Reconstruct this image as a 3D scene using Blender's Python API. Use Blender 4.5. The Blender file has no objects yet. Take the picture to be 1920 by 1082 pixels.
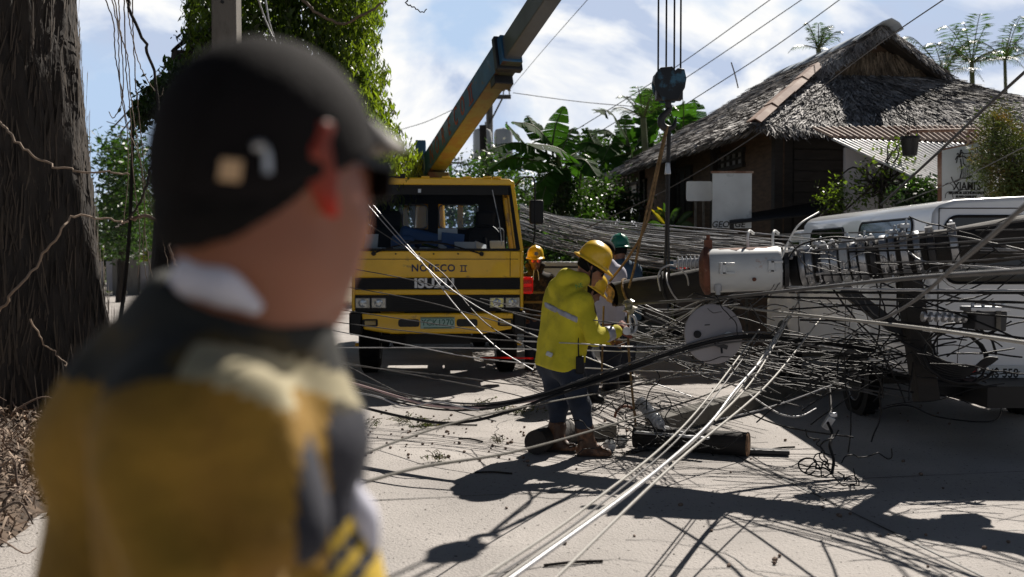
import bpy, math, random
import numpy as np
from mathutils import Vector, Matrix
random.seed(7); RS = np.random.RandomState(11)
sc = bpy.context.scene; COL = sc.collection
rad = math.radians
# ---------------------------------------------------------------- camera
HZ, FPX, CH = 480.0, 1867.0, 1.5
TH = math.atan((541 - HZ) / FPX)
cam = bpy.data.cameras.new('camera'); camo = bpy.data.objects.new('camera', cam); COL.objects.link(camo)
cam.sensor_width = 36; cam.lens = FPX / 1920 * 36; cam.clip_start = 0.02; cam.clip_end = 2000
camo.location = (0, 0, CH); camo.rotation_euler = (rad(90) - TH, 0, 0)
cam.dof.use_dof = True; cam.dof.focus_distance = 8.0; cam.dof.aperture_fstop = 2.5
sc.camera = camo
# ---------------------------------------------------------------- light
SUN_EL, SUN_AZ = 43.0, 29.5            # azimuth measured from +Y towards +X
sd = Vector((math.sin(rad(SUN_AZ)) * math.cos(rad(SUN_EL)), math.cos(rad(SUN_AZ)) * math.cos(rad(SUN_EL)), math.sin(rad(SUN_EL))))
sl = bpy.data.lights.new('sun', 'SUN'); sl.energy = 5.0; sl.angle = rad(0.53); sl.color = (1.0, 0.93, 0.84)
so = bpy.data.objects.new('sun', sl); COL.objects.link(so); so.rotation_euler = sd.to_track_quat('Z', 'Y').to_euler(); so.location = (4, 6, 12)
w = bpy.data.worlds.new('World'); sc.world = w; w.use_nodes = True
nt = w.node_tree; nt.nodes.clear()
def N(t, **k):
    n = nt.nodes.new(t)
    for a, b in k.items(): setattr(n, a, b)
    return n
out = N('ShaderNodeOutputWorld'); bg = N('ShaderNodeBackground'); bg.inputs[1].default_value = 0.05
sky = N('ShaderNodeTexSky'); sky.sky_type = 'NISHITA'; sky.sun_disc = False; sky.sun_elevation = rad(SUN_EL); sky.sun_rotation = rad(SUN_AZ)
sky.air_density = 1.0; sky.dust_density = 0.4; sky.ozone_density = 2.0
tc = N('ShaderNodeTexCoord'); mp = N('ShaderNodeMapping'); mp.inputs['Scale'].default_value = (1.0, 1.0, 1.7)
mp.inputs['Location'].default_value = (0.35, 0.2, 0.05)
n1 = N('ShaderNodeTexNoise'); n1.inputs['Scale'].default_value = 2.5; n1.inputs['Detail'].default_value = 9; n1.inputs['Roughness'].default_value = 0.52; n1.inputs['Distortion'].default_value = 0.25
n2 = N('ShaderNodeTexNoise'); n2.inputs['Scale'].default_value = 5.5; n2.inputs['Detail'].default_value = 8; n2.inputs['Roughness'].default_value = 0.55; n2.inputs['Distortion'].default_value = 0.5
r1 = N('ShaderNodeValToRGB'); r1.color_ramp.elements[0].position = 0.40; r1.color_ramp.elements[1].position = 0.47
r2 = N('ShaderNodeValToRGB'); e = r2.color_ramp.elements
e[0].position = 0.45; e[0].color = (7.4, 8.7, 11.3, 1); e[1].position = 0.58; e[1].color = (14.2, 14.2, 14.1, 1)
m_ = r2.color_ramp.elements.new(0.515); m_.color = (11.2, 11.9, 13.2, 1)
sx = N('ShaderNodeSeparateXYZ'); L = nt.links.new
L(tc.outputs['Generated'], mp.inputs[0]); L(mp.outputs[0], n1.inputs['Vector']); L(mp.outputs[0], n2.inputs['Vector'])
L(n1.outputs[0], r1.inputs[0]); L(n2.outputs[0], r2.inputs[0])
L(tc.outputs['Generated'], sx.inputs[0])
lo = N('ShaderNodeMapRange'); lo.inputs[1].default_value = 0.26; lo.inputs[2].default_value = 0.42; lo.inputs[3].default_value = 1.0; lo.inputs[4].default_value = 0.0; lo.interpolation_type = 'SMOOTHSTEP'
L(sx.outputs['Z'], lo.inputs[0])
fr = N('ShaderNodeMapRange'); fr.inputs[1].default_value = 0.3; fr.inputs[2].default_value = 0.85; fr.inputs[3].default_value = 0.32; fr.interpolation_type = 'SMOOTHSTEP'  # floor adds unseen low cloud behind the camera to fill camera-facing sides
L(sx.outputs['Y'], fr.inputs[0])
def MUL(a, b):
    m = N('ShaderNodeMath', operation='MULTIPLY'); L(a, m.inputs[0]); L(b, m.inputs[1]); return m.outputs[0]
bank = MUL(lo.outputs[0], fr.outputs[0])
skyb = N('ShaderNodeMix', data_type='RGBA'); skyb.inputs['B'].default_value = (7.0, 9.2, 12.4, 1)
dk = N('ShaderNodeVectorMath', operation='SCALE'); dk.inputs['Scale'].default_value = 0.22; L(sky.outputs[0], dk.inputs[0])
L(bank, skyb.inputs['Factor']); L(dk.outputs[0], skyb.inputs['A'])
cf = MUL(MUL(r1.outputs[0], bank), MUL(bank, bank)) if False else MUL(r1.outputs[0], bank)
mx = N('ShaderNodeMix', data_type='RGBA'); L(cf, mx.inputs['Factor']); L(skyb.outputs['Result'], mx.inputs['A']); L(r2.outputs[0], mx.inputs['B'])
L(mx.outputs['Result'], bg.inputs[0]); L(bg.outputs[0], out.inputs[0])
sc.view_settings.view_transform = 'Standard'; sc.view_settings.look = 'None'; sc.view_settings.gamma = 1.0
sc.view_settings.exposure = 0.50
sc.render.engine = 'CYCLES'; cy = sc.cycles
cy.max_bounces = 6; cy.diffuse_bounces = 2; cy.glossy_bounces = 3; cy.transmission_bounces = 4; cy.transparent_max_bounces = 12
cy.use_denoising = True; cy.sample_clamp_indirect = 4.0; cy.caustics_reflective = False; cy.caustics_refractive = False
# ---------------------------------------------------------------- pixel helpers (photo is 1920 x 1082)
CT, ST = math.cos(TH), math.sin(TH)
def ray(px, py):
    u = (px - 960) / FPX; v = (541 - py) / FPX
    return Vector((u, CT + v * ST, -ST + v * CT))
def P(px, py, Y):
    d = ray(px, py); return Vector((0, 0, CH)) + d * (Y / d.y)
def G(px, py, z=0.0):
    d = ray(px, py); return Vector((0, 0, CH)) + d * ((z - CH) / d.z)
def onplane(px, py, p0, n):
    d = ray(px, py); o = Vector((0, 0, CH)); return o + d * ((Vector(p0) - o).dot(n) / d.dot(n))
# ---------------------------------------------------------------- objects
def tag(o, label=None, cat=None, group=None, kind=None):
    if label: o['label'] = label
    if cat: o['category'] = cat
    if group: o['group'] = group
    if kind: o['kind'] = kind
    return o
def link(o, parent=None):
    COL.objects.link(o)
    if parent is not None: o.parent = parent
    return o
def empty(name, loc=(0, 0, 0), rz=0.0, label=None, cat=None, group=None):
    o = bpy.data.objects.new(name, None); o.empty_display_size = 0.2
    COL.objects.link(o); o.location = loc; o.rotation_euler = (0, 0, rz)
    return tag(o, label, cat, group)
def copy_tree(o, parent=None):
    c = o.copy(); COL.objects.link(c); c.parent = parent
    for ch in [x for x in COL.objects if x.parent == o]: copy_tree(ch, c)
    return c
def np_mesh(name, V, F, m, parent=None, smooth=False, inv=False, midx=None):
    V = np.asarray(V, dtype=np.float32).reshape(-1, 3)
    me = bpy.data.meshes.new(name)
    F = np.asarray(F, dtype=np.int32); k = F.shape[1]; n = len(F)
    me.vertices.add(len(V)); me.vertices.foreach_set('co', V.ravel())
    me.loops.add(n * k); me.loops.foreach_set('vertex_index', F.ravel())
    me.polygons.add(n); me.polygons.foreach_set('loop_start', np.arange(0, n * k, k, dtype=np.int32))
    me.polygons.foreach_set('loop_total', np.full(n, k, dtype=np.int32))
    ms = m if isinstance(m, (list, tuple)) else [m]
    for q in ms: me.materials.append(q)
    if midx is not None: me.polygons.foreach_set('material_index', np.asarray(midx, dtype=np.int32))
    me.update(calc_edges=True); me.validate()
    if smooth: me.polygons.foreach_set('use_smooth', np.ones(len(me.polygons), dtype=bool))
    return link(bpy.data.objects.new(name, me), parent)
def local(parent, V):
    """world-space points -> parent's local space"""
    M = parent_matrix(parent).inverted(); M = np.array(M)
    V = np.asarray(V, float).reshape(-1, 3)
    return V @ M[:3, :3].T + M[:3, 3]
def parent_matrix(o):
    m = Matrix.LocRotScale(o.location, o.rotation_euler, o.scale)
    return (parent_matrix(o.parent) @ m) if o.parent else m
def rotm(rx=0, ry=0, rz=0): return (Matrix.Rotation(rz, 3, 'Z') @ Matrix.Rotation(ry, 3, 'Y') @ Matrix.Rotation(rx, 3, 'X'))
def frame(d, up=(0, 0, 1)):
    """3x3 with Z along d"""
    z = Vector(d).normalized(); x = Vector(up).cross(z)
    if x.length < 1e-4: x = Vector((1, 0, 0)).cross(z)
    x.normalize(); y = z.cross(x); return Matrix((x, y, z)).transposed()
def spline(pts, n=8):
    pts = [Vector(p) for p in pts]
    if len(pts) == 2: return [pts[0].lerp(pts[1], i / n) for i in range(n + 1)]
    q = [pts[0] * 2 - pts[1]] + pts + [pts[-1] * 2 - pts[-2]]; o = []
    for i in range(1, len(q) - 2):
        a, b, c, d = q[i - 1:i + 3]
        for j in range(n):
            t = j / n
            o.append(0.5 * ((2 * b) + (c - a) * t + (2 * a - 5 * b + 4 * c - d) * t * t + (3 * b - a - 3 * c + d) * t ** 3))
    return o + [pts[-1]]
def tubearr(pts, r, s=6, base=0):
    p = np.array([tuple(x) for x in pts], float); n = len(p)
    r = np.broadcast_to(np.asarray(r, float), (n,))
    t = np.gradient(p, axis=0); t /= np.linalg.norm(t, axis=1)[:, None] + 1e-12
    u = np.zeros_like(p); ref = np.array([0, 0, 1.0]) if abs(t[0][2]) < .9 else np.array([1.0, 0, 0])
    a = np.cross(ref, t[0]); a /= np.linalg.norm(a); u[0] = a
    for i in range(1, n):
        a = u[i - 1] - t[i] * np.dot(u[i - 1], t[i]); u[i] = a / (np.linalg.norm(a) + 1e-12)
    v = np.cross(t, u); th = np.arange(s) * 2 * math.pi / s
    V = p[:, None, :] + r[:, None, None] * (np.cos(th)[None, :, None] * u[:, None, :] + np.sin(th)[None, :, None] * v[:, None, :])
    i, j = np.meshgrid(np.arange(n - 1), np.arange(s), indexing='ij'); j2 = (j + 1) % s
    F = np.stack([i * s + j, i * s + j2, (i + 1) * s + j2, (i + 1) * s + j], -1).reshape(-1, 4)
    return V.reshape(-1, 3), F + base
class MB:
    def __init__(s): s.v = []; s.f = []; s.mi = []; s.cur = 0
    def add(s, V, F):
        b = len(s.v); s.v += [tuple(x) for x in V]
        for f in F: s.f.append([int(i) + b for i in f]); s.mi.append(s.cur)
        return s
    def mat(s, i): s.cur = i; return s
    def box(s, c, d, R=None, taper=None):
        c = Vector(c); x, y, z = [q / 2 for q in d]; V = []
        for k in (-1, 1):
            tx, ty = (taper if (taper and k == 1) else (1, 1))
            for a, b in ((-1, -1), (1, -1), (1, 1), (-1, 1)):
                p = Vector((a * x * tx, b * y * ty, k * z)); V.append(c + (R @ p if R else p))
        return s.add(V, [(3, 2, 1, 0), (4, 5, 6, 7), (0, 1, 5, 4), (1, 2, 6, 5), (2, 3, 7, 6), (3, 0, 4, 7)])
    def bar(s, a, b, w, h=None, up=(0, 0, 1)):
        a = Vector(a); b = Vector(b); R = frame(b - a, up); return s.box((a + b) / 2, (w, h or w, (b - a).length), R)
    def tube(s, pts, r, n=8, cap=True):
        V, F = tubearr(pts, r, n); b = len(s.v); s.add(V, F)
        if cap:
            m = len(pts); s.f.append([b + i for i in range(n)][::-1]); s.mi.append(s.cur); s.f.append([b + (m - 1) * n + i for i in range(n)]); s.mi.append(s.cur)
        return s
    def cyl(s, a, b, r, r2=None, n=20): return s.tube([a, b], [r, r2 if r2 is not None else r], n)
    def lathe(s, o, d, prof, n=24, up=(0, 0, 1)):
        """prof: (radius, along) pairs around axis d from o"""
        R = frame(d, up); o = Vector(o); V = []
        for r, h in prof:
            for k in range(n):
                a = 2 * math.pi * k / n; V.append(o + R @ Vector((r * math.cos(a), r * math.sin(a), h)))
        F = []
        for i in range(len(prof) - 1):
            for k in range(n): k2 = (k + 1) % n; F.append((i * n + k, i * n + k2, (i + 1) * n + k2, (i + 1) * n + k))
        if prof[0][0] > 1e-4: F.append(tuple(range(n))[::-1])
        if prof[-1][0] > 1e-4: F.append(tuple((len(prof) - 1) * n + k for k in range(n)))
        return s.add(V, F)
    def prism(s, poly, fn, t0, t1):
        """poly 2D -> fn(u,v,t) 3D, extruded from t0 to t1"""
        n = len(poly); V = [fn(u, v, t0) for u, v in poly] + [fn(u, v, t1) for u, v in poly]
        return s.add(V, [tuple(range(n))[::-1], tuple(range(n, 2 * n))] + [(i, (i + 1) % n, (i + 1) % n + n, i + n) for i in range(n)])
    def quad(s, a, b, c, d): return s.add([a, b, c, d], [(0, 1, 2, 3)])
    def torus(s, c, axis, R, r, n=32, m=10, a0=0, a1=2 * math.pi, up=(0, 0, 1)):
        M = frame(axis, up); c = Vector(c); k = n + 1 if a1 - a0 < 6.28 else n
        pts = [c + M @ Vector((R * math.cos(a0 + (a1 - a0) * i / n), R * math.sin(a0 + (a1 - a0) * i / n), 0)) for i in range(n + 1)]
        return s.tube(pts, r, m)
    def build(s, name, m, parent=None, bevel=0, smooth=False, seg=2, world=True):
        """vertices are in the parent's own space"""
        me = bpy.data.meshes.new(name); me.from_pydata(s.v, [], s.f)
        ms = m if isinstance(m, (list, tuple)) else [m]
        for q in ms: me.materials.append(q)
        if len(ms) > 1: me.polygons.foreach_set('material_index', s.mi)
        me.update()
        import bmesh
        bm = bmesh.new(); bm.from_mesh(me); bmesh.ops.recalc_face_normals(bm, faces=bm.faces); bm.to_mesh(me); bm.free()
        o = link(bpy.data.objects.new(name, me), parent)
        if bevel:
            b = o.modifiers.new('bevel', 'BEVEL'); b.width = bevel; b.segments = seg; b.limit_method = 'ANGLE'; b.angle_limit = rad(35)
        if smooth or bevel:
            me.polygons.foreach_set('use_smooth', [True] * len(me.polygons))
            try: me.set_sharp_from_angle(angle=rad(38))
            except Exception: pass
        return o
def rrect(x0, z0, x1, z1, r, n=5):
    o = []
    for cx, cz, a0 in ((x1 - r, z1 - r, 0), (x0 + r, z1 - r, 90), (x0 + r, z0 + r, 180), (x1 - r, z0 + r, 270)):
        for i in range(n + 1):
            a = rad(a0 + 90 * i / n); o.append((cx + r * math.cos(a), cz + r * math.sin(a)))
    return o
def text(body, name, m, parent, loc, R, size, depth=0.002, ax=1.0, font_shear=0.0, align='CENTER', bold=0.0, spacing=1.0):
    cu = bpy.data.curves.new(name, 'FONT'); cu.body = body; cu.size = size; cu.extrude = depth; cu.align_x = align; cu.align_y = 'CENTER'
    cu.shear = font_shear; cu.offset = bold; cu.space_character = spacing; cu.resolution_u = 3
    t = bpy.data.objects.new('tmp', cu); COL.objects.link(t); dg = bpy.context.evaluated_depsgraph_get(); dg.update()
    me = bpy.data.meshes.new_from_object(t.evaluated_get(dg)); bpy.data.objects.remove(t)
    M = Matrix.Translation(Vector(loc)) @ (R.to_4x4() @ Matrix.Diagonal((ax, 1, 1, 1)))
    me.transform(M); me.materials.clear(); me.materials.append(m); me.name = name
    return link(bpy.data.objects.new(name, me), parent)
# ---------------------------------------------------------------- materials
def mat(name, col, rough=0.6, metal=0.0, var=0.15, vs=4.0, bump=0.0, bs=40.0, col2=None, s2=6.0, t2=(0.55, 0.65), spec=0.5,
        coat=0.0, island=0.0, trans=0.0, tcol=None, stretch=(1, 1, 1), grime=0.0, alpha=1.0, bd=0.01):
    m = bpy.data.materials.new(name); m.use_nodes = True; t = m.node_tree; nd = t.nodes; lk = t.links.new
    b = nd['Principled BSDF']; b.inputs['Roughness'].default_value = rough; b.inputs['Metallic'].default_value = metal
    b.inputs['Specular IOR Level'].default_value = spec; b.inputs['Coat Weight'].default_value = coat
    tc = nd.new('ShaderNodeTexCoord'); mp = nd.new('ShaderNodeMapping'); mp.inputs['Scale'].default_value = stretch; lk(tc.outputs['Object'], mp.inputs[0])
    no = nd.new('ShaderNodeTexNoise'); no.inputs['Scale'].default_value = vs; no.inputs['Detail'].default_value = 6; lk(mp.outputs[0], no.inputs['Vector'])
    mr = nd.new('ShaderNodeMapRange'); mr.inputs[1].default_value = 0.3; mr.inputs[2].default_value = 0.7; mr.inputs[3].default_value = 1 - var; mr.inputs[4].default_value = 1 + var; lk(no.outputs[0], mr.inputs[0])
    val = mr.outputs[0]
    if island:
        g = nd.new('ShaderNodeNewGeometry'); m2 = nd.new('ShaderNodeMapRange'); m2.inputs[3].default_value = 1 - island; m2.inputs[4].default_value = 1 + island
        lk(g.outputs['Random Per Island'], m2.inputs[0]); mm = nd.new('ShaderNodeMath'); mm.operation = 'MULTIPLY'; lk(val, mm.inputs[0]); lk(m2.outputs[0], mm.inputs[1]); val = mm.outputs[0]
    c = nd.new('ShaderNodeRGB'); c.outputs[0].default_value = (*col, 1); cur = c.outputs[0]
    if col2 is not None:
        n2 = nd.new('ShaderNodeTexNoise'); n2.inputs['Scale'].default_value = s2; n2.inputs['Detail'].default_value = 8; n2.inputs['Roughness'].default_value = 0.62; lk(mp.outputs[0], n2.inputs['Vector'])
        r = nd.new('ShaderNodeMapRange'); r.inputs[1].default_value = t2[0]; r.inputs[2].default_value = t2[1]; lk(n2.outputs[0], r.inputs[0])
        x = nd.new('ShaderNodeMix'); x.data_type = 'RGBA'; x.inputs['B'].default_value = (*col2, 1); lk(r.outputs[0], x.inputs['Factor']); lk(cur, x.inputs['A']); cur = x.outputs['Result']
    vm = nd.new('ShaderNodeVectorMath'); vm.operation = 'SCALE'; lk(cur, vm.inputs[0]); lk(val, vm.inputs['Scale'])
    lk(vm.outputs[0], b.inputs['Base Color'])
    if bump:
        n3 = nd.new('ShaderNodeTexNoise'); n3.inputs['Scale'].default_value = bs; n3.inputs['Detail'].default_value = 4; lk(mp.outputs[0], n3.inputs['Vector'])
        bp = nd.new('ShaderNodeBump'); bp.inputs['Strength'].default_value = bump; bp.inputs['Distance'].default_value = bd; lk(n3.outputs[0], bp.inputs['Height']); lk(bp.outputs[0], b.inputs['Normal'])
    if trans:
        tr = nd.new('ShaderNodeBsdfTranslucent'); ms = nd.new('ShaderNodeMixShader'); ms.inputs[0].default_value = trans
        v2 = nd.new('ShaderNodeVectorMath'); v2.operation = 'MULTIPLY'; v2.inputs[1].default_value = tcol or (1.6, 1.5, 0.5)
        lk(vm.outputs[0], v2.inputs[0]); lk(v2.outputs[0], tr.inputs[0]); lk(b.outputs[0], ms.inputs[1]); lk(tr.outputs[0], ms.inputs[2]); lk(ms.outputs[0], nd['Material Output'].inputs[0])
    return m
def glass(name, tint=(0.6, 0.7, 0.72), refl=0.15, rough=0.03):
    m = bpy.data.materials.new(name); m.use_nodes = True; t = m.node_tree; nd = t.nodes; nd.remove(nd['Principled BSDF'])
    a = nd.new('ShaderNodeBsdfTransparent'); a.inputs[0].default_value = (*tint, 1); g = nd.new('ShaderNodeBsdfGlossy'); g.inputs['Roughness'].default_value = rough
    f = nd.new('ShaderNodeFresnel'); f.inputs[0].default_value = 1.45; x = nd.new('ShaderNodeMixShader')
    t.links.new(f.outputs[0], x.inputs[0]); t.links.new(a.outputs[0], x.inputs[1]); t.links.new(g.outputs[0], x.inputs[2]); t.links.new(x.outputs[0], nd['Material Output'].inputs[0])
    return m
M = {}
M['concrete'] = mat('concrete_paving', (0.39, 0.365, 0.345), 0.85, var=0.20, vs=0.9, bump=0.9, bs=70, col2=(0.13, 0.12, 0.115), s2=30, t2=(0.61, 0.66), spec=0.25)
M['asphalt'] = mat('dark_tarmac', (0.05, 0.05, 0.053), 0.9, var=0.2, bump=0.5, bs=60)
M['dirt'] = mat('dry_soil', (0.17, 0.13, 0.09), 0.95, var=0.35, vs=2, bump=0.6, bs=20, col2=(0.07, 0.08, 0.03), s2=1.5, t2=(0.5, 0.6))
M['verge'] = mat('grassy_soil', (0.09, 0.13, 0.03), 0.95, var=0.5, vs=3, bump=0.6, bs=30)
M['postconc'] = mat('weathered_concrete', (0.19, 0.175, 0.155), 0.9, var=0.25, vs=3, bump=0.4, bs=40, col2=(0.07, 0.065, 0.055), s2=3, t2=(0.5, 0.68), stretch=(1, 1, .35))
M['bark'] = mat('furrowed_bark', (0.027, 0.021, 0.017), 0.9, var=0.5, vs=6, bump=0.9, bs=26, stretch=(1, 1, 0.3), col2=(0.022, 0.017, 0.014), s2=9, t2=(0.45, 0.6), bd=0.03)
M['flake'] = mat('bark_flakes', (0.052, 0.039, 0.029), 0.85, var=0.3, island=0.5)
M['root'] = mat('dry_roots', (0.15, 0.105, 0.08), 0.85, var=0.3, island=0.5, bump=0.3)
M['straw'] = mat('dry_litter', (0.23, 0.17, 0.125), 0.8, var=0.2, island=0.7)
M['vine'] = mat('dry_vine', (0.16, 0.12, 0.09), 0.85, var=0.3)
M['twig'] = mat('twigs', (0.12, 0.09, 0.05), 0.9, var=0.3, island=0.5)
M['leaf'] = mat('dark_leaves', (0.024, 0.048, 0.014), 0.42, var=0.3, vs=1.5, island=0.6, trans=0.35, tcol=(2.2, 2.6, .7))
M['leafB'] = mat('bright_leaves', (0.06, 0.10, 0.018), 0.35, var=0.3, vs=1.2, island=0.5, trans=0.5, tcol=(2.2, 2.1, .6))
M['leafY'] = mat('yellow_leaves', (0.24, 0.23, 0.03), 0.4, var=0.2, island=0.3, trans=0.45, tcol=(1.7, 1.5, .5))
M['conif'] = mat('conifer_leaves', (0.05, 0.075, 0.016), 0.6, var=0.35, vs=2.5, island=0.5, col2=(0.12, 0.075, 0.02), s2=2.2, t2=(0.52, 0.64), trans=0.25, tcol=(2, 1.8, .6))
M['banana'] = mat('banana_leaves', (0.035, 0.075, 0.024), 0.65, var=0.25, vs=3, island=0.25, trans=0.35, tcol=(1.9, 2.6, .5), spec=0.03)
M['stem'] = mat('green_stems', (0.10, 0.115, 0.045), 0.6, var=0.3)
M['palm'] = mat('palm_leaflets', (0.035, 0.07, 0.02), 0.35, var=0.3, island=0.4, trans=0.35, tcol=(2, 2.4, .6), spec=0.6)
M['grass'] = mat('grass_blades', (0.09, 0.17, 0.02), 0.6, island=0.4, trans=0.3)
M['thatch'] = mat('weathered_thatch', (0.34, 0.325, 0.32), 0.75, var=0.35, vs=1.6, island=0.75, col2=(0.13, 0.118, 0.112), s2=1.1, t2=(0.45, 0.62))
M['thatchD'] = mat('thatch_underside', (0.05, 0.042, 0.036), 0.9, var=0.3)
M['thatchB'] = mat('brown_thatch', (0.17, 0.13, 0.09), 0.85, var=0.3, island=0.6)
M['darkwood'] = mat('dark_boards', (0.022, 0.019, 0.018), 0.8, var=0.4, vs=5, stretch=(1, 1, 4), bump=0.4, bs=20)
M['brownwood'] = mat('brown_boards', (0.085, 0.052, 0.033), 0.8, var=0.4, vs=5, stretch=(1, 1, 4), bump=0.4, bs=20)
M['palewall'] = mat('pale_painted_wall', (0.42, 0.40, 0.42), 0.85, var=0.08, col2=(0.25, 0.23, 0.23), s2=2, t2=(0.6, 0.75))
M['iron'] = mat('galvanised_sheet', (0.52, 0.52, 0.53), 0.5, metal=0.15, var=0.12, col2=(0.22, 0.12, 0.08), s2=2.0, t2=(0.60, 0.72))
M['rustiron'] = mat('rusty_sheet', (0.20, 0.10, 0.065), 0.75, metal=0.1, var=0.3, vs=3, col2=(0.32, 0.24, 0.19), s2=3, t2=(0.5, 0.65))
M['rustroof'] = mat('faded_rusty_roof_sheet', (0.36, 0.27, 0.22), 0.7, metal=0.1, var=0.25, vs=3, col2=(0.20, 0.11, 0.075), s2=2, t2=(0.5, 0.62))
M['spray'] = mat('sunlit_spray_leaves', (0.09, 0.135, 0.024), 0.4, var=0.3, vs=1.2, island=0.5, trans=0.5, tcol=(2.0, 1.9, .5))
M['litterbase'] = mat('brown_litter_soil', (0.11, 0.078, 0.056), 0.95, var=0.4, vs=6, bump=0.8, bs=30, col2=(0.04, 0.028, 0.02), s2=8, t2=(0.45, 0.6))
M['ridge'] = mat('ridge_sheet', (0.45, 0.50, 0.55), 0.45, metal=0.2, var=0.12, col2=(0.3, 0.2, 0.15), s2=5, t2=(0.62, 0.72))
M['board'] = mat('white_board', (0.55, 0.58, 0.60), 0.6, var=0.12, vs=3, col2=(0.30, 0.33, 0.35), s2=6, t2=(0.58, 0.72))
M['paper'] = mat('paper', (0.62, 0.68, 0.75), 0.7, var=0.1)
M['bluepaper'] = mat('blue_folder', (0.05, 0.12, 0.30), 0.6, var=0.1)
M['ink'] = mat('black_lettering', (0.015, 0.015, 0.015), 0.6, var=0)
M['timber'] = mat('creosoted_pole', (0.016, 0.013, 0.011), 0.8, var=0.5, vs=7, stretch=(.4, 1, 1), bump=0.6, bs=30, col2=(0.015, 0.013, 0.012), s2=8, t2=(0.45, 0.6))
M['endgrain'] = mat('cut_wood', (0.30, 0.17, 0.09), 0.85, var=0.5, vs=12, bump=0.5, bs=40, col2=(0.08, 0.05, 0.03), s2=10, t2=(0.5, 0.6))
M['greybeam'] = mat('grey_timber', (0.11, 0.103, 0.088), 0.85, var=0.3, vs=5, bump=0.4, bs=30, col2=(0.05, 0.045, 0.04), s2=5, t2=(0.5, 0.65))
M['galv'] = mat('galvanised_steel', (0.42, 0.43, 0.45), 0.38, metal=0.75, var=0.2, vs=9)
M['darksteel'] = mat('dark_steel', (0.025, 0.025, 0.028), 0.5, metal=0.3, var=0.3)
M['rust'] = mat('rust', (0.13, 0.045, 0.025), 0.8, var=0.4, vs=12, bump=0.4, bs=50, col2=(0.30, 0.17, 0.12), s2=10, t2=(0.55, 0.65))
M['trafo'] = mat('pale_grey_enamel', (0.50, 0.52, 0.53), 0.4, var=0.06, vs=3, col2=(0.34, 0.16, 0.09), s2=3.5, t2=(0.62, 0.70), coat=0.2)
M['porcelain'] = mat('grey_porcelain', (0.36, 0.37, 0.39), 0.25, var=0.05, coat=0.5)
M['brownporc'] = mat('olive_porcelain', (0.22, 0.20, 0.13), 0.25, var=0.1, coat=0.5)
M['discgrey'] = mat('pale_grey_disc', (0.30, 0.285, 0.30), 0.6, var=0.08)
M['white'] = mat('white_plastic', (0.75, 0.75, 0.73), 0.5, var=0.04)
M['cblack'] = mat('black_cable', (0.012, 0.012, 0.013), 0.55, var=0.1, spec=.2)
M['cgrey'] = mat('aluminium_cable', (0.42, 0.42, 0.43), 0.42, metal=0.35, var=0.15, vs=30)
M['cdull'] = mat('dull_cable', (0.085, 0.082, 0.082), 0.5, spec=.35, var=0.25, vs=8)
M['ccream'] = mat('cream_cable', (0.31, 0.295, 0.265), 0.55, var=0.12)
M['cpink'] = mat('pale_pink_cable', (0.48, 0.34, 0.33), 0.5, var=0.1)
M['rope'] = mat('fibre_rope', (0.19, 0.12, 0.055), 0.85, var=0.4, vs=40, bump=0.6, bs=120)
M['steelrope'] = mat('hoist_wire', (0.025, 0.024, 0.025), 0.5, metal=0.3, var=0.2)
# truck / vehicles
M['yellow'] = mat('yellow_truck_paint', (0.90, 0.52, 0.010), 0.36, var=0.10, vs=3, coat=0.35, col2=(0.26, 0.15, 0.04), s2=7, t2=(0.60, 0.72), bump=0.03, bs=6)
M['blackp'] = mat('black_trim', (0.007, 0.007, 0.008), 0.5, var=0.2, spec=.3)
M['dark'] = mat('cab_lining', (0.012, 0.013, 0.017), 0.8, var=0.2)
M['rubber'] = mat('tyre_rubber', (0.012, 0.0115, 0.0115), 0.9, var=0.3, vs=8, bump=0.3, spec=.2)
M['rim'] = mat('steel_rim', (0.33, 0.33, 0.34), 0.4, metal=0.5, var=0.15)
M['lens'] = mat('headlight_glass', (0.45, 0.48, 0.50), 0.08, metal=0.4, var=0.2, vs=30, coat=1)
M['redlens'] = mat('red_lens', (0.55, 0.03, 0.02), 0.2, var=0.15, vs=30, coat=0.8, trans=0.4, tcol=(1.8, 1, 1))
M['ambert'] = mat('amber_lens', (0.30, 0.20, 0.03), 0.2, var=0.1, coat=0.8)
M['blockblue'] = mat('dark_blue_block_paint', (0.012, 0.016, 0.022), 0.5, var=0.3, vs=6, col2=(0.035, 0.10, 0.16), s2=9, t2=(0.5, 0.6), spec=.3)
M['blue'] = mat('blue_boom_paint', (0.022, 0.105, 0.21), 0.5, var=0.3, vs=4, col2=(0.17, 0.10, 0.06), s2=7, t2=(0.60, 0.72), coat=0.1, bump=0.1, bs=30)
M['boomrust'] = mat('rusty_yellow_boom_paint', (0.085, 0.085, 0.045), 0.6, var=0.45, vs=5, col2=(0.06, 0.028, 0.016), s2=5, t2=(0.46, 0.56))
M['boomin'] = mat('grey_boom_steel', (0.14, 0.15, 0.16), 0.42, metal=0.4, var=0.25, vs=3, stretch=(1, 1, .4))
M['redpaint'] = mat('faded_red_letters', (0.42, 0.09, 0.05), 0.7, var=0.3, vs=20)
M['bluepaint'] = mat('blue_letters', (0.02, 0.03, 0.09), 0.6, var=0.1)
M['silver'] = mat('silver_letters', (0.55, 0.56, 0.57), 0.35, metal=0.3, var=0.05)
M['platew'] = mat('pale_green_plate', (0.35, 0.52, 0.48), 0.5, var=0.1)
M['plateg'] = mat('green_plate_ink', (0.03, 0.13, 0.10), 0.5, var=0)
M['vanw'] = mat('white_van_paint', (0.74, 0.76, 0.79), 0.28, var=0.05, vs=2, coat=0.6)
M['plate'] = mat('white_plate', (0.72, 0.72, 0.70), 0.5, var=0.03)
M['vglass'] = mat('black_tinted_glass', (0.01, 0.011, 0.012), 0.05, var=0, spec=0.6)
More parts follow.
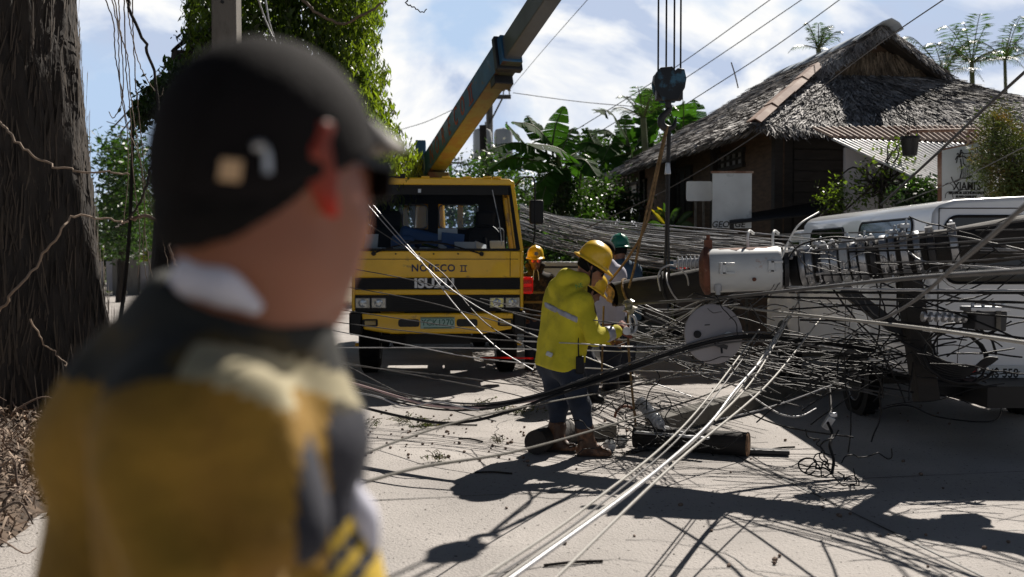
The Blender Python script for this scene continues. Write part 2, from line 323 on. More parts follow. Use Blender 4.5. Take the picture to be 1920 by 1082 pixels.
M['glass'] = glass('windscreen_glass', (0.78, 0.82, 0.85))
M['clear'] = glass('rear_pane', (0.88, 0.9, 0.92))
# people
M['skin'] = mat('tan_skin', (0.27, 0.125, 0.075), 0.5, var=0.08, vs=12)
M['skinD'] = mat('brown_skin', (0.20, 0.10, 0.065), 0.5, var=0.08, vs=12)
M['skinF'] = mat('warm_skin', (0.24, 0.085, 0.045), 0.48, var=0.08, vs=14, bump=.05, bs=200)
for k in ('skin', 'skinD', 'skinF'):
    b = M[k].node_tree.nodes['Principled BSDF']; b.inputs['Subsurface Weight'].default_value = 0.2; b.inputs['Subsurface Radius'].default_value = (1.0, 0.25, 0.12); b.inputs['Subsurface Scale'].default_value = 0.02
M['hair'] = mat('black_hair', (0.008, 0.007, 0.007), 0.85, spec=.15, var=0.3, vs=40, bump=0.6, bs=120)
M['hivis'] = mat('yellow_green_fleece', (0.60, 0.52, 0.025), 0.85, var=0.16, vs=7, bump=0.35, bs=35, col2=(0.30, 0.27, 0.03), s2=4.5, t2=(0.55, 0.78))
M['reflect'] = mat('grey_reflective_tape', (0.33, 0.33, 0.38), 0.4, metal=0.3, var=0.2, vs=25)
M['denim'] = mat('dark_denim', (0.012, 0.017, 0.030), 0.85, var=0.35, vs=9, bump=0.35, bs=60)
M['denimB'] = mat('faded_denim', (0.013, 0.021, 0.040), 0.85, var=0.35, vs=8, bump=0.35, bs=60)
M['boot'] = mat('tan_work_boots', (0.055, 0.026, 0.014), 0.55, col2=(0.16, 0.075, 0.035), s2=9, t2=(0.5, 0.62), var=0.35, vs=14, bump=0.2, bs=60)
M['sole'] = mat('dark_soles', (0.03, 0.025, 0.02), 0.8, var=0.2)
M['hatY'] = mat('yellow_helmet', (0.84, 0.54, 0.022), 0.35, var=0.08, vs=12, coat=0.4, trans=0.12, tcol=(1.6, 1.0, .6))
M['hatO'] = mat('orange_edge', (0.8, 0.22, 0.02), 0.4, var=0.05, trans=0.3, tcol=(1.5, 1, .5))
M['hatG'] = mat('green_helmet', (0.012, 0.16, 0.10), 0.35, var=0.08, vs=12, coat=0.4)
M['glove'] = mat('red_brown_gloves', (0.20, 0.055, 0.035), 0.75, var=0.35, vs=18, bump=0.3)
M['gloveB'] = mat('tan_gloves', (0.20, 0.085, 0.03), 0.75, var=0.3, vs=18, bump=0.3)
M['teal'] = mat('blue_shirt', (0.035, 0.075, 0.125), 0.9, var=0.2, vs=8, bump=0.3, bs=40)
M['wshirt'] = mat('white_shirt', (0.50, 0.49, 0.58), 0.9, var=0.08, vs=8, bump=0.3, bs=40)
M['camo'] = mat('dark_camouflage', (0.015, 0.013, 0.010), 0.9, var=0.2, col2=(0.06, 0.038, 0.02), s2=14, t2=(0.5, 0.55))
M['camoY'] = mat('mustard_stripe', (0.26, 0.17, 0.05), 0.9, var=0.2)
M['navy'] = mat('navy_panel', (0.022, 0.023, 0.034), 0.85, var=0.2, vs=12, bump=0.2, bs=80)
M['yoke'] = mat('dark_olive_camouflage', (0.022, 0.023, 0.020), 0.9, var=0.2, vs=12, col2=(0.085, 0.055, 0.012), s2=9, t2=(0.5, 0.6))
M['mustard'] = mat('mustard_knit', (0.30, 0.17, 0.018), 0.9, var=0.2, vs=7, bump=0.4, bs=60, col2=(0.19, 0.10, 0.016), s2=4, t2=(0.45, 0.7))
M['cream'] = mat('sunlit_cream_piping', (0.40, 0.35, 0.22), 0.85, var=0.1)
M['stripeY'] = mat('yellow_stripe', (0.55, 0.37, 0.03), 0.85, var=0.1)
M['capblk'] = mat('black_cap_cloth', (0.010, 0.0085, 0.009), 0.9, spec=.15, var=0.15, vs=10, bump=0.2, bs=150)
M['capgry'] = mat('worn_visor', (0.085, 0.075, 0.07), 0.6, var=0.3, vs=30, col2=(0.3, 0.28, 0.25), s2=25, t2=(0.5, 0.62))
M['buckle'] = mat('brass_buckle', (0.55, 0.36, 0.20), 0.4, metal=0.3, var=0.1)
M['towel'] = mat('white_towel', (0.62, 0.62, 0.72), 0.9, var=0.08)
M['redgl'] = mat('mirror_red_lens', (0.8, 0.10, 0.08), 0.08, metal=0.8, var=0, coat=1)
M['green_ink'] = mat('green_print', (0.03, 0.22, 0.06), 0.8, var=0)
# ---------------------------------------------------------------- implicit surfaces for figures
def fnoise(p, sc_, seed, n=6):
    r = np.random.RandomState(seed); o = 0
    for i in range(n):
        k = r.normal(size=3); k *= sc_ / np.linalg.norm(k) * r.uniform(.6, 1.5); o = o + np.sin(p[..., 0] * k[0] + p[..., 1] * k[1] + p[..., 2] * k[2] + r.uniform(0, 6.28))
    return o / n
def sdf_eval(prims, p, k=0.03, infl=0.0):
    d = None
    for q in prims:
        neg = False; kk = k
        if q[0] == '-': neg = True; q = q[1:]
        if q[0] == 'c':
            a = np.array(q[1]); b = np.array(q[2]); ra, rb = q[3] + infl, q[4] + infl; ab = b - a; t = np.clip(((p - a) @ ab) / (ab @ ab + 1e-9), 0, 1)
            e = np.linalg.norm(p - a - t[..., None] * ab, axis=-1) - (ra + (rb - ra) * t)
            if len(q) > 5: kk = q[5]
        elif q[0] == 'e':
            r = np.array(q[2], float) + infl; x = p - np.array(q[1])
            if q[3] is not None: x = x @ np.array(q[3])
            k0 = np.linalg.norm(x / r, axis=-1); k1 = np.linalg.norm(x / (r * r), axis=-1) + 1e-9; e = k0 * (k0 - 1) / k1
            if len(q) > 4: kk = q[4]
        if d is None: d = e; continue
        if neg:
            h = np.clip(0.5 - 0.5 * (d + e) / 0.008, 0, 1); d = d * (1 - h) + (-e) * h + 0.008 * h * (1 - h)
        else:
            h = np.clip(0.5 + 0.5 * (e - d) / kk, 0, 1); d = e * (1 - h) + d * h - kk * h * (1 - h)
    return d
def surfnet(f, lo, h):
    s = f < 0; nx, ny, nz = f.shape
    cs = [(i, j, k) for i in (0, 1) for j in (0, 1) for k in (0, 1)]
    cnt = sum(s[i:nx - 1 + i, j:ny - 1 + j, k:nz - 1 + k].astype(np.int8) for i, j, k in cs)
    idx = np.argwhere((cnt > 0) & (cnt < 8)); vals = np.stack([f[idx[:, 0] + i, idx[:, 1] + j, idx[:, 2] + k] for i, j, k in cs], 1)
    acc = np.zeros((len(idx), 3)); c = np.zeros(len(idx)); C = np.array(cs, float)
    for a in range(8):
        for b in range(a + 1, 8):
            if np.abs(C[a] - C[b]).sum() != 1: continue
            va, vb = vals[:, a], vals[:, b]; m = (va < 0) != (vb < 0); t = np.where(m, va / (va - vb + 1e-12), 0)
            acc += m[:, None] * (C[a] + t[:, None] * (C[b] - C[a])); c += m
    V = (idx + acc / np.maximum(c, 1)[:, None]) * h + lo
    vid = np.full((nx - 1, ny - 1, nz - 1), -1, dtype=np.int64); vid[idx[:, 0], idx[:, 1], idx[:, 2]] = np.arange(len(idx)); Fs = []
    for ax in range(3):
        o = [1, 1, 1]; sl0 = [slice(1, -1)] * 3; sl1 = [slice(1, -1)] * 3
        sl0[ax] = slice(0, -1); sl1[ax] = slice(1, None)
        a, b = s[tuple(sl0)], s[tuple(sl1)]; e = np.argwhere(a != b); sg = a[tuple(e.T)]
        base = e + 1; base[:, ax] -= 1
        u, v = (ax + 1) % 3, (ax + 2) % 3
        def cell(du, dv):
            q = base.copy(); q[:, u] -= du; q[:, v] -= dv; q = np.clip(q, 0, np.array([nx - 2, ny - 2, nz - 2])); return vid[tuple(q.T)]
        q = np.stack([cell(1, 1), cell(0, 1), cell(0, 0), cell(1, 0)], 1); q[~sg] = q[~sg][:, ::-1]; Fs.append(q)
    F = np.concatenate(Fs); F = F[(F >= 0).all(1)]
    return V, F
def sdf_mesh(name, prims, m, parent, h=0.012, k=0.03, infl=0.0, folds=0.0, fs=22, cut=None, seed=1, facemat=None, keep=None, smoothing=1):
    """prims in world space; cut: list of (point, normal) half-spaces kept on the negative side"""
    los, his = [], []
    for q in prims:
        if q[0] == '-': continue
        if q[0] == 'c':
            r = max(q[3], q[4]) + infl + .03
            los.append(np.minimum(q[1], q[2]) - r); his.append(np.maximum(q[1], q[2]) + r)
        else:
            r = max(q[2]) + infl + .03; los.append(np.array(q[1]) - r); his.append(np.array(q[1]) + r)
    lo = np.min(los, 0); hi = np.max(his, 0); n = np.ceil((hi - lo) / h).astype(int) + 2
    g = np.stack(np.meshgrid(*[lo[i] + h * np.arange(n[i]) for i in range(3)], indexing='ij'), -1)
    d = sdf_eval(prims, g, k, infl)
    if folds:
        d = d + folds * (fnoise(g, fs, seed) + 0.5 * fnoise(g * np.array([1, 1, 1.0]), fs * 2.3, seed + 5))
    for pt, nn in (cut or []):
        nn = np.array(nn, float); nn /= np.linalg.norm(nn); d = np.maximum(d, (g - np.array(pt)) @ nn)
    V, F = surfnet(d, lo, h)
    mi = None
    if facemat: mi = facemat(V[F].mean(1))
    if parent is not None: V = local(parent, V)
    return np_mesh(name, V, F, m, parent, smooth=True, midx=mi)
# ================================================================ the ground
def rnd_unit(n): a = RS.normal(size=(n, 3)); return a / np.linalg.norm(a, axis=1)[:, None]
def sheet(name, poly, z, m, kind='structure', parent=None):
    mb = MB(); mb.v = [(x, y, z) for x, y in poly]; mb.f = [list(range(len(poly)))]; mb.mi = [0]
    o = mb.build(name, m, parent)
    if kind: tag(o, kind=kind)
    return o
sheet('ground', [(-400, -60), (400, -60), (400, 700), (-400, 700)], 0.0, M['dirt'])
SD = Vector((-0.158, 0.987))                                   # the street's direction
road = sheet('road', [(-1.3, -4), (-3.05, 5.0), (-2.62, 6.0), (-4.6, 18.5), (-6.5, 30), (-4.5, 30), (1.6, 18.3), (3.4, 14.7), (14, 15.6), (14, -4)], 0.004, M['concrete'])
sheet('side_road', [(-40, 56), (-12.0, 24), (-6.0, 20), (-6.2, 30), (-14, 56)], 0.008, M['concrete'])
sheet('verge', [(-60, 56.1), (-12.0, 56.1), (-12, 90), (-60, 90)], 0.012, M['verge'])
j0 = G(1520, 925); j1 = G(1840, 1082)
mb = MB()
def groove(mb, a, b, wd, z):
    a = Vector((a[0], a[1])); b = Vector((b[0], b[1])); n = Vector((-(b - a).y, (b - a).x)).normalized() * wd / 2; k = 26; pa = None
    for i in range(k):
        t0, t1 = i / k, (i + 1) / k; p, q = a.lerp(b, t0), a.lerp(b, t1); e0 = 1 + .5 * math.sin(i * 2.7); e1 = 1 + .5 * math.sin(i * 2.7 + 2.7)
        mb.quad((*(p - n * e0), z), (*(q - n * e1), z), (*(q + n * e1), z), (*(p + n * e0), z))
d = (j1 - j0).normalized()
groove(mb, j0 - d * 9, j1 + d * 3, 0.012, 0.008)
groove(mb, j0 - d * 9 + Vector((3.4, .5, 0)), j1 + d * 3 + Vector((3.4, .5, 0)), 0.012, 0.008)
pd = Vector((d.y, -d.x, 0))
for s in (2.2, 6.8, 11.4):
    c = Vector((0, s + 4.0, 0)); groove(mb, c - pd * 6, c + pd * 12, 0.010, 0.009)
mb.build('joint', M['ink'], road)
mb = MB()
def crack(p, a, L_, seed):
    r_ = random.Random(seed); x, y = p; k = int(L_ / .08); w0 = .004
    for i in range(k):
        a += r_.uniform(-.5, .5); a = a * .9 + .1 * (a - r_.uniform(-.3, .3)); x2, y2 = x + math.cos(a) * .08, y + math.sin(a) * .08; nx, ny = -math.sin(a), math.cos(a); w1 = r_.uniform(.001, .0045)
        mb.quad((x - nx * w0, y - ny * w0, .0075), (x2 - nx * w1, y2 - ny * w1, .0075), (x2 + nx * w1, y2 + ny * w1, .0075), (x + nx * w0, y + ny * w0, .0075)); x, y, w0 = x2, y2, w1
crack((-.3, 3.2), .5, 2.8, 1); crack((1.4, 4.6), 2.6, 2.6, 2); crack((.6, 5.2), .2, 2.2, 3); crack((-.9, 8.0), .1, 2.6, 4); crack((2.6, 5.4), -.4, 2.0, 5); crack((-1.6, 6.6), .9, 2.0, 6)
mb.build('crack', M['ink'], road)
n = 2600; c = np.stack([RS.uniform(-3, 6, n), RS.uniform(3, 16, n) , np.full(n, .006)], 1); s_ = RS.uniform(.002, .008, n)[:, None]; a_ = rnd_unit(n); a_[:, 2] = 0; b_ = np.cross(a_, np.array([0, 0, 1.])); u_ = np.array([0, 0, 1.]) * s_ * .8
V = np.stack([c - a_ * s_, c - b_ * s_, c + a_ * s_, c + b_ * s_, c + u_], 1).reshape(-1, 3); k5 = 5 * np.arange(n)[:, None]
F = np.concatenate([k5 + np.array([0, 1, 4]), k5 + np.array([1, 2, 4]), k5 + np.array([2, 3, 4]), k5 + np.array([3, 0, 4])]); tag(np_mesh('grit', V, F, M['postconc']), 'fine grit and crumbs of soil strewn over the road', 'grit', kind='stuff')
# ================================================================ leaf helpers
def leaves(centers, size, aspect=0.42, droop=0.3, fold=0.25, sj=0.5):
    """one 4-vertex leaf per centre"""
    n = len(centers); a = rnd_unit(n); a[:, 2] = a[:, 2] * 0.6 - droop; a /= np.linalg.norm(a, axis=1)[:, None]
    b = np.cross(a, rnd_unit(n)); b /= np.linalg.norm(b, axis=1)[:, None] + 1e-9; c = np.cross(a, b)
    s = (size * RS.uniform(1 - sj, 1 + sj, n))[:, None]
    V = np.stack([centers - a * s * .5, centers + b * s * aspect * .5 + c * s * fold * .2, centers + a * s * .5, centers - b * s * aspect * .5 + c * s * fold * .2], 1)
    return V.reshape(-1, 3), np.arange(4 * n).reshape(-1, 4)
def inpoly(x, y, poly):
    c = np.zeros(len(x), bool); n = len(poly)
    for i in range(n):
        (x0, y0), (x1, y1) = poly[i], poly[(i + 1) % n]
        c ^= ((y0 > y) != (y1 > y)) & (x < (x1 - x0) * (y - y0) / (y1 - y0 + 1e-9) + x0)
    return c
def region(poly, Y0, Y1, n, edge=0):
    """n points in a solid whose outline is the polygon and whose depth runs Y0..Y1"""
    xs = [p[0] for p in poly]; ys = [p[1] for p in poly]; o = []
    while len(o) < n:
        x = RS.uniform(min(xs), max(xs), 500); y = RS.uniform(min(ys), max(ys), 500); k = inpoly(x, y, poly)
        for a, b in zip(x[k], y[k]):
            Y = RS.uniform(Y0, Y1); o.append(tuple(P(a, b, Y)))
            if len(o) >= n: break
    return np.array(o)
def clump(cs, per, sp, flat=0.7):
    p = np.repeat(cs, per, 0) + RS.normal(size=(len(cs) * per, 3)) * sp * np.array([1, 1, flat])
    p[:, 2] = np.maximum(p[:, 2], 0.03); return p
def limbs(mb, base, tips, r0, r1=0.012, wob=0.15):
    base = Vector(base)
    for t in tips:
        t = Vector(t); k = base.lerp(t, .5) + Vector(RS.normal(size=3)) * wob; k2 = base.lerp(t, .2) + Vector((0, 0, wob)); pts = spline([base, k2, k, t], 5)
        mb.tube(pts, np.linspace(r0, r1, len(pts)), 6)
def plant(name, label, cat, base, poly, Y0, Y1, nc, per, sp, size, mk, group=None, nl=8, r0=0.05, trunk_h=None, aspect=.42, droop=.3, trunk='trunk', crown='crown'):
    base = Vector(base); e = empty(name, base, 0, label, cat, group)
    cs = region(poly, Y0, Y1, nc); V, F = leaves(clump(cs, per, sp), size, aspect, droop)
    np_mesh(crown, local(e, V), F, M[mk], e)
    mb = MB(); top = base + Vector((0, 0, trunk_h or max(0.15, (cs[:, 2].min() + cs[:, 2].mean()) / 2 - base.z)))
    top.x += (cs[:, 0].mean() - base.x) * .5; top.y += (cs[:, 1].mean() - base.y) * .5
    mb.tube(spline([base, base.lerp(top, .5) + Vector((.05, .03, 0)), top], 5), np.linspace(r0 * 1.4, r0, 11), 8)
    pick = cs[RS.choice(len(cs), min(nl, len(cs)), replace=False)]
    limbs(mb, top, pick, r0 * .6, .008, .12)
    mb.v = [tuple(x) for x in local(e, mb.v)]; mb.build(trunk, M['bark'], e, smooth=True); return e
# ================================================================ big trunk on the left, with its litter
def big_trunk():
    bx, by = -5.12, 8.3; e = empty('broad_tree', (bx, by, 0), 0, 'massive dark furrowed trunk at the left edge of the photo', 'tree')
    nz, nt = 150, 260; z = np.linspace(-0.1, 7.5, nz); th = np.linspace(0, 2 * math.pi, nt, endpoint=False); Z, T = np.meshgrid(z, th, indexing='ij')
    R = 1.50 - 0.035 * Z + 0.40 * np.exp(-Z * 1.7) * (1 + .5 * np.sin(5 * T + 1)) - .02 * np.clip(Z - 2, 0, 9) ** 1.1
    R += 0.055 * np.sin(3 * T + 1) + 0.04 * np.sin(7 * T + Z * .3)
    q = np.stack([np.cos(T) * 1.5, np.sin(T) * 1.5, Z * .16], -1)
    rid = fnoise(q, 16, 3, 10) + .7 * fnoise(q, 34, 8, 10); R += 0.05 * np.abs(rid) * 1.8 - .03 + 0.012 * fnoise(q * np.array([1, 1, 8.]), 60, 5, 8)
    V = np.stack([R * np.cos(T), R * np.sin(T), Z], -1).reshape(-1, 3)
    i, j = np.meshgrid(np.arange(nz - 1), np.arange(nt), indexing='ij'); j2 = (j + 1) % nt
    F = np.stack([i * nt + j, i * nt + j2, (i + 1) * nt + j2, (i + 1) * nt + j], -1).reshape(-1, 4)
    np_mesh('trunk', V, F, M['bark'], e, smooth=True)
    # loose bark flakes
    n = 9000; th = RS.uniform(0, 6.283, n); zz = RS.uniform(0.2, 5.2, n)
    ii = np.clip(((zz + .1) / 7.6 * (nz - 1)).astype(int), 0, nz - 1); jj = (th / 6.283 * nt).astype(int) % nt; rr = R[ii, jj]
    rad_ = np.stack([np.cos(th), np.sin(th), 0 * th], 1); tan = np.stack([-np.sin(th), np.cos(th), 0 * th], 1); up = np.array([0, 0, 1.])
    c = rad_ * (rr + .004)[:, None] + up * zz[:, None]; ln = RS.uniform(.06, .34, n)[:, None]; wd = RS.uniform(.003, .012, n)[:, None]; lift = RS.uniform(-.012, .014, n)[:, None]; tl = RS.normal(size=(n, 1)) * .17
    a = up + tan * tl
    Vf = np.stack([c - tan * wd - a * ln * .1, c + tan * wd, c + tan * wd * .4 + a * ln + rad_ * lift, c - tan * wd * .6 + a * ln * .9 + rad_ * lift * .6], 1).reshape(-1, 3)
    np_mesh('loose_bark', Vf, np.arange(4 * n).reshape(-1, 4), M['flake'], e)
    return e
big_trunk()
# mound of roots and dry litter at the foot of the tree
def mound_z(x, y):
    ex = x + 2.75 + .158 * (y - 6.0)                     # distance in from the road's edge (negative = inside)
    h = 0.62 * (1 - np.exp(-np.clip(-ex, 0, 9) * 0.75))
    return h * (0.75 + .25 * np.sin(x * 2.1 + y * 1.3)) * np.clip((y - 3.6) / 1.2, 0, 1) * np.clip((20 - y) / 5, 0, 1) + 0.03 * np.sin(7 * x) * np.sin(6 * y) * (ex < -.2)
gx, gy = np.meshgrid(np.linspace(-9.5, -2.2, 90), np.linspace(3.4, 20, 130), indexing='ij'); gz = mound_z(gx, gy); gz = np.where(gz < .004, -.02, gz)
V = np.stack([gx, gy, gz], -1).reshape(-1, 3); i, j = np.meshgrid(np.arange(89), np.arange(129), indexing='ij')
F = np.stack([i * 130 + j, (i + 1) * 130 + j, (i + 1) * 130 + j + 1, i * 130 + j + 1], -1).reshape(-1, 4)
tag(np_mesh('soil_mound', V, F, M['litterbase'], smooth=True), kind='structure')
def on_mound(n, y0, y1, x0=-7.2, pad=0.02):
    o = []
    while len(o) < n:
        x = RS.uniform(x0, -2.3); y = RS.uniform(y0, y1)
        if -(x + 2.70 + .158 * (y - 6.0)) > RS.uniform(-.02, .2): o.append((x, y, float(mound_z(x, y))))
    return np.array(o)
c = on_mound(24000, 4.2, 11); n = len(c); c[:, 2] += RS.uniform(.0, .09, n)
a = rnd_unit(n); a[:, 2] = np.abs(a[:, 2]) * .5; a /= np.linalg.norm(a, axis=1)[:, None]; b = np.cross(a, rnd_unit(n)); b /= np.linalg.norm(b, axis=1)[:, None]
ln = RS.uniform(.03, .11, n)[:, None]; wd = RS.uniform(.002, .007, n)[:, None]; up = np.array([0, 0, 1.])
V = np.stack([c - b * wd, c + b * wd, c + a * ln * .6 + b * wd * 1.3 + up * .02, c + a * ln * .6 - b * wd * 1.3 + up * .02, c + a * ln + b * wd * .4, c + a * ln - b * wd * .4], 1)
F = np.stack([np.array([0, 1, 2, 3]) + 6 * np.arange(n)[:, None], np.array([3, 2, 4, 5]) + 6 * np.arange(n)[:, None]], 1).reshape(-1, 4)
tag(np_mesh('leaf_litter', V.reshape(-1, 3), F, M['straw']), 'curled dry brown litter heaped at the foot of the big tree', 'leaf litter', kind='stuff')
Vs, Fs, bb = [], [], 0
for k in range(900):
    p = Vector(on_mound(1, 4.4, 9.5)[0]); dr = Vector(rnd_unit(1)[0]); dr.z = abs(dr.z) * .5; L_ = random.uniform(.12, .5); r = random.uniform(.004, .013)
    pts = spline([p, p + dr * L_ * .35 + Vector((0, 0, .08 * random.random() + .03)), p + dr * L_ * .7 + Vector(rnd_unit(1)[0]) * .07 + Vector((0, 0, .05)), p + dr * L_ - Vector((0, 0, .02))], 4)
    v, f = tubearr(pts, np.linspace(r, r * .4, len(pts)), 5, bb); Vs.append(v); Fs.append(f); bb += len(v)
tag(np_mesh('surface_roots', np.concatenate(Vs), np.concatenate(Fs), M['root'], smooth=True), 'tangle of thin twisting roots over the litter beside the big tree', 'roots', kind='stuff')
# hanging aerial roots, vines and the bent branch beside the trunk
VINES = [
 ([(395, -10), (425, 60, ), (433, 130), (450, 230), (478, 320), (486, 400), (492, 480)], 'long thin vine hanging nearest the left of the cluster beside the trunk'),
]
def vine(pp, Y, r, label, group=None, name='hanging_vine', cat='vine', m='vine', jit=0.02, n=6, s=5):
    pts = spline([P(a, b, Y + random.uniform(-.12, .12)) for a, b in pp], n)
    pts = [p + Vector(RS.normal(size=3)) * jit * .35 for p in pts]
    V, F = tubearr(pts, np.linspace(r, r * .6, len(pts)), s)
    return tag(np_mesh(name, V, F, M[m], smooth=True), label, cat, group)
gv = 'thin bare vines hanging beside the big trunk'
vs_ = [[(195, -10), (212, 40), (216, 100), (228, 170), (240, 240), (262, 300), (272, 400), (268, 470), (280, 560)],
 [(222, -10), (226, 60), (240, 110), (246, 190), (258, 270), (270, 350), (272, 440), (285, 520)],
 [(236, -10), (244, 50), (258, 110), (276, 150), (300, 180), (306, 165)], [(214, -10), (228, 90), (230, 180), (214, 220), (204, 210)],
 [(248, -10), (250, 70), (254, 150), (262, 230), (268, 290), (276, 360), (300, 430), (316, 500)], [(232, -10), (236, 120), (244, 210), (250, 330), (262, 430), (258, 520)],
 [(208, -10), (222, 60), (224, 150), (238, 250), (240, 330), (232, 420)]]
labs = ['thin vine hanging closest to the big trunk, reaching down to the fence', 'straggling vine in the middle of the hanging cluster', 'vine with a hooked lower end curving towards the black cap', 'short vine whose tip curls back to the trunk',
        'vine that swings right at its lower end beside the cap', 'slender straight vine hanging between the thicker ones', 'fine vine ending beside the green shrubs']
for q, l in zip(vs_, labs): vine(q, 7.2, 0.0048, l, gv, n=10, jit=.006)
vine([(236, -10), (262, 60), (285, 120), (298, 200), (292, 270), (280, 330), (262, 380), (235, 415), (215, 430)], 7.0, 0.012, 'dark bent branch looping back to the big trunk', name='bent_branch', cat='branch', m='bark')
vine([(245, 410), (275, 405), (300, 425), (320, 470), (332, 505)], 7.1, 0.014, 'brown forked branch above the concrete fence posts', name='bent_branch', cat='branch', m='root')
vine([(-10, 218), (30, 262), (75, 300), (130, 318), (215, 325), (245, 325)], 6.4, 0.009, 'pale bare creeper crossing the big trunk at mid height', name='bare_creeper', cat='creeper', m='straw')
vine([(-5, 590), (25, 548), (75, 490), (115, 430), (140, 405), (200, 412), (240, 418)], 6.4, 0.010, 'pale forked creeper rising from the lower left across the trunk', name='bare_creeper', cat='creeper', m='straw')
vine([(60, 600), (80, 640), (110, 668), (125, 690)], 6.3, 0.006, 'small pale root above the dry litter', name='bare_creeper', cat='creeper', m='straw')
# ================================================================ tree with hanging foliage and concrete pole behind the man's head
poly = [(345, -220), (705, -220), (690, 60), (680, 120), (690, 150), (712, 185), (722, 250), (738, 285), (786, 332), (640, 420), (420, 420), (330, 330), (352, 120)]
e = empty('drooping_tree', (-4.6, 13.4, 0), 0, 'tall tree with long drooping bright green foliage behind the black cap', 'tree')
cs = region(poly, 12.2, 14.6, 2300); keep = []
for c in cs:
    L_ = RS.uniform(.25, .75); k = int(L_ * 44)
    t = RS.uniform(0, 1, k); q = c[None] + np.stack([RS.normal(size=k) * .05, RS.normal(size=k) * .05, -t * L_ * .8 + .25], 1); keep.append(q)
q = np.concatenate(keep); V, F = leaves(q, .10, .34, 1.1, .3); np_mesh('crown', local(e, V), F, M['leafB'], e)
keep = []
for c in region([(560, -60), (712, -60), (712, 30), (704, 110), (726, 180), (745, 250), (770, 300), (800, 345), (700, 345), (640, 200)], 12.0, 14.0, 330):
    L_ = RS.uniform(.3, .9); k = int(L_ * 46); t = RS.uniform(0, 1, k); keep.append(c[None] + np.stack([RS.normal(size=k) * .035 + .06 * np.sin(t * 5), RS.normal(size=k) * .035, -t * L_ * .8 + .25], 1))
V, F = leaves(np.concatenate(keep), .085, .30, 1.3, .3); np_mesh('hanging_sprays', local(e, V), F, M['spray'], e)
mb = MB(); b0 = Vector((-4.6, 13.4, 0)); mb.tube(spline([b0, (-4.5, 13.4, 2), (-4.3, 13.4, 4.2)], 6), np.linspace(.34, .24, 13), 12)
limbs(mb, (-4.3, 13.4, 4.0), cs[RS.choice(len(cs), 22)], .05, .008, .3); mb.v = [tuple(x) for x in local(e, mb.v)]; mb.build('trunk', M['bark'], e, smooth=True)
plant('drooping_tree', 'small leafy spray left of the black cap against the sky', 'tree', (-4.9, 12.2, 0), [(345, 75), (352, 60), (340, 120), (315, 170), (300, 215), (262, 240), (255, 205), (280, 175), (320, 130)], 11.8, 12.6, 60, 26, .07, .085, 'leaf', r0=.02, nl=5, droop=.8)
tr = empty('concrete_pole', (P(429, 480, 9.6).x, 9.6, 0), 0, 'square concrete utility pole rising behind the black cap', 'utility pole')
mb = MB(); mb.box((0, 0, 4), (.26, .22, 8), taper=(.8, .8)); mb.build('shaft', M['postconc'], tr, bevel=.012)
mb = MB()
for z in np.arange(2.4, 7.6, .5): mb.cyl((-.01, -.113, z), (-.01, -.100, z), .016, n=8)
mb.build('bolt_hole', M['ink'], tr)
# bare twigs and white cables by the pole
for pp, l in (([(483, -5), (495, 30), (512, 70), (530, 100)], 'pale cable dropping from the tree behind the cap, left one'), ([(497, -5), (505, 40), (516, 75)], 'pale cable dropping from the tree behind the cap, right one')):
    vine(pp, 9.0, .009, l, 'pale cables hanging above the cap', 'loose_cable', 'cable', 'cgrey', .004)
vine([(560, -10), (590, 20), (640, 45), (690, 22), (718, 5)], 11.8, .022, 'bare grey branch stub poking right out of the foliage', None, 'bare_branch', 'branch', 'vine')
vine([(770, -10), (762, 6), (775, 12), (790, 22), (800, 18)], 11.0, .009, 'small bare twig hanging alone at the top of the sky', None, 'bare_twig', 'twig', 'bark')
# ================================================================ far left: trees, fence with white panels
gl = 'trees along the far side of the street'
far = [('dense dark tree directly right of the big trunk', [(200, 285), (215, 262), (250, 265), (262, 300), (268, 350), (262, 470), (200, 480)], 30, 34, 260, 26, .32, .17, 'leaf', -12.6, 32),
       ('flowering shrub behind the concrete fence posts', [(215, 360), (260, 350), (300, 372), (330, 390), (352, 420), (350, 470), (215, 480)], 39, 43.5, 300, 24, .33, .17, 'leafB', -14.5, 40),
       ('yellow green shrub rising over the white fence panels', [(260, 440), (300, 430), (350, 440), (355, 500), (255, 500)], 44, 47, 170, 22, .3, .16, 'leafY', -15.5, 46),
       ('low dark hedge behind the fence beside the trunk', [(150, 380), (215, 390), (360, 440), (380, 520), (150, 520)], 50, 53, 300, 24, .5, .26, 'leaf', -19, 51)]
for l, po, Y0, Y1, nc, per, sp, sz, mk, bx, by in far: plant('street_tree', l, 'tree', (bx, by, 0), po, Y0, Y1, nc, per, sp, sz, mk, gl, r0=.12)
fe = empty('roadside_fence', (P(262, 500, 38.5).x, 38.5, 0), 0, 'low white panel fence with tall concrete posts beyond the street on the left', 'fence')
mb = MB(); X0 = P(200, 500, 38.5).x; X1 = P(345, 500, 38.5).x; ox = fe.location.x
for k in range(8):
    x = X0 - 1 + k * .62 - ox
    mb.box((x, 0, .72), (.5, .08, 1.15))
mb.build('panel', M['palewall'], fe, bevel=.01)
for px_, wd, hh in ((253, .42, 2.1), (290, .3, 1.75), (232, .2, 1.4), (220, .2, 1.4)):
    m2 = MB(); m2.box((P(px_, 500, 38.5).x - ox, -.12, hh / 2), (wd, .3, hh)); m2.build('post', M['postconc'], fe, bevel=.02)
g_ = region([(200, 548), (330, 543), (330, 560), (200, 566)], 40, 46, 900); g_[:, 2] = .06; V, F = leaves(g_, .14, .2, -1.2)
tag(np_mesh('grass', V, F, M['grass']), 'thin strip of bright grass along the far kerb at left', 'grass', kind='stuff')
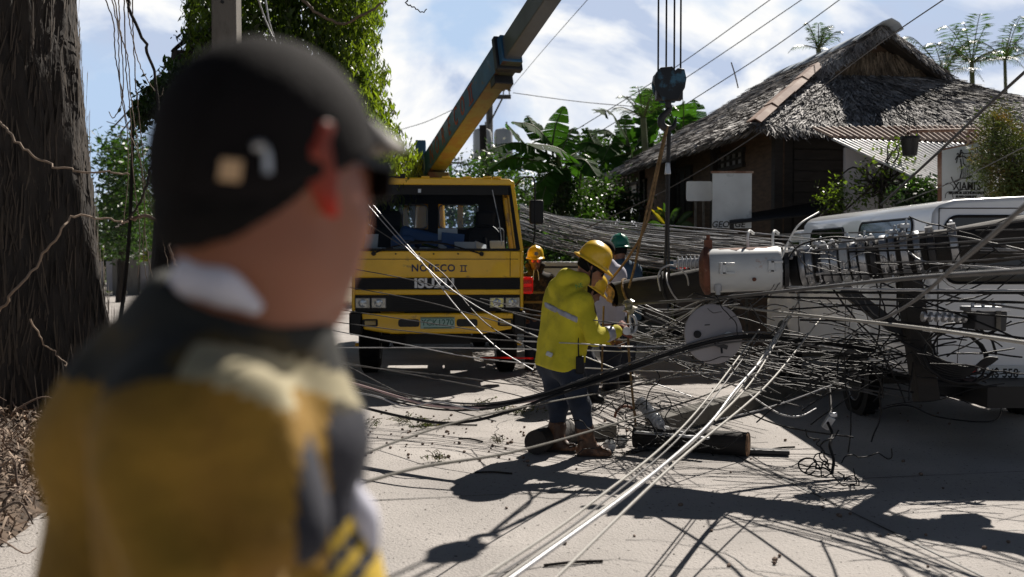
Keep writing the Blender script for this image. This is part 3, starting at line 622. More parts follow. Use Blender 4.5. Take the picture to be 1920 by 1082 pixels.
# dark timber fence and gatepost just left of the truck
fe = empty('timber_fence', (-2.35, 12.2, 0), rad(9), 'dark upright timber fence between the man and the truck', 'fence')
for k in range(9):
    mb = MB(); hgt = (1.12, .95, 1.05)[k % 3]; mb.box((-.08 - .01 * (k % 2), k * .42 - 1.2, hgt / 2), (.09, .13, hgt)); mb.build('post', M['brownwood'] if k % 3 else M['darkwood'], fe, bevel=.01)
mb = MB(); mb.box((-.14, .5, .75), (.03, 3.7, .10)); mb.box((-.14, .5, .35), (.03, 3.7, .10)); mb.build('rail', M['darkwood'], fe)
# ================================================================ green backdrop between truck and hut
gb = 'trees and shrubs between the truck and the thatched hut'
plant('leafy_shrub', 'bright leafy shrub in front of the banana plants', 'shrub', P(1060, 470, 19.5).to_2d().to_3d(), [(1010, 345), (1050, 330), (1095, 345), (1120, 380), (1135, 430), (1120, 470), (990, 470), (985, 400)], 18.8, 20, 260, 26, .13, .085, 'leaf', gb, r0=.05)
plant('leafy_shrub', 'dark dense shrub between the truck mirror and the hut', 'shrub', P(1100, 480, 20.5).to_2d().to_3d(), [(955, 330), (1010, 345), (1070, 320), (1150, 335), (1190, 380), (1200, 480), (960, 480)], 20.2, 22, 420, 24, .2, .11, 'leaf', gb, r0=.06)
plant('leafy_shrub', 'dark low shrub under the bundle of wires', 'shrub', P(1090, 500, 17.5).to_2d().to_3d(), [(985, 400), (1060, 420), (1130, 425), (1200, 440), (1260, 470), (1250, 520), (985, 520)], 17.2, 18.6, 300, 22, .16, .10, 'leaf', gb, r0=.05)
plant('leafy_shrub', 'round leafy tree top left of the far power pole', 'shrub', P(905, 480, 27).to_2d().to_3d(), [(868, 325), (880, 305), (905, 290), (940, 292), (965, 310), (975, 345), (960, 380), (870, 380)], 26, 29, 90, 26, .26, .13, 'leaf', gb, r0=.08)
plant('leafy_shrub', 'dark tree mass behind the cab of the truck', 'shrub', P(840, 480, 32).to_2d().to_3d(), [(690, 345), (760, 330), (860, 345), (960, 350), (990, 400), (985, 500), (690, 500)], 31, 34, 330, 24, .4, .2, 'leaf', gb, r0=.1)
plant('leafy_shrub', 'bushy tree behind the far end of the thatched roof', 'shrub', P(1200, 480, 28).to_2d().to_3d(), [(1070, 270), (1120, 262), (1160, 290), (1230, 260), (1300, 250), (1340, 300), (1300, 400), (1080, 400)], 27, 29.5, 420, 24, .3, .16, 'leaf', gb, r0=.1)
# ---- banana plants
def banana(label, base, Y, lv, group):
    base = Vector(base); e = empty('banana_plant', base, 0, label, 'banana plant', group)
    V, F = [], []; st = MB(); crownp = None
    for pts_, wd, off in lv:
        pp = [P(a, b, Y + off * (1 - i / (len(pts_) - 1))) for i, (a, b) in enumerate(pts_)][::-1]
        s = spline(pp, 12 if len(pp) > 2 else 22); n = len(s)
        if crownp is None: crownp = pp[0]
        up = Vector((0, -.45, 1)).normalized(); k = 0
        for i in range(n - 1):
            t0, t1 = i / (n - 1), (i + 1) / (n - 1); f = lambda t: wd * .62 * min(1, (t + .03) * 5) ** .6 * max(0.02, 1 - max(0, t - .55) / .46) ** .55
            dr = (s[i + 1] - s[i]).normalized(); side = dr.cross(up)
            if side.length < .2: side = dr.cross(Vector((0, -1, .2)))
            side.normalize()
            if k <= 0: k = random.randint(1, 5); sag = random.uniform(.1, .55); gap = True
            else: gap = False
            k -= 1
            for sg in (-1, 1):
                a, b = s[i], s[i + 1]; w0, w1 = f(t0), f(t1); cut = random.uniform(.06, .3) if gap else 0
                o0 = a + side * sg * w0 - Vector((0, 0, w0 * sag)) + (dr * (b - a).length * cut) + dr * w0 * .35; o1 = b + side * sg * w1 * (1 - (.12 if gap else 0)) - Vector((0, 0, w1 * sag)) + dr * w1 * .35
                q = len(V); V += [tuple(a), tuple(b), tuple(o1), tuple(o0)]; F.append((q, q + 1, q + 2, q + 3))
        st.tube(s, np.linspace(.022, .006, n), 5)
        st.tube([s[0], (s[0] + base + Vector((0, 0, 1.2))) / 2, ], .025, 5)
    np_mesh('leaf', local(e, V), F, M['banana'], e)
    top = base + Vector((0, 0, 2.2)); st.tube(spline([base, base.lerp(top, .5) + Vector((.05, 0, 0)), top, crownp], 4), np.linspace(.16, .04, 13), 10)
    st.v = [tuple(x) for x in local(e, st.v)]; st.build('stem', M['stem'], e, smooth=True)
gbn = 'banana plants behind the truck and hut'
banana('banana plant with wide arching leaves right of the far power pole', (P(1062, 480, 19.2).x, 19.2, 0), 19.2, [
 ([(961, 228), (1003, 238), (1045, 285)], .42, -.6), ([(1057, 199), (1042, 235), (1035, 275)], .40, .2), ([(989, 217), (1003, 240), (1022, 270)], .34, .4),
 ([(949, 231), (968, 252), (1000, 290)], .36, -.3), ([(922, 279), (975, 268), (1045, 298)], .44, -.9), ([(988, 268), (1050, 280), (1090, 322)], .5, -1.1),
 ([(916, 318), (963, 296), (1048, 312)], .42, -.5), ([(969, 318), (1008, 303), (1062, 320)], .42, -1.3), ([(1085, 330), (1080, 290), (1062, 300)], .36, .5), ([(1010, 400), (1030, 335), (1060, 315)], .36, -.8), ([(1120, 330), (1095, 300), (1062, 302)], .40, -.5), ([(1010, 345), (1035, 322), (1066, 318)], .42, -.9), ([(940, 300), (990, 285), (1050, 305)], .4, .3), ([(1075, 240), (1062, 262), (1050, 292)], .4, .5)], gbn)
banana('banana plant with torn upright leaves at the far end of the thatched roof', (P(1178, 480, 25.5).x, 25.5, 0), 25.5, [
 ([(1113, 205), (1146, 212), (1176, 262)], .6, -.6), ([(1113, 248), (1140, 245), (1178, 280)], .46, -.3), ([(1112, 342), (1134, 302), (1180, 288)], .62, -1.2),
 ([(1214, 165), (1215, 205), (1196, 275)], .62, .2), ([(1100, 240), (1112, 265), (1140, 310)], .42, .6), ([(1262, 215), (1230, 230), (1192, 275)], .5, -.6), ([(1175, 215), (1172, 240), (1182, 280)], .44, .6), ([(1060, 275), (1110, 268), (1165, 295)], .5, .4), ([(1250, 300), (1225, 270), (1188, 285)], .55, -.7), ([(1130, 300), (1150, 268), (1182, 276)], .5, -.9), ([(1240, 180), (1228, 215), (1198, 262)], .5, .3), ([(1160, 345), (1165, 310), (1180, 290)], .55, -1)], gbn)
banana('banana plant showing over the thatch behind the crane hook', (P(1268, 480, 27).x, 27, 0), 27, [
 ([(1276, 172), (1282, 200), (1280, 250)], .55, -.3), ([(1302, 187), (1300, 215), (1288, 255)], .55, .3), ([(1222, 168), (1245, 185), (1272, 245)], .55, -.6),
 ([(1318, 232), (1298, 228), (1275, 250)], .5, -.3), ([(1225, 225), (1250, 225), (1270, 250)], .5, .5)], gbn)
def palm(label, topx, topy, Y, L_, n, group, trunk=True, name='palm_tree', r=.09, mk='palm', seed=0, up=.7):
    rr = np.random.RandomState(seed); top = P(topx, topy, Y); e = empty(name, (top.x + .1, top.y, 0), 0, label, 'palm tree', group); V, F = [], []; st = MB()
    for k in range(n):
        a = k * 2.4 + rr.uniform(-.3, .3); el = rr.uniform(.0, 1.25); d = Vector((math.cos(a) * math.cos(el), math.sin(a) * math.cos(el), math.sin(el) + up * .3)); l = L_ * rr.uniform(.75, 1.1)
        s = spline([top, top + d * l * .4, top + d * l * .75 - Vector((0, 0, l * .12)), top + d * l - Vector((0, 0, l * .42))], 8); m = len(s)
        st.tube(s, np.linspace(.02, .005, m), 4)
        for i in range(2, m):
            dr = (s[i] - s[i - 1]).normalized(); side = dr.cross(Vector((0, 0, 1))).normalized(); ll = l * .27 * math.sin(min(1, i / m * 1.15) * math.pi * .9 + .25)
            for sg in (-1, 1):
                for h_ in (0,):
                    p = s[i - 1].lerp(s[i], h_); tip = p + side * sg * ll + dr * ll * .55 - Vector((0, 0, ll * rr.uniform(.15, .6))); wv = dr * .010 * (L_ / 1.2) + Vector((0, 0, .003)); q = len(V)
                    mid = p.lerp(tip, .5) + Vector((0, 0, .02)); V += [tuple(p), tuple(mid - wv), tuple(tip), tuple(mid + wv)]; F.append((q, q + 1, q + 2, q + 3))
    np_mesh('crown', local(e, V), F, M[mk], e)
    if trunk: st.tube(spline([(top.x + .1, top.y, 0), (top.x + .15, top.y, top.z * .5), top], 6), np.linspace(r * 1.3, r * .8, 13), 8)
    st.v = [tuple(x) for x in local(e, st.v)]; st.build('trunk', M['stem'], e, smooth=True); return e
gp = 'palms beyond the thatched roof'
palm('slender palm rising furthest right beyond the thatched roof', 1884, 112, 30, 1.75, 12, gp, seed=1, r=.06)
palm('palm crown second from the right beyond the thatched roof', 1822, 118, 30, 1.75, 12, gp, seed=2)
palm('dark palm crown touching the right slope of the thatched roof', 1768, 138, 29, 1.75, 12, gp, seed=3)
palm('spiky palm top peeking over the left slope of the thatch', 1535, 92, 27, .9, 12, gp, seed=4)
palm('palm leaf cluster right of the ridge of the thatched hut', 1690, 100, 28, .35, 9, gp, seed=5)
palm('coconut palm fronds left of the crane hook block', 1206, 222, 24.6, 1.0, 12, gp, seed=6)
# ================================================================ far power poles
def far_pole(label, px, pytop, Y, arm_l, arm_r, trafos):
    x = P(px, 480, Y).x; top = P(px, pytop, Y).z; e = empty('power_pole', (x, Y, 0), 0, label, 'utility pole', 'power poles beyond the truck')
    mb = MB(); mb.tube([(0, 0, 0), (0, 0, top)], [.16, .10], 12); mb.build('shaft', M['postconc'], e, smooth=True)
    mb = MB(); s = Y / FPX; mb.box(((arm_r - arm_l) * s / 2, -.12, top - .25), ((arm_l + arm_r) * s, .12, .12)); mb.bar((-arm_l * .5 * s, -.1, top - .3), (0, -.1, top - 1.1), .05); mb.bar((arm_r * .6 * s, -.1, top - .3), (0, -.1, top - 1.1), .05)
    mb.build('crossarm', M['greybeam'], e)
    for q in (-arm_l + 3, arm_r * .35, arm_r * .65, arm_r - 3):
        mb = MB(); mb.lathe((q * s, -.12, top - .2), (0, 0, 1), [(.02, 0), (.02, .12), (.06, .14), (.03, .2), (.06, .22), (.03, .3)], 8); mb.build('insulator', M['brownporc'], e)
    for q in trafos:
        mb = MB(); c = P(q, 275, Y); mb.lathe((c.x - x, -.3, c.z - .45), (0, 0, 1), [(.0, 0), (.27, .02), (.30, .1), (.30, .85), (.25, .95), (.1, 1.0), (0, 1.0)], 16); mb.cyl((c.x - x + .1, -.3, c.z + .5), (c.x - x + .1, -.3, c.z + .75), .03, n=6); mb.build('transformer_can', M['trafo'], e, smooth=True)
    return e
far_pole('tall power pole with crossarm and two grey transformer cans', 918, 168, 32, 6, 40, (905, 944))
far_pole('distant power pole with a short crossarm beside the crane boom', 845, 298, 60, 5, 24, ())
mb = MB(); mb.tube([(P(912, 480, 30).x, 30, 0), (P(912, 480, 30).x - .1, 30, P(912, 235, 30).z)], [.14, .11], 10); tag(mb.build('timber_pole', M['timber'], smooth=True), 'short dark timber pole left of the tall power pole', 'utility pole')
# ================================================================ thatched hut
HY = rad(8.3); hut = empty('thatched_hut', (3.7, 15.0, 0), HY, 'large dark wooden hut with weathered grey thatched roof', 'hut')
ZE, ZG, ZR, A_, RA = 3.47, 4.60, 5.36, 6.4, 2.9
G0, G1, GB, VB = 1.85, 4.05, 1.95, 1.62
def shell(mb, pts, th=.12):
    n = len(pts); a = Vector(pts[0]); nn = (Vector(pts[1]) - a).cross(Vector(pts[2]) - a).normalized()
    if nn.z < 0: nn = -nn
    V = [Vector(p) for p in pts] + [Vector(p) - nn * th for p in pts]; mb.add(V, [tuple(range(n)), tuple(range(n, 2 * n))[::-1]] + [(i, (i + 1) % n, (i + 1) % n + n, i + n) for i in range(n)])
faces = {'left': [(0, 0, ZE), (0, 8.7, ZE), (RA, 5.7, ZR), (RA, VB, ZR), (G0 - .12, VB + .1, ZG - .02)],
         'near': [(0, 0, ZE), (A_, 0, ZE), (G1, GB, ZG), (G0, GB, ZG)],
         'right': [(A_, 0, ZE), (A_, 8.7, ZE), (RA, 5.7, ZR), (RA, VB, ZR), (G1 + .12, VB + .1, ZG - .02)],
         'far': [(0, 8.7, ZE), (A_, 8.7, ZE), (RA, 5.7, ZR)]}
mb = MB()
for f in faces.values(): shell(mb, f, .14)
roof = mb.build('roof', M['thatchD'], hut)
def strands(quadp, n, lmin, lmax, wd, mk, name, parent, lift=.05, sag=.0, rows=0, jit=.22, dn0=None):
    """n strands over a bilinear quad (lower-left, lower-right, upper-right, upper-left), pointing down the slope"""
    q = [np.array(p, float) for p in quadp]; u = RS.uniform(0, 1, n)[:, None]; v = RS.uniform(-.01, 1, n)
    if rows: v = (np.floor(v * rows) + RS.normal(size=n) * .22 + .3) / rows
    v = np.clip(v, -.015, 1)[:, None]
    lo_ = q[0] * (1 - u) + q[1] * u; hi_ = q[3] * (1 - u) + q[2] * u; c = lo_ * (1 - v) + hi_ * v; dn = lo_ - hi_
    if dn0 is not None: dn = np.broadcast_to(np.array(dn0, float), dn.shape).copy()
    dn /= np.linalg.norm(dn, axis=1)[:, None]
    nn = np.cross(q[1] - q[0], q[3] - q[0]); nn /= np.linalg.norm(nn); nn = nn if nn[2] > 0 else -nn
    sd_ = np.cross(dn, nn); d2 = dn + sd_ * RS.normal(size=(n, 1)) * jit + nn * RS.uniform(-.02, .22, n)[:, None]; L_ = RS.uniform(lmin, lmax, n)[:, None]; W_ = (wd * RS.uniform(.5, 1.5, n))[:, None]
    c = c + nn * RS.uniform(.0, lift, n)[:, None]; tw = nn * RS.normal(size=(n, 1)) * .5; s2 = (sd_ + tw)
    tip = c + d2 * L_; tip[:, 2] -= sag * RS.uniform(.3, 1, n)
    V = np.stack([c - s2 * W_, c + s2 * W_, tip + s2 * W_ * .35, tip - s2 * W_ * .35], 1).reshape(-1, 3)
    return np_mesh(name, V, np.arange(4 * n).reshape(-1, 4), M[mk], parent)
def multi(parts, name, mk, parent):
    obs = parts; V, F, b = [], [], 0
    for o in obs:
        n = len(o.data.vertices); a = np.empty(n * 3, np.float32); o.data.vertices.foreach_get('co', a); V.append(a.reshape(-1, 3)); F.append(np.arange(n).reshape(-1, 4) + b); b += n; bpy.data.objects.remove(o)
    return np_mesh(name, np.concatenate(V), np.concatenate(F), M[mk], parent)
S = [strands([(0, 0, ZE), (A_, 0, ZE), (G1, GB, ZG), (G0, GB, ZG)], 22000, .14, .34, .012, 'thatch', 'x', roof, rows=11),
     strands([(-.02, -.05, ZE - .02), (A_, -.05, ZE - .02), (A_, .10, ZE + .05), (0, .10, ZE + .05)], 2200, .2, .46, .011, 'thatch', 'x', roof, sag=.14),
     strands([(0, 0, ZE), (0, 8.7, ZE), (1.85, 6.8, ZG + .05), (G0, GB, ZG)], 18000, .2, .45, .015, 'thatch', 'x', roof, rows=9),
     strands([(G0, GB - .2, ZG), (1.85, 6.8, ZG + .05), (RA, 5.7, ZR), (RA, VB, ZR)], 8000, .2, .45, .015, 'thatch', 'x', roof, rows=6),
     strands([(-.02, 0, ZE - .03), (-.02, 8.7, ZE - .03), (.12, 8.7, ZE + .05), (.12, 0, ZE + .05)], 2000, .15, .36, .013, 'thatch', 'x', roof, sag=.10),
     strands([(A_, 0, ZE), (A_, 8.7, ZE), (RA + .6, 5.7, ZR - .3), (G1, GB, ZG)], 5000, .15, .3, .015, 'thatch', 'x', roof, rows=9),
     strands([(G1 + .1, VB + .1, ZG), (4.0, 5.7, ZG + .2), (RA, 5.7, ZR), (RA, VB, ZR)], 2600, .12, .26, .013, 'thatch', 'x', roof, rows=6),
     strands([(G0 - .15, VB + .12, ZG - .10), (RA, VB, ZR - .06), (RA, VB + .12, ZR + .06), (G0 - .15, VB + .24, ZG + .05)], 1500, .12, .26, .010, 'thatch', 'x', roof, dn0=(-.25, -.55, -.8), jit=.3),
     strands([(RA, VB, ZR - .06), (G1 + .15, VB + .12, ZG - .10), (G1 + .15, VB + .24, ZG + .05), (RA, VB + .12, ZR + .06)], 1500, .12, .26, .010, 'thatch', 'x', roof, dn0=(.25, -.55, -.8), jit=.3)]
multi(S, 'thatch_cover', 'thatch', roof)
mb = MB(); mb.add([(G0 - .1, GB + .06, ZG - .05), (G1 + .1, GB + .06, ZG - .05), (RA, GB, ZR - .1), (G0 - .1, GB + .2, ZG - .05), (G1 + .1, GB + .2, ZG - .05), (RA, GB + .15, ZR - .1)], [(0, 1, 2), (5, 4, 3), (0, 3, 4, 1), (1, 4, 5, 2), (2, 5, 3, 0)]); gab = mb.build('gable', M['brownwood'], hut)
g1 = [strands([(G0 + .1, GB - .02, ZG), (G1 - .1, GB - .02, ZG), (G1 - .35, GB, ZG + .22), (G0 + .35, GB, ZG + .22)], 700, .12, .24, .012, 'thatchB', 'x', gab, sag=.08),
      strands([(G0 + .4, GB - .04, ZG + .20), (G1 - .4, GB - .04, ZG + .20), (G1 - .6, GB - .02, ZG + .42), (G0 + .55, GB - .02, ZG + .42)], 400, .12, .22, .012, 'thatchB', 'x', gab, sag=.08)]
multi(g1, 'gable_thatch', 'thatchB', gab)
# ridge sheet: a curved strip over the ridge
mb = MB(); prof = [(-.42, -.24), (-.30, -.13), (-.16, -.04), (0, .02), (.14, -.05), (.22, -.16)]
for k in range(6):
    y0, y1 = 1.42 + k * .74, 1.42 + (k + 1) * .74 + .04; dz = .012 * (k % 2) + .05; bend = (.06 if k == 0 else 0)
    mb.add([(RA + a, y0, ZR + b + dz + bend) for a, b in prof] + [(RA + a, y1, ZR + b + dz) for a, b in prof], [(i, i + 1, i + 7, i + 6) for i in range(5)])
o = mb.build('ridge_cap', M['ridge'], roof, smooth=True); o.modifiers.new('s', 'SOLIDIFY').thickness = .02
# rusty hip flashing
mb = MB(); h0, h1 = Vector((-.12, -.16, ZE - .06)), Vector((G0 - .1, GB - .15, ZG + .02))
for k in range(4):
    a = h0.lerp(h1, k / 4); b = h0.lerp(h1, (k + 1) / 4 + .03); l = Vector((-.12, .05, -.02)); r_ = Vector((.07, -.06, -.03)); z = Vector((0, 0, .10 + .015 * (k % 2)))
    mb.add([a + l + z, a + z * 1.3, a + r_ + z, b + l + z, b + z * 1.3, b + r_ + z], [(0, 1, 4, 3), (1, 2, 5, 4)])
o = mb.build('hip_flashing', M['rustiron'], roof); o.modifiers.new('s', 'SOLIDIFY').thickness = .02
# walls
mb = MB(); IN = .55
mb.box((IN + .05, 4.35, 1.75), (.10, 7.6, 3.5)); mb.build('wall', M['brownwood'], hut).name = 'wall'
mb = MB(); mb.box((A_ / 2, IN + .05, 1.75), (A_ - 2 * IN - .2, .10, 3.45)); nw = mb.build('wall', M['darkwood'], hut)
mb = MB()
for z in np.arange(.2, 3.4, .17): mb.box((A_ / 2 + .05, IN - .012, z), (A_ - 2 * IN - .4, .025, .15))
mb.build('wall_boards', M['darkwood'], nw)
mb = MB(); mb.box((A_ - IN, 4.35, 1.75), (.10, 7.4, 3.45)); mb.build('wall', M['darkwood'], hut)
for a, b in ((.50, .48), (A_ - .5, .48), (.5, 8.2), (2.3, .46), (.47, 3.2), (.47, 5.8)):
    mb = MB(); mb.box((a, b, 1.75), (.14, .14, 3.5)); mb.build('post', M['darkwood'], hut, bevel=.01)
HM = parent_matrix(hut); HMi = HM.inverted()
def wl(px, py, off=0.0):          # point on the left wall in hut space
    p0 = HM @ Vector((IN - off, 0, 0)); n = HM.to_3x3() @ Vector((1, 0, 0)); return HMi @ onplane(px, py, p0, n)
def wn(px, py, off=0.0):          # point on the near wall
    p0 = HM @ Vector((0, IN - off, 0)); n = HM.to_3x3() @ Vector((0, 1, 0)); return HMi @ onplane(px, py, p0, n)
def wall_window(x0, y0, x1, y1, nx, nz, pane='board', name='window'):
    a = wl(x0, y1, .03); b = wl(x1, y0, .03); b0, b1 = sorted((a.y, b.y)); z0, z1 = min(a.z, b.z), max(a.z, b.z)
    fr_ = MB(); x = IN - .03
    fr_.box((x, (b0 + b1) / 2, z1), (.06, b1 - b0 + .1, .07)); fr_.box((x, (b0 + b1) / 2, z0), (.06, b1 - b0 + .1, .07))
    for k in range(nx + 1): fr_.box((x, b0 + (b1 - b0) * k / nx, (z0 + z1) / 2), (.055, .05, z1 - z0))
    for k in range(1, nz): fr_.box((x, (b0 + b1) / 2, z0 + (z1 - z0) * k / nz), (.05, b1 - b0, .04))
    f = fr_.build(name, M['darkwood'], hut); p = MB(); p.box((IN - .012, (b0 + b1) / 2, (z0 + z1) / 2), (.02, b1 - b0, z1 - z0)); p.build('pane', M[pane], f); return f
M['winpane'] = mat('milky_pane', (0.16, 0.16, 0.155), 0.4, var=.3, vs=6); M['capiz'] = mat('capiz_pane', (0.30, 0.28, 0.25), 0.5, var=.25, vs=6)
wall_window(1340, 280, 1393, 322, 5, 2, 'winpane'); wall_window(1181, 338, 1210, 388, 2, 2, 'capiz')
wall_window(1262, 312, 1296, 408, 3, 1, 'darkwood', 'door')
# woven bamboo shutter propped out at the far left
pA, pB, pC, pD = P(1146, 384, 20.6), P(1176, 388, 21.2), P(1182, 331, 21.4), P(1154, 334, 20.8)
sh = empty('bamboo_shutter', pA, 0, 'woven bamboo shutter hanging at the far end of the thatched hut', 'shutter'); mb = MB()
for k in range(12):
    t = (k + .5) / 12; a = pA.lerp(pD, t); b = pB.lerp(pC, t); mb.bar(a, b, .05, .02)
mb.v = [tuple(x) for x in local(sh, mb.v)]; mb.build('slat', M['root'], sh)
mb = MB()
for t in (.08, .4, .7, .95): mb.bar(pA.lerp(pB, t) - Vector((0, .05, 0)), pD.lerp(pC, t) - Vector((0, .05, 0)), .04, .02)
mb.v = [tuple(x) for x in local(sh, mb.v)]; mb.build('batten', M['straw'], sh)
# boards and signs in front of the hut
def flat(name, c4, th, m, label=None, cat=None, parent=None, bevel=0, group=None):
    a, b, c, d = [Vector(p) for p in c4]; n = (b - a).cross(d - a).normalized() * th; mb = MB(); V = [a, b, c, d, a + n, b + n, c + n, d + n]
    mb.add(V, [(3, 2, 1, 0), (4, 5, 6, 7), (0, 1, 5, 4), (1, 2, 6, 5), (2, 3, 7, 6), (3, 0, 4, 7)]); o = mb.build(name, m, parent, bevel=bevel)
    return tag(o, label, cat, group)
sb = empty('sign_board', (P(1311, 480, 14.4).x, 14.4, 0), 0, 'small blank white sign board with rounded corners on legs by the hut', 'sign board')
x0, x1 = P(1287, 340, 14.4).x - sb.location.x, P(1335, 340, 14.4).x - sb.location.x; z0, z1 = P(0, 377, 14.4).z, P(0, 340, 14.4).z
mb = MB(); mb.prism(rrect(x0, z0, x1, z1, .03), lambda u, v, t: (u, t, v), -.015, .015); mb.build('panel', M['board'], sb)
for q in (-.08, .1):
    mb = MB(); mb.bar((q, .03, 0), (q * .6, .03, z0 + .02), .03); mb.build('leg', M['greybeam'], sb)
sb = empty('sign_board', (P(1375, 480, 14.0).x, 14.0, 0), 0, 'tall worn white board with black lettering along its foot', 'sign board')
x0, x1 = P(1338, 0, 14).x - sb.location.x, P(1412, 0, 14).x - sb.location.x; z0, z1 = P(0, 428, 14).z, P(0, 325, 14).z
mb = MB(); mb.box(((x0 + x1) / 2, 0, (z0 + z1) / 2), (x1 - x0, .03, z1 - z0)); mb.build('panel', M['board'], sb, bevel=.004)
mb = MB(); mb.box(((x0 + x1) / 2, 0, z1 + .015), (x1 - x0 + .04, .05, .03)); mb.build('top_rail', M['rustiron'], sb)
for q in (x0 + .05, x1 - .05):
    mb = MB(); mb.box((q, .03, z0 / 2), (.04, .03, z0)); mb.build('leg', M['greybeam'], sb)
text('GEORGE', 'lettering', M['ink'], sb, (x0 + .22, -.019, z0 + .05), rotm(rad(90)), .12, .001, 1.0, .2, bold=.002)
# small low corrugated awning
def corrugated(name, c4, nr, amp, m, label=None, cat=None, parent=None, along=24):
    """ridges run from edge a-b to edge d-c"""
    a, b, c, d = [np.array(p, float) for p in c4]; nu = nr * 6; u = np.linspace(0, 1, nu + 1)[:, None, None]; v = np.linspace(0, 1, along)[None, :, None]
    p = (a * (1 - u) + b * u) * (1 - v) + (d * (1 - u) + c * u) * v; n = np.cross(b - a, d - a); n /= np.linalg.norm(n); p = p + n * amp * np.sin(u * nr * 2 * math.pi)
    i, j = np.meshgrid(np.arange(nu), np.arange(along - 1), indexing='ij'); F = np.stack([i * along + j, (i + 1) * along + j, (i + 1) * along + j + 1, i * along + j + 1], -1).reshape(-1, 4)
    o = np_mesh(name, p.reshape(-1, 3), F, m, parent, smooth=True); s = o.modifiers.new('s', 'SOLIDIFY'); s.thickness = .008; s.offset = 0
    return tag(o, label, cat)
aw = empty('low_awning', (P(1450, 480, 14.3).x, 14.3, 0), 0, 'low dark corrugated awning beside the tall white board', 'awning')
corrugated('sheet', local(aw, [P(1368, 418, 13.6), P(1368, 408, 15.0), P(1560, 376, 15.6), P(1560, 398, 14.2)]), 12, .02, M['darksteel'], parent=aw)
for p in (P(1372, 420, 13.7), P(1556, 398, 14.3)):
    mb = MB(); mb.bar((p.x, p.y, 0), p, .05); mb.v = [tuple(x) for x in local(aw, mb.v)]; mb.build('post', M['darkwood'], aw)
# lean-to of corrugated iron with pale wall
lt = empty('lean_to', (P(1680, 480, 15).x, 15, 0), 0, 'pale walled lean-to under corrugated iron beside the thatched hut', 'outbuilding')
A0, B0, C0, D0 = P(1522, 240, 13.7), P(1850, 236, 15.4), P(1990, 352, 14.4), P(1765, 356, 12.4)
AB = lambda t: A0.lerp(B0, t)
m1 = A0.lerp(D0, .16); m2_ = B0.lerp(C0, .30)
corrugated('rusty_roof_sheet', local(lt, [m1, m2_, B0, A0]), 30, .022, M['rustroof'], parent=lt)
corrugated('roof_sheet', local(lt, [D0 - Vector((0, 0, .02)), C0, m2_ - Vector((0, 0, .03)), m1 - Vector((0, 0, .03))]), 34, .022, M['iron'], parent=lt)
W0 = P(1585, 290, 13.7); W1 = P(1800, 380, 13.1)
mb = MB(); q = [(W0.x, W0.y, 0), (W1.x, W1.y, 0), (W1.x, W1.y, P(0, 366, 13.1).z), (W0.x, W0.y, P(0, 276, 13.7).z)]
V = [Vector(x) for x in q] + [Vector(x) + Vector((.02, .14, 0)) for x in q]; mb.add(local(lt, V), [(3, 2, 1, 0), (4, 5, 6, 7), (0, 1, 5, 4), (1, 2, 6, 5), (2, 3, 7, 6), (3, 0, 4, 7)]); mb.build('wall', M['palewall'], lt)
hp = empty('hanging_pot', P(1706, 262, 12.5), 0, 'black plant pot hanging in front of the corrugated roof', 'plant pot'); mb = MB(); mb.lathe((0, 0, -.20), (0, 0, 1), [(.0, 0), (.085, 0), (.11, .2), (.12, .21), (.12, .24), (.10, .24), (.09, .2), (0, .19)], 18); mb.build('pot', M['blackp'], hp, smooth=True)
mb = MB()
for k in range(3): a = k * 2.1; mb.tube([(.11 * math.cos(a), .11 * math.sin(a), .03), (0, 0, .42)], .004, 5)
mb.build('hanger', M['darksteel'], hp)
mb = MB(); mb.tube(spline([P(1703, 250, 12.5), P(1712, 246, 12.6), P(1800, 244, 12.8), P(1828, 244, 12.9)], 5), .022, 8); mb.tube([P(1815, 244, 12.85), P(1816, 300, 12.85)], .014, 6); tag(mb.build('pipe_rail', M['rustiron'], smooth=True), 'rusty pipe running along the thatch edge above the corrugated roof', 'pipe')
# painted sign on the right
sg = empty('painted_sign', (P(1810, 480, 12.1).x, 12.1, 0), rad(4), 'white painted sign with palm drawing and curved lettering behind the van', 'sign board')
def sp(px, py): return local(sg, [P(px, py, 12.1)])[0]
a, b, c, d = sp(1765, 400), sp(1858, 400), sp(1858, 263), sp(1765, 283)
for q in (a, b, c, d): q[1] = 0
mb = MB(); V = [a, b, c, d] + [x + np.array([0, .05, 0]) for x in (a, b, c, d)]; mb.add(V, [(3, 2, 1, 0), (4, 5, 6, 7), (0, 1, 5, 4), (1, 2, 6, 5), (2, 3, 7, 6), (3, 0, 4, 7)]); mb.build('panel', M['board'], sg)
mb = MB(); mb.bar(d + np.array([-.01, .02, .01]), c + np.array([.01, .02, .01]), .04, .02); mb.bar(a + np.array([-.015, .02, 0]), d + np.array([-.015, .02, 0]), .02, .06); mb.bar(b + np.array([.015, .02, 0]), c + np.array([.015, .02, 0]), .02, .06); mb.build('edge_frame', M['rustiron'], sg)
mb = MB()
for q in (a, b): mb.box((q[0] * .92, .05, q[2] / 2), (.06, .04, q[2]))
mb.build('leg', M['darkwood'], sg)
def st_(px, py): q = sp(px, py); return Vector((q[0], -.006, q[2]))
mb = MB()
def stroke(*pp, r=.004): mb.tube(spline([st_(*p) for p in pp], 5), r, 4)
stroke((1800, 298), (1802, 320), (1799, 336), r=.008)
for q in ((1790, 300), (1792, 306), (1793, 290), (1806, 288), (1811, 296), (1803, 284)): stroke((1798, 295), ((1798 + q[0]) / 2, min(295, q[1]) - 2), q, r=.007)
stroke((1804, 288), (1820, 288)); stroke((1804, 288), (1806, 306), (1812, 313), (1820, 306), (1822, 290)); stroke((1808, 296), (1814, 298), (1818, 294)); stroke((1766, 350), (1775, 344), (1784, 347), (1788, 356)); stroke((1770, 372), (1773, 362), (1782, 360), (1786, 372))
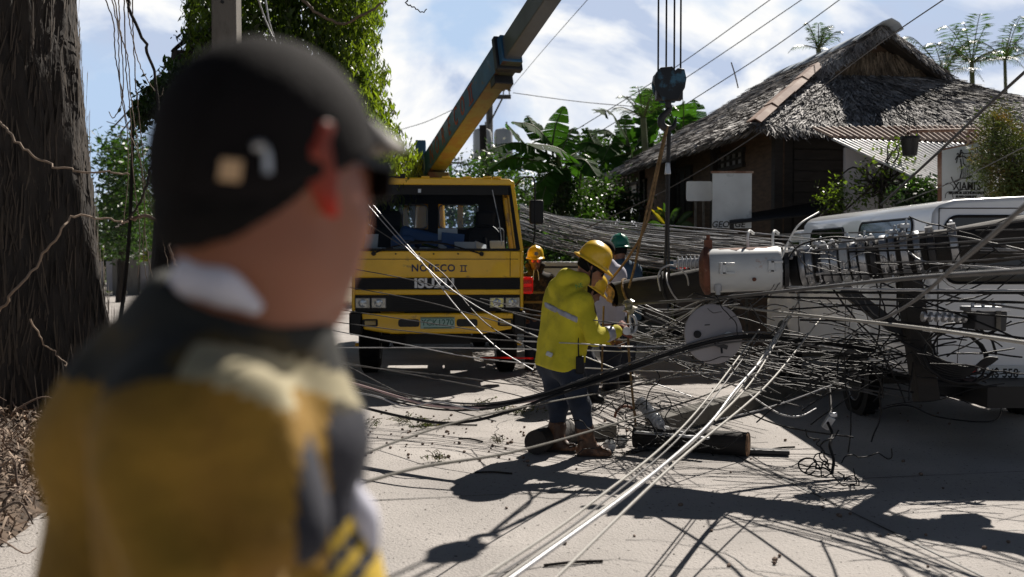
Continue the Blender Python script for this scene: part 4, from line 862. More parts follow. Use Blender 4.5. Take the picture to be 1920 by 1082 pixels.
stroke((1782, 332), (1786, 340), (1793, 340), (1802, 335), (1812, 334), (1822, 330), r=.007); stroke((1788, 361), (1800, 357), (1815, 355), (1832, 357))
for x in (1805, 1809, 1813, 1817): stroke((x, 316), (x, 332), r=.0035)
mb.build('palm_drawing', M['ink'], sg)
def lay(s, px, py, size, ax, name='lettering'):
    q = st_(px, py); text(s, name, M['ink'], sg, (q.x, -.004, q.z), rotm(rad(90)), size, .001, ax, bold=.003)
lay("XIAMI'S", 1813, 350, .135, .78); lay('BELLMOR LECHON HAUS', 1812, 362, .044, .9); lay('ISLAND CARES ETC', 1811, 369, .033, .9)
# shrubs in front of the hut
gs = 'shrubs growing in front of the hut'
plant('leafy_shrub', 'sparse glossy shrub in front of the lean-to roof', 'shrub', (P(1650, 480, 13.3).x, 13.3, 0), [(1600, 335), (1625, 295), (1650, 268), (1700, 262), (1735, 262), (1725, 300), (1700, 330), (1715, 350), (1700, 385), (1600, 390), (1560, 385), (1525, 330), (1560, 322), (1590, 345)], 12.6, 13.5, 80, 12, .085, .058, 'leafB', gs, nl=26, r0=.03)
plant('leafy_shrub', 'low shrub with reddish tips beside the van roof', 'shrub', (P(1580, 480, 13.8).x, 13.8, 0), [(1545, 360), (1575, 350), (1600, 340), (1640, 345), (1660, 385), (1640, 410), (1540, 410)], 13.6, 14.2, 80, 16, .08, .06, 'leafB', gs, nl=16, r0=.025)
plant('leafy_shrub', 'dark climbing plant left of the painted sign', 'shrub', (P(1720, 480, 13).x, 13, 0), [(1680, 350), (1765, 335), (1765, 400), (1680, 400)], 12.3, 12.9, 90, 18, .09, .07, 'leaf', gs, nl=10, r0=.025)
plant('conifer', 'bushy green and brown conifer covering the right of the painted sign', 'conifer', (P(1880, 480, 11.6).x, 11.6, 0), [(1858, 218), (1872, 200), (1888, 212), (1912, 246), (1940, 266), (1990, 300), (1990, 390), (1876, 385), (1850, 348), (1832, 325), (1846, 270)], 11.1, 11.9, 420, 50, .085, .05, 'conif', gs, nl=20, r0=.05, aspect=.22, droop=-.5)
cr = empty('croton', (P(1262, 480, 15.6).x, 15.6, 0), 0, 'potted croton with yellow and dark green leaves left of the sign boards', 'pot plant', gs)
def bigleaf(pts, wd, mk, parent, nm='leaf', Y=15.6):
    s = spline([P(a, b, Y) for a, b in pts], 8); V, F = [], []; n = len(s)
    for i in range(n):
        t = i / (n - 1); wv = wd * math.sin(math.pi * min(.98, t * .9 + .08)); d_ = (s[min(i + 1, n - 1)] - s[max(i - 1, 0)]).normalized(); sd2 = d_.cross(Vector((0, -1, .3))).normalized()
        V += [s[i] - sd2 * wv - Vector((0, .02, 0)), s[i] + Vector((0, .02, 0)), s[i] + sd2 * wv - Vector((0, .02, 0))]
    for i in range(n - 1): F += [(3 * i, 3 * i + 1, 3 * i + 4, 3 * i + 3), (3 * i + 1, 3 * i + 2, 3 * i + 5, 3 * i + 4)]
    return np_mesh(nm, local(parent, [tuple(v) for v in V]), F, M[mk], parent, smooth=True)
for pts in ([(1252, 425), (1238, 410), (1220, 392)], [(1255, 425), (1240, 400), (1232, 388)]): bigleaf(pts, .045, 'leafY', cr)
for pts in ([(1262, 420), (1240, 400), (1228, 396)], [(1255, 430), (1265, 400), (1278, 388)], [(1262, 430), (1285, 405), (1300, 396)], [(1250, 432), (1228, 420), (1215, 418)], [(1258, 430), (1285, 420), (1305, 425)], [(1250, 425), (1248, 400), (1244, 380)]): bigleaf(pts, .05, 'leaf', cr)
mb = MB(); mb.lathe((0, 0, 0), (0, 0, 1), [(0, 0), (.14, 0), (.18, .3), (.19, .34), (.16, .34), (0, .3)], 16); mb.build('pot', M['blackp'], cr, smooth=True)
mb = MB(); mb.tube([(0, 0, .3), (-.02, 0, P(0, 425, 15.6).z)], .02, 6); mb.build('stem', M['stem'], cr)
# ================================================================ yellow crane truck
TX = -0.885; TY = 11.9
tk = empty('crane_truck', (TX, TY, 0), rad(4.0), 'yellow crane truck with a blue telescopic boom raised over its cab', 'crane truck')
def bx(x0, x1, y0, y1, z0, z1): return ((x0 + x1) / 2, (y0 + y1) / 2, (z0 + z1) / 2), (x1 - x0, y1 - y0, z1 - z0)
# cab shell: lower front, sides, roof, back wall
cab = MB()
cab.box(*bx(-.99, .99, 0, .05, 1.24, 1.56))                      # panel under the windscreen
cab.box(*bx(-.99, .99, .003, .05, 1.035, 1.10))                  # strip under the grille
for s in (-1, 1):
    cab.box(*bx(*(sorted((s * .985, s * 1.025))), .0, .20, .84, 1.555))   # corner panels
    cab.box(*bx(*(sorted((s * .995, s * 1.035))), .20, 1.60, .90, 1.60))
    cab.box(*bx(*(sorted((s * .90, s * .94))), .26, 1.60, 2.28, 2.38))
    cab.bar((s * 1.005, .05, 1.55), (s * .90, .20, 2.37), .05, .075, up=(0, 1, 0)); cab.bar((s * 1.0, 1.55, 1.58), (s * .90, 1.55, 2.34), .09, .09); cab.bar((s * 1.0, .85, 1.58), (s * .90, .85, 2.34), .05, .06)
ob = cab.build('cab', M['yellow'], tk, bevel=.012)
rf = MB(); rf.prism([(-.93, 2.355), (.93, 2.355), (.925, 2.40), (.86, 2.432), (.5, 2.445), (-.5, 2.445), (-.86, 2.432), (-.925, 2.40)], lambda u, v, t: (u, t, v), .14, 1.62)
ro = rf.build('roof', M['yellow'], tk, bevel=.015)
mb = MB()
for q in (-.75, -.45, -.15, .1, .35, .6, .72): mb.box((q, .20, 2.452), (.10, .12, .022))
mb.build('roof_rib', M['yellow'], ro, bevel=.006)
mb = MB(); mb.box((-.03, 1.59, 1.42), (1.9, .03, .74)); 
for a, b in ((-.93, -.64), (-.14, .0), (.54, .93)): mb.box(*bx(a, b, 1.575, 1.605, 1.79, 2.36))
mb.box(*bx(-.64, -.14, 1.578, 1.60, 2.20, 2.36)); mb.box(*bx(0, .54, 1.578, 1.60, 2.20, 2.36)); mb.box(*bx(-.64, -.14, 1.578, 1.60, 1.79, 1.86)); mb.box(*bx(0, .54, 1.578, 1.60, 1.79, 1.86))
mb.box(*bx(-.95, .95, .1, 1.6, .95, 1.0)); mb.box(*bx(-.93, .93, .2, 1.58, 2.338, 2.352)); mb.build('cab_lining', M['dark'], tk)
for a, b in ((-.64, -.14), (0, .54)):
    mb = MB(); mb.box(*bx(a + .012, b - .012, 1.586, 1.594, 1.872, 2.188)); rw = mb.build('rear_window', M['clear'], tk)
    mb = MB(); n_ = rrect(a + .01, 1.87, b - .01, 2.19, .06); mb.tube([Vector((u, 1.572, v)) for u, v in n_] + [Vector((n_[0][0], 1.572, n_[0][1]))], .010, 5); mb.build('window_seal', M['rim'], rw)
# windscreen
ws = MB(); V = [(-.965, .028, 1.575), (.965, .028, 1.575), (.875, .185, 2.335), (-.875, .185, 2.335)]; ws.add(V, [(0, 1, 2, 3)]); wo = ws.build('windscreen', M['glass'], tk)
mb = MB()
mb.bar((-.97, .02, 1.575), (.97, .02, 1.575), .035, .03); mb.bar((-.88, .175, 2.345), (.88, .175, 2.345), .05, .03)
for s in (-1, 1): mb.bar((s * .968, .022, 1.57), (s * .878, .175, 2.345), .05, .03)
mb.build('rubber_seal', M['blackp'], wo)
mb = MB(); mb.box(*bx(-.87, .87, .162, .178, 2.24, 2.335), R=None); mb.build('sun_band', M['blackp'], wo)
mb = MB(); mb.box((-.22, .150, 2.285), (.035, .004, .045)); mb.build('sticker', M['paper'], wo)
for s, x0, x1 in ((-1, -.62, -.10), (1, -.15, .52)):
    pass
wp = MB(); wp.tube([(-.76, -.028, 1.535), (-.60, -.03, 1.59), (-.32, -.015, 1.66), (-.05, -.0, 1.675)], .010, 6); wp.bar((-.55, -.02, 1.615), (.05, .0, 1.68), .022, .012); wp.cyl((-.76, -.02, 1.53), (-.76, -.05, 1.53), .028, n=12); wp.build('wiper', M['blackp'], tk)
wp = MB(); wp.tube([(.52, -.03, 1.525), (.40, -.03, 1.56), (.1, -.015, 1.645), (-.28, .0, 1.685)], .010, 6); wp.bar((.20, -.012, 1.63), (-.42, .0, 1.685), .022, .012); wp.cyl((.52, -.02, 1.525), (.52, -.05, 1.525), .028, n=12); wp.build('wiper', M['blackp'], tk)
# dashboard and clutter
mb = MB(); mb.box(*bx(-.94, .94, .16, .5, 1.30, 1.555)); mb.build('dashboard', M['dark'], tk, bevel=.03)
CL = [((-.80, .12, 1.66), (.17, .01, .21), (.25, 0, .45), 'paper'), ((-.62, .22, 1.585), (.20, .14, .02), (0, .1, .3), 'paper'), ((-.40, .25, 1.59), (.26, .16, .03), (.1, 0, .2), 'paper'), ((-.12, .2, 1.58), (.2, .12, .03), (0, .1, 1), 'paper'),
      ((.22, .24, 1.60), (.34, .18, .02), (.5, 0, -.2), 'bluepaper'), ((.33, .18, 1.625), (.26, .015, .10), (-.5, 0, .05), 'paper'), ((.18, .34, 1.70), (.28, .02, .16), (-.2, .1, .1), 'bluepaper'), ((.12, .42, 1.77), (.24, .02, .14), (-.15, 0, 0), 'paper'),
      ((.52, .22, 1.61), (.16, .02, .12), (-.6, .3, .5), 'paper'), ((.72, .18, 1.63), (.18, .02, .11), (-.4, 0, .2), 'board'), ((-.1, .3, 1.62), (.22, .04, .03), (0, .2, .6), 'leafB'), ((.05, .22, 1.61), (.10, .05, .05), (0, .5, .2), 'paper')]
for c_, d_, r_, mk in CL:
    mb = MB(); mb.box(c_, d_, rotm(*r_)); mb.build('paper_clutter', M[mk], tk, bevel=.003)
mb = MB(); mb.torus((.58, .62, 1.72), (0, -1, .55), .20, .014, 30, 8); mb.cyl((.58, .62, 1.72), (.58, .45, 1.55), .03, n=8); mb.bar((.40, .62, 1.72), (.76, .62, 1.72), .03, .02); mb.build('steering_wheel', M['blackp'], tk, smooth=True)
for x in (-.62, .62):
    mb = MB(); mb.box((x, 1.28, 1.5), (.50, .14, .75)); mb.box((x, 1.0, 1.18), (.5, .5, .14)); st2 = mb.build('seat', M['dark'], tk, bevel=.05, seg=3)
    mb = MB(); mb.box((x, 1.25, 1.98), (.26, .10, .22)); mb.build('headrest', M['dark'], st2, bevel=.04, seg=3)
mb = MB(); mb.box((-.2, 1.15, 1.72), (.62, .35, .22), rotm(0, .25, 0)); mb.box((-.45, .9, 1.66), (.3, .3, .22)); mb.build('bag', M['bluepaper'], tk, bevel=.06, seg=3)
mb = MB(); mb.tube(spline([(.66, .16, 2.3), (.70, .14, 2.1), (.74, .11, 1.9), (.77, .08, 1.62)], 5), .006, 5); mb.build('cord', M['cgrey'], tk)
# grille bands
mb = MB(); mb.box(*bx(-.985, .985, .012, .05, 1.10, 1.24))
gr_ = mb.build('grille', M['blackp'], tk)
mb = MB()
for z in np.arange(1.112, 1.236, .021): mb.box((0, .006, z), (1.95, .012, .007))
mb.build('grille_bar', M['dark'], gr_)
mb = MB(); mb.box(*bx(-.985, .985, .02, .06, .835, 1.035))
for z in np.arange(.86, 1.03, .026): mb.box((0, .014, z), (1.10, .014, .009))
mb.build('lamp_band', M['blackp'], tk)
for s in (-1, 1):
    for a in (.895, .705):
        h = MB(); c_ = (s * a, .004, .94); h.box(c_, (.175, .03, .125)); hl = h.build('headlight', M['rim'], tk, bevel=.008)
        h = MB(); h.lathe((s * a, -.0125, .94), (0, -1, 0), [(.052, 0), (.050, .006), (.03, .012), (0, .014)], 20); h.box((s * a, -.014, .94), (.155, .003, .105)); h.build('lens', M['lens'], hl, smooth=False)
text('ISUZU', 'lettering', M['silver'], tk, (-.045, -.004, 1.170), rotm(rad(90)), .155, .006, 1.12, bold=.006)
text('NORECO', 'lettering', M['bluepaint'], tk, (-.055, -.003, 1.352), rotm(rad(90)), .118, .0015, .98, bold=.003, spacing=1.12)
mb = MB()
for x in (.285, .325): mb.box((x, -.004, 1.35), (.012, .004, .072))
mb.box((.305, -.004, 1.384), (.085, .004, .010)); mb.box((.305, -.004, 1.316), (.085, .004, .010)); mb.build('lettering', M['bluepaint'], tk)
mb = MB()
for x in (-.5, -.22, -.05, .24): mb.cyl((x, -.001, 1.525), (x, -.010, 1.525), .010, n=8)
mb.bar((-.96, -.002, 1.462), (.96, -.002, 1.462), .008, .006); mb.bar((.865, -.003, 1.25), (.865, -.003, 1.55), .006, .006); mb.build('panel_seam', M['blackp'], tk)
# bumper
mb = MB(); mb.prism([(-.90, .82), (.90, .82), (.88, .63), (.55, .575), (-.55, .575), (-.88, .63)], lambda u, v, t: (u, t, v), -.09, .04)
bo = mb.build('bumper', M['yellow'], tk, bevel=.02, seg=3)
for s in (-1, 1):
    m_b = MB(); m_b.box((s * .975, .03, .70), (.15, .22, .27)); m_b.build('bumper_corner', M['blackp'], bo, bevel=.025, seg=3)
    m_b = MB(); m_b.prism(rrect(s * .80 - .09, .665, s * .80 + .09, .755, .02), lambda u, v, t: (u, t, v), -.095, -.08); fb = m_b.build('fog_lamp', M['blackp'], bo)
    m_b = MB(); m_b.box((s * .80, -.098, .71), (.13, .01, .055)); m_b.build('lens', M['ambert'], fb, bevel=.004)
    m_b = MB(); m_b.prism(rrect(s * .345 - .125, .66, s * .345 + .125, .75, .03), lambda u, v, t: (u, t, v), -.094, -.08); m_b.build('slot', M['ink'], bo)
pl = MB(); pl.box((-.005, -.104, .705), (.405, .012, .135)); po = pl.build('number_plate', M['platew'], bo, bevel=.003)
mb = MB(); mb.box((-.005, -.1118, .765), (.395, .003, .012)); mb.box((-.005, -.1118, .648), (.33, .003, .012)); mb.build('plate_band', M['plateg'], po)
text('YCK1270', 'lettering', M['plateg'], po, (-.005, -.112, .708), rotm(rad(90)), .105, .001, .93, bold=.001)
# lights, mirrors, corner bits
mb = MB(); mb.box((1.065, .10, 1.145), (.16, .16, .205)); rl = mb.build('side_marker', M['redlens'], tk, bevel=.02)
mb = MB(); mb.box((1.065, .015, 1.19), (.13, .012, .05)); mb.box((1.065, .015, 1.10), (.13, .012, .05)); mb.build('reflector', M['redlens'], rl, bevel=.004)
mb = MB(); mb.tube(spline([(.95, .28, 2.36), (1.02, .15, 2.44), (1.12, .05, 2.45), (1.16, .02, 2.38), (1.165, .02, 2.0), (1.16, .03, 1.72), (1.12, .08, 1.62), (1.04, .18, 1.60)], 5), .011, 7); mr_ = mb.build('mirror_arm', M['blackp'], tk, smooth=True)
mb = MB(); mb.box((1.185, .05, 2.03), (.17, .07, .29)); mb.build('mirror', M['blackp'], tk, bevel=.025, seg=3)
mb = MB(); mb.tube(spline([(-.95, .28, 2.36), (-1.1, .05, 2.42), (-1.16, .02, 2.0), (-1.05, .18, 1.60)], 5), .011, 7); mb.build('mirror_arm', M['blackp'], tk, smooth=True)
mb = MB(); mb.box((-1.185, .05, 2.03), (.17, .07, .29)); mb.build('mirror', M['blackp'], tk, bevel=.025)
mb = MB(); mb.bar((-.86, .1, 2.47), (-.40, .12, 2.44), .018, .018); mb.box((-.42, .12, 2.46), (.06, .05, .05)); mb.build('roof_bracket', M['blackp'], ro)
# wheels
def wheel(x, y, r, wd, parent, name='wheel', dual=False, inner=None):
    mb = MB(); R_ = r; prof = [(.55 * R_, -wd / 2 + .01), (.80 * R_, -wd / 2 - .005), (.95 * R_, -wd / 2 + .02), (R_, -wd / 2 + .055), (R_, wd / 2 - .055), (.95 * R_, wd / 2 - .02), (.80 * R_, wd / 2 + .005), (.55 * R_, wd / 2 - .01)]
    mb.lathe((x, y, R_), (1, 0, 0), prof, 40); o = mb.build(name, M['rubber'], parent, smooth=True)
    mb = MB(); mb.lathe((x, y, R_), (1, 0, 0), [(.0, -wd / 2 + .05), (.2 * R_, -wd / 2 + .05), (.25 * R_, -wd / 2 + .03), (.45 * R_, -wd / 2 + .06), (.56 * R_, -wd / 2 + .0), (.58 * R_, -wd / 2), (.58 * R_, wd / 2), (.56 * R_, wd / 2), (.45 * R_, wd / 2 - .06), (.25 * R_, wd / 2 - .03), (.2 * R_, wd / 2 - .05), (0, wd / 2 - .05)], 28)
    rm = mb.build('rim', M['rim'], o, smooth=True)
    mb = MB()
    for s in (-1, 1):
        for k in range(8):
            a = k * math.pi / 4; mb.cyl((x + s * (wd / 2 - .045), y + .34 * R_ * math.cos(a), R_ + .34 * R_ * math.sin(a)), (x + s * (wd / 2 - .03), y + .34 * R_ * math.cos(a), R_ + .34 * R_ * math.sin(a)), .035 * R_ * 1.6, n=10)
    mb.build('vent_hole', M['ink'], rm)
    mb = MB(); V = []; F = []; nn = 80
    for k in range(nn):
        a = k * 2 * math.pi / nn; rr = R_ + (.008 if k % 2 else -.004)
        for q in (-.36, 0, .36): V.append((x + q * wd, y + rr * math.cos(a + (.04 if q == 0 else 0)), R_ + rr * math.sin(a + (.04 if q == 0 else 0))))
    for k in range(nn):
        k2 = (k + 1) % nn
        for q in (0, 1): F.append((3 * k + q, 3 * k + q + 1, 3 * k2 + q + 1, 3 * k2 + q))
    mb.add(V, F); mb.build('tread', M['rubber'], o)
    return o
for s in (-1, 1): wheel(s * .87, 1.0, .42, .25, tk)
for s in (-1, 1):
    wheel(s * .92, 4.6, .42, .23, tk); wheel(s * .66, 4.6, .42, .23, tk)
# chassis, deck, outrigger, engine underside
mb = MB(); mb.box(*bx(-.42, -.32, .2, 6.3, .62, .80)); mb.box(*bx(.32, .42, .2, 6.3, .62, .80)); mb.box(*bx(-.40, .40, .3, 1.5, .42, .8)); mb.box(*bx(-.9, .9, .95, 1.07, .38, .47)); mb.box(*bx(-.9, .9, 4.5, 4.7, .36, .5)); mb.lathe((0, 4.6, .42), (0, 1, 0), [(0, -.2), (.15, -.15), (.18, 0), (.15, .15), (0, .2)], 14)
mb.box(*bx(-.95, -.55, 2.0, 2.9, .45, .8)); mb.box(*bx(.55, .95, 2.0, 2.6, .5, .8)); mb.build('chassis', M['blackp'], tk)
mb = MB(); mb.box(*bx(-1.0, 1.0, 2.6, 6.4, .88, 1.0)); mb.box(*bx(-1.02, -.96, 2.6, 6.4, .86, 1.22)); mb.box(*bx(.96, 1.02, 2.6, 6.4, .86, 1.22)); mb.build('deck', M['blackp'], tk, bevel=.01)
for s in (-1, 1):
    mb = MB(); mb.box((s * 1.03, 1.85, .95), (.13, .16, .75)); mb.box((s * 1.03, 1.85, .52), (.09, .12, .5)); mb.box((s * 1.03, 1.85, .29), (.22, .22, .05)); mb.box((0, 1.85, .72), (1.9, .18, .18)); mb.build('outrigger', M['yellow'], tk, bevel=.01)
mb = MB()
for x in (-.44, .30): mb.box((x, 1.78, 1.95), (.075, .05, 1.1))
mb.build('guard_rail', M['yellow'], tk, bevel=.005)
mb = MB(); mb.bar((-.40, 1.95, 1.6), (-.60, 1.95, 2.45), .09, .06); mb.bar((-.18, 2.0, 1.5), (-.42, 2.1, 2.40), .10, .08); mb.build('stay', M['boomin'], tk)
# jib rests leaning left of the boom
def TL(px, py, Y): return Vector(local(tk, [P(px, py, Y)])[0])
mb = MB(); mb.bar(TL(726, 336, 13.9), TL(703, 272, 13.9), .10, .05); mb.lathe(TL(703, 272, 13.86), (0, -1, 0), [(.055, -.03), (.055, .03)], 14); mb.build('boom_rest', M['galv'], tk, bevel=.006)
mb = MB(); mb.tube([TL(740, 336, 14), TL(733, 300, 14), TL(730, 300, 14)], .03, 8); mb.build('exhaust', M['rust'], tk)
# slewing column and boom
B0_ = P(806, 318, 13.9); Tz = 4.85; Tip = Vector((1.2, 7.6, Tz))
lb = Vector(local(tk, [B0_])[0]); lt_ = Vector(local(tk, [Tip])[0]); bd = (lt_ - lb).normalized()
mb = MB(); mb.lathe((lb.x, lb.y, 1.0), (0, 0, 1), [(.34, 0), (.34, .25), (.24, .35), (.20, 1.2), (.22, 1.35)], 24); mb.build('crane_column', M['yellow'], tk, smooth=True)
Rb = frame(bd, (0, 0, 1))          # columns: x = horizontal across, y = up-ish, z = along
def BP(a, u, v): return lb + bd * a + Rb @ Vector((u, v, 0))
def boomsec(a0, a1, w_, h_, m, name, parent=tk, under=None, ofs=0):
    mb = MB(); c0 = BP(a0, 0, ofs); c1 = BP(a1, 0, ofs); mb.box((c0 + c1) / 2, (w_, h_, (c1 - c0).length), Rb)
    if under: mb.mi = [1 if i == under[1] else 0 for i in range(6)]
    return mb.build(name, [M[m], M[under[0]]] if under else M[m], parent, bevel=.012)
# local frame y column: is it up?
ups = 1 if (Rb @ Vector((0, 1, 0))).z > 0 else -1
LB = (lt_ - lb).length
s1 = boomsec(-.55, LB * .485, .235, .32, 'blue', 'boom_base_section', under=('boomrust', 2 if ups > 0 else 4))
s2 = boomsec(LB * .42, LB * .99, .18, .25, 'boomin', 'boom_inner_section')
mb = MB()
for a in (LB * .465,): mb.box(BP(a, 0, 0), (.30, .39, .09), Rb)
mb.box(BP(LB * .43, 0, -ups * .21), (.22, .10, .16), Rb); mb.build('boom_collar', M['darksteel'], s1, bevel=.01)
mb = MB(); mb.box(BP(-.35, -.0, 0), (.40, .42, .5), Rb); mb.build('boom_foot', M['blue'], tk, bevel=.02)
mb = MB(); mb.box(BP(.12, 0, -ups * .24), (.30, .10, .55), Rb); mb.build('cylinder_bracket', M['boomrust'], tk, bevel=.01)
mb = MB(); mb.cyl(BP(.1, 0, -ups * .34), (lb.x, lb.y + .0, 1.7), .07, n=14); mb.build('lift_cylinder', M['darksteel'], tk, smooth=True)
mb = MB(); c_ = TL(789, 288, 13.9); mb.box(c_, (.14, .3, .34)); mb.build('winch_box', M['blue'], tk, bevel=.01)
mb = MB(); c_ = TL(797, 318, 13.9); mb.box(c_, (.16, .3, .26)); mb.tube(spline([c_ + Vector((-.05, -.1, .2)), c_ + Vector((-.10, -.12, 0)), c_ + Vector((-.05, -.1, -.25))], 4), .015, 6); mb.build('slew_motor', M['darksteel'], tk, bevel=.01)
# the boom's lettering lies on its left-hand side
sx_ = -1 if (Rb @ Vector((-1, 0, 0))).x < (Rb @ Vector((1, 0, 0))).x else 1
side = Rb @ Vector((sx_, 0, 0)); upv = Rb @ Vector((0, ups, 0)); Rt = Matrix((bd, upv, bd.cross(upv))).transposed()
for i, chh in enumerate('NORECO'):
    text(chh, 'lettering', M['redpaint'], s1, lb + bd * (.52 + i * .29) + side * .1185 + upv * .0, Rt, .34, .001, .62, bold=.004)
q0 = .52 + 6 * .29; mb = MB()
for a in (q0, q0 + .08): mb.box(BP(a, sx_ * .119, 0), (.003, .20, .028), Rb)
for v in (-.105, .105): mb.box(BP(q0 + .04, sx_ * .119, v), (.003, .022, .17), Rb)
mb.build('lettering', M['redpaint'], s1)
mb = MB(); mb.prism([(-.11, .12), (.06, .16), (.09, -.02), (-.02, -.15), (-.12, -.03)], lambda u, v, t: BP(.10 + u, sx_ * (.1185 + t), v * ups), 0, .003); mb.build('sticker', M['board'], s1)
mb = MB()
for a in (1.9, 3.0):
    mb.torus(BP(a, 0, ups * .19), Rb @ Vector((1, 0, 0)), .035, .010, 10, 6)
mb.build('lifting_eye', M['darksteel'], s1)
mb = MB(); mb.box(BP(LB * .985, 0, 0), (.26, .34, .36), Rb); mb.cyl(BP(LB, -.14, -.02), BP(LB, .14, -.02), .17, n=18); mb.build('boom_head', M['blue'], tk, bevel=.01)
# ---- hoist ropes + hook block (hangs from the boom: one thing)
hk = empty('hook_block', (P(1254, 160, 7.6).x, 7.6, P(1254, 160, 7.6).z), rad(0), 'dark blue crane hook block with forked steel hook hanging on four wire ropes', 'hook block')
def HL(px, py, dy=0): return Vector(local(hk, [P(px, py, 7.6 + dy)])[0])
for pxx, dy in ((1234, -.03), (1249, .04), (1264, -.03), (1276, .04)):
    mb = MB(); a = HL(pxx, 140, dy); b = Vector((a.x, a.y, P(0, -330, 7.6).z - hk.location.z)); mb.tube([a, b], .0075, 6); mb.build('wire_rope', M['steelrope'], hk, smooth=True)
pts = [(1227, 140), (1236, 130), (1258, 128), (1262, 136), (1268, 131), (1280, 133), (1284, 150), (1281, 168), (1268, 190), (1240, 191), (1227, 172), (1224, 156)]
for dy, sc2 in ((-.07, 1.0), (.07, 1.0)):
    mb = MB(); c2 = [HL(*p) for p in pts]; mb.prism([(c.x, c.z) for c in c2], lambda u, v, t: (u, t + dy, v), -.012, .012); mb.build('cheek_plate', M['blockblue'], hk, bevel=.006)
mb = MB()
for q in (1240, 1268): c = HL(q, 150); mb.cyl((c.x, -.055, c.z), (c.x, .055, c.z), .062, n=22)
c = HL(1254, 172); mb.box((c.x, 0, c.z), (.20, .11, .13)); mb.build('sheave', M['darksteel'], hk, bevel=.008)
mb = MB(); a = HL(1253, 190); mb.cyl((a.x, 0, a.z), (a.x, 0, a.z - .05), .024, n=12)
hp_ = [(1254, 195), (1256, 203), (1250, 211), (1244, 217), (1240, 225), (1241, 234), (1248, 240), (1255, 241), (1262, 238), (1266, 230), (1267, 222), (1269, 218)]
s_ = spline([HL(*p) for p in hp_], 4); n_ = len(s_); mb.tube(s_, [.016 + .014 * math.sin(math.pi * min(1, (i / n_) * 1.15)) - .012 * (i / n_) ** 3 for i in range(n_)], 10); mb.build('hook', M['darksteel'], hk, smooth=True)
# ================================================================ white van
vn = empty('passenger_van', (0, 0, 0), 0, 'white boxy passenger van parked behind the fallen pole and wires', 'van')
VX0, VX1, VY0, VY1, VZ0, VZ1 = 3.27, 4.92, 7.85, 11.35, .50, 1.93
mb = MB(); pr = [(VX0 + .02, VZ0), (VX0, VZ0 + .2), (VX0, 1.30), (VX0 + .05, 1.84), (VX0 + .10, 1.91), (VX0 + .22, 1.945), ((VX0 + VX1) / 2, 1.975), (VX1 - .22, 1.945), (VX1 - .10, 1.91), (VX1 - .05, 1.84), (VX1, 1.30), (VX1, VZ0 + .2), (VX1 - .02, VZ0)]
mb.prism(pr, lambda u, v, t: (u, t, v), VY0, VY1); mb.build('body', M['vanw'], vn, bevel=.035, seg=3)
mb = MB(); cabp = [(VY1 - .02, .50), (VY1 - .02, 1.80), (VY1 + .35, 1.80), (VY1 + .75, 1.62), (VY1 + 1.42, 1.10), (VY1 + 1.55, .95), (VY1 + 1.58, .50)]
mb.prism(cabp, lambda u, v, t: (t, u, v), VX0 + .03, VX1 - .03); mb.build('cab', M['vanw'], vn, bevel=.05, seg=3)
def sidewin(y0, y1, z0, z1, name='side_window', lean=.0):
    xx = lambda v: VX0 + (max(0, v - 1.30) * .05 / .54)
    mb = MB(); mb.prism(rrect(y0, z0, y1, z1, .07), lambda u, v, t: (xx(v) + t, u, v), -.006, .01); o = mb.build(name, M['vglass'], vn)
    mb = MB(); r_ = rrect(y0 - .012, z0 - .012, y1 + .012, z1 + .012, .08); mb.tube([Vector((xx(v) - .004, u, v)) for u, v in r_ + r_[:1]], .011, 5); mb.build('window_seal', M['blackp'], o); return o
sidewin(9.95, 11.0, 1.34, 1.77); sidewin(8.25, 9.48, 1.32, 1.80)
mb = MB(); mb.prism([(VY1 + .10, 1.20), (VY1 + .10, 1.66), (VY1 + .42, 1.66), (VY1 + .95, 1.22)], lambda u, v, t: (VX0 + .03 + t, u, v), -.006, .006); mb.build('side_window', M['vglass'], vn)
for y in (9.75, 11.33, 8.12):
    mb = MB(); mb.box((VX0 - .001, y, .95), (.006, .008, .8)); mb.build('door_gap', M['ink'], vn)
# rear face: frame line, window, plate, lamps, bumper
mb = MB(); mb.prism(rrect(VX0 + .15, 1.30, VX1 - .15, 1.80, .09), lambda u, v, t: (u, VY0 + t, v), -.008, .01); rw = mb.build('rear_window', M['vglass'], vn)
mb = MB(); r_ = rrect(VX0 + .138, 1.288, VX1 - .138, 1.812, .10); mb.tube([Vector((u, VY0 - .005, v)) for u, v in r_ + r_[:1]], .012, 5); mb.build('window_seal', M['blackp'], rw)
mb = MB(); mb.tube([(VX0 + .09, VY0 - .001, .60), (VX0 + .09, VY0 - .001, 1.875), (VX1 - .09, VY0 - .001, 1.875), (VX1 - .09, VY0 - .001, .60)], .006, 5); mb.tube([(4.09, VY0 - .001, .60), (4.09, VY0 - .001, 1.29)], .005, 5); mb.build('door_gap', M['ink'], vn)
pc = P(1872, 700, VY0); mb = MB(); mb.box((pc.x, VY0 - .012, pc.z), (.36, .012, .13)); np_ = mb.build('number_plate', M['plate'], vn, bevel=.003)
text('G4S 558', 'lettering', M['ink'], np_, (pc.x, VY0 - .019, pc.z), rotm(rad(90)), .098, .001, .88, bold=.002)
pc = P(1918, 700, VY0); mb = MB(); mb.box((pc.x + .05, VY0 - .010, pc.z), (.13, .008, .12)); s9 = mb.build('sticker', M['plate'], vn); mb = MB(); mb.box((pc.x + .03, VY0 - .016, pc.z + .01), (.03, .004, .03)); mb.build('emblem', M['redlens'], s9)
for px_ in (1795,):
    pc = P(px_, 693, VY0); mb = MB(); mb.box((pc.x, VY0 - .02, pc.z), (.26, .04, .065)); mb.build('tail_lamp', M['redlens'], vn, bevel=.01)
    mb = MB(); mb.box((pc.x + .19, VY0 - .02, pc.z), (.10, .04, .065)); mb.build('reversing_lamp', M['lens'], vn, bevel=.01)
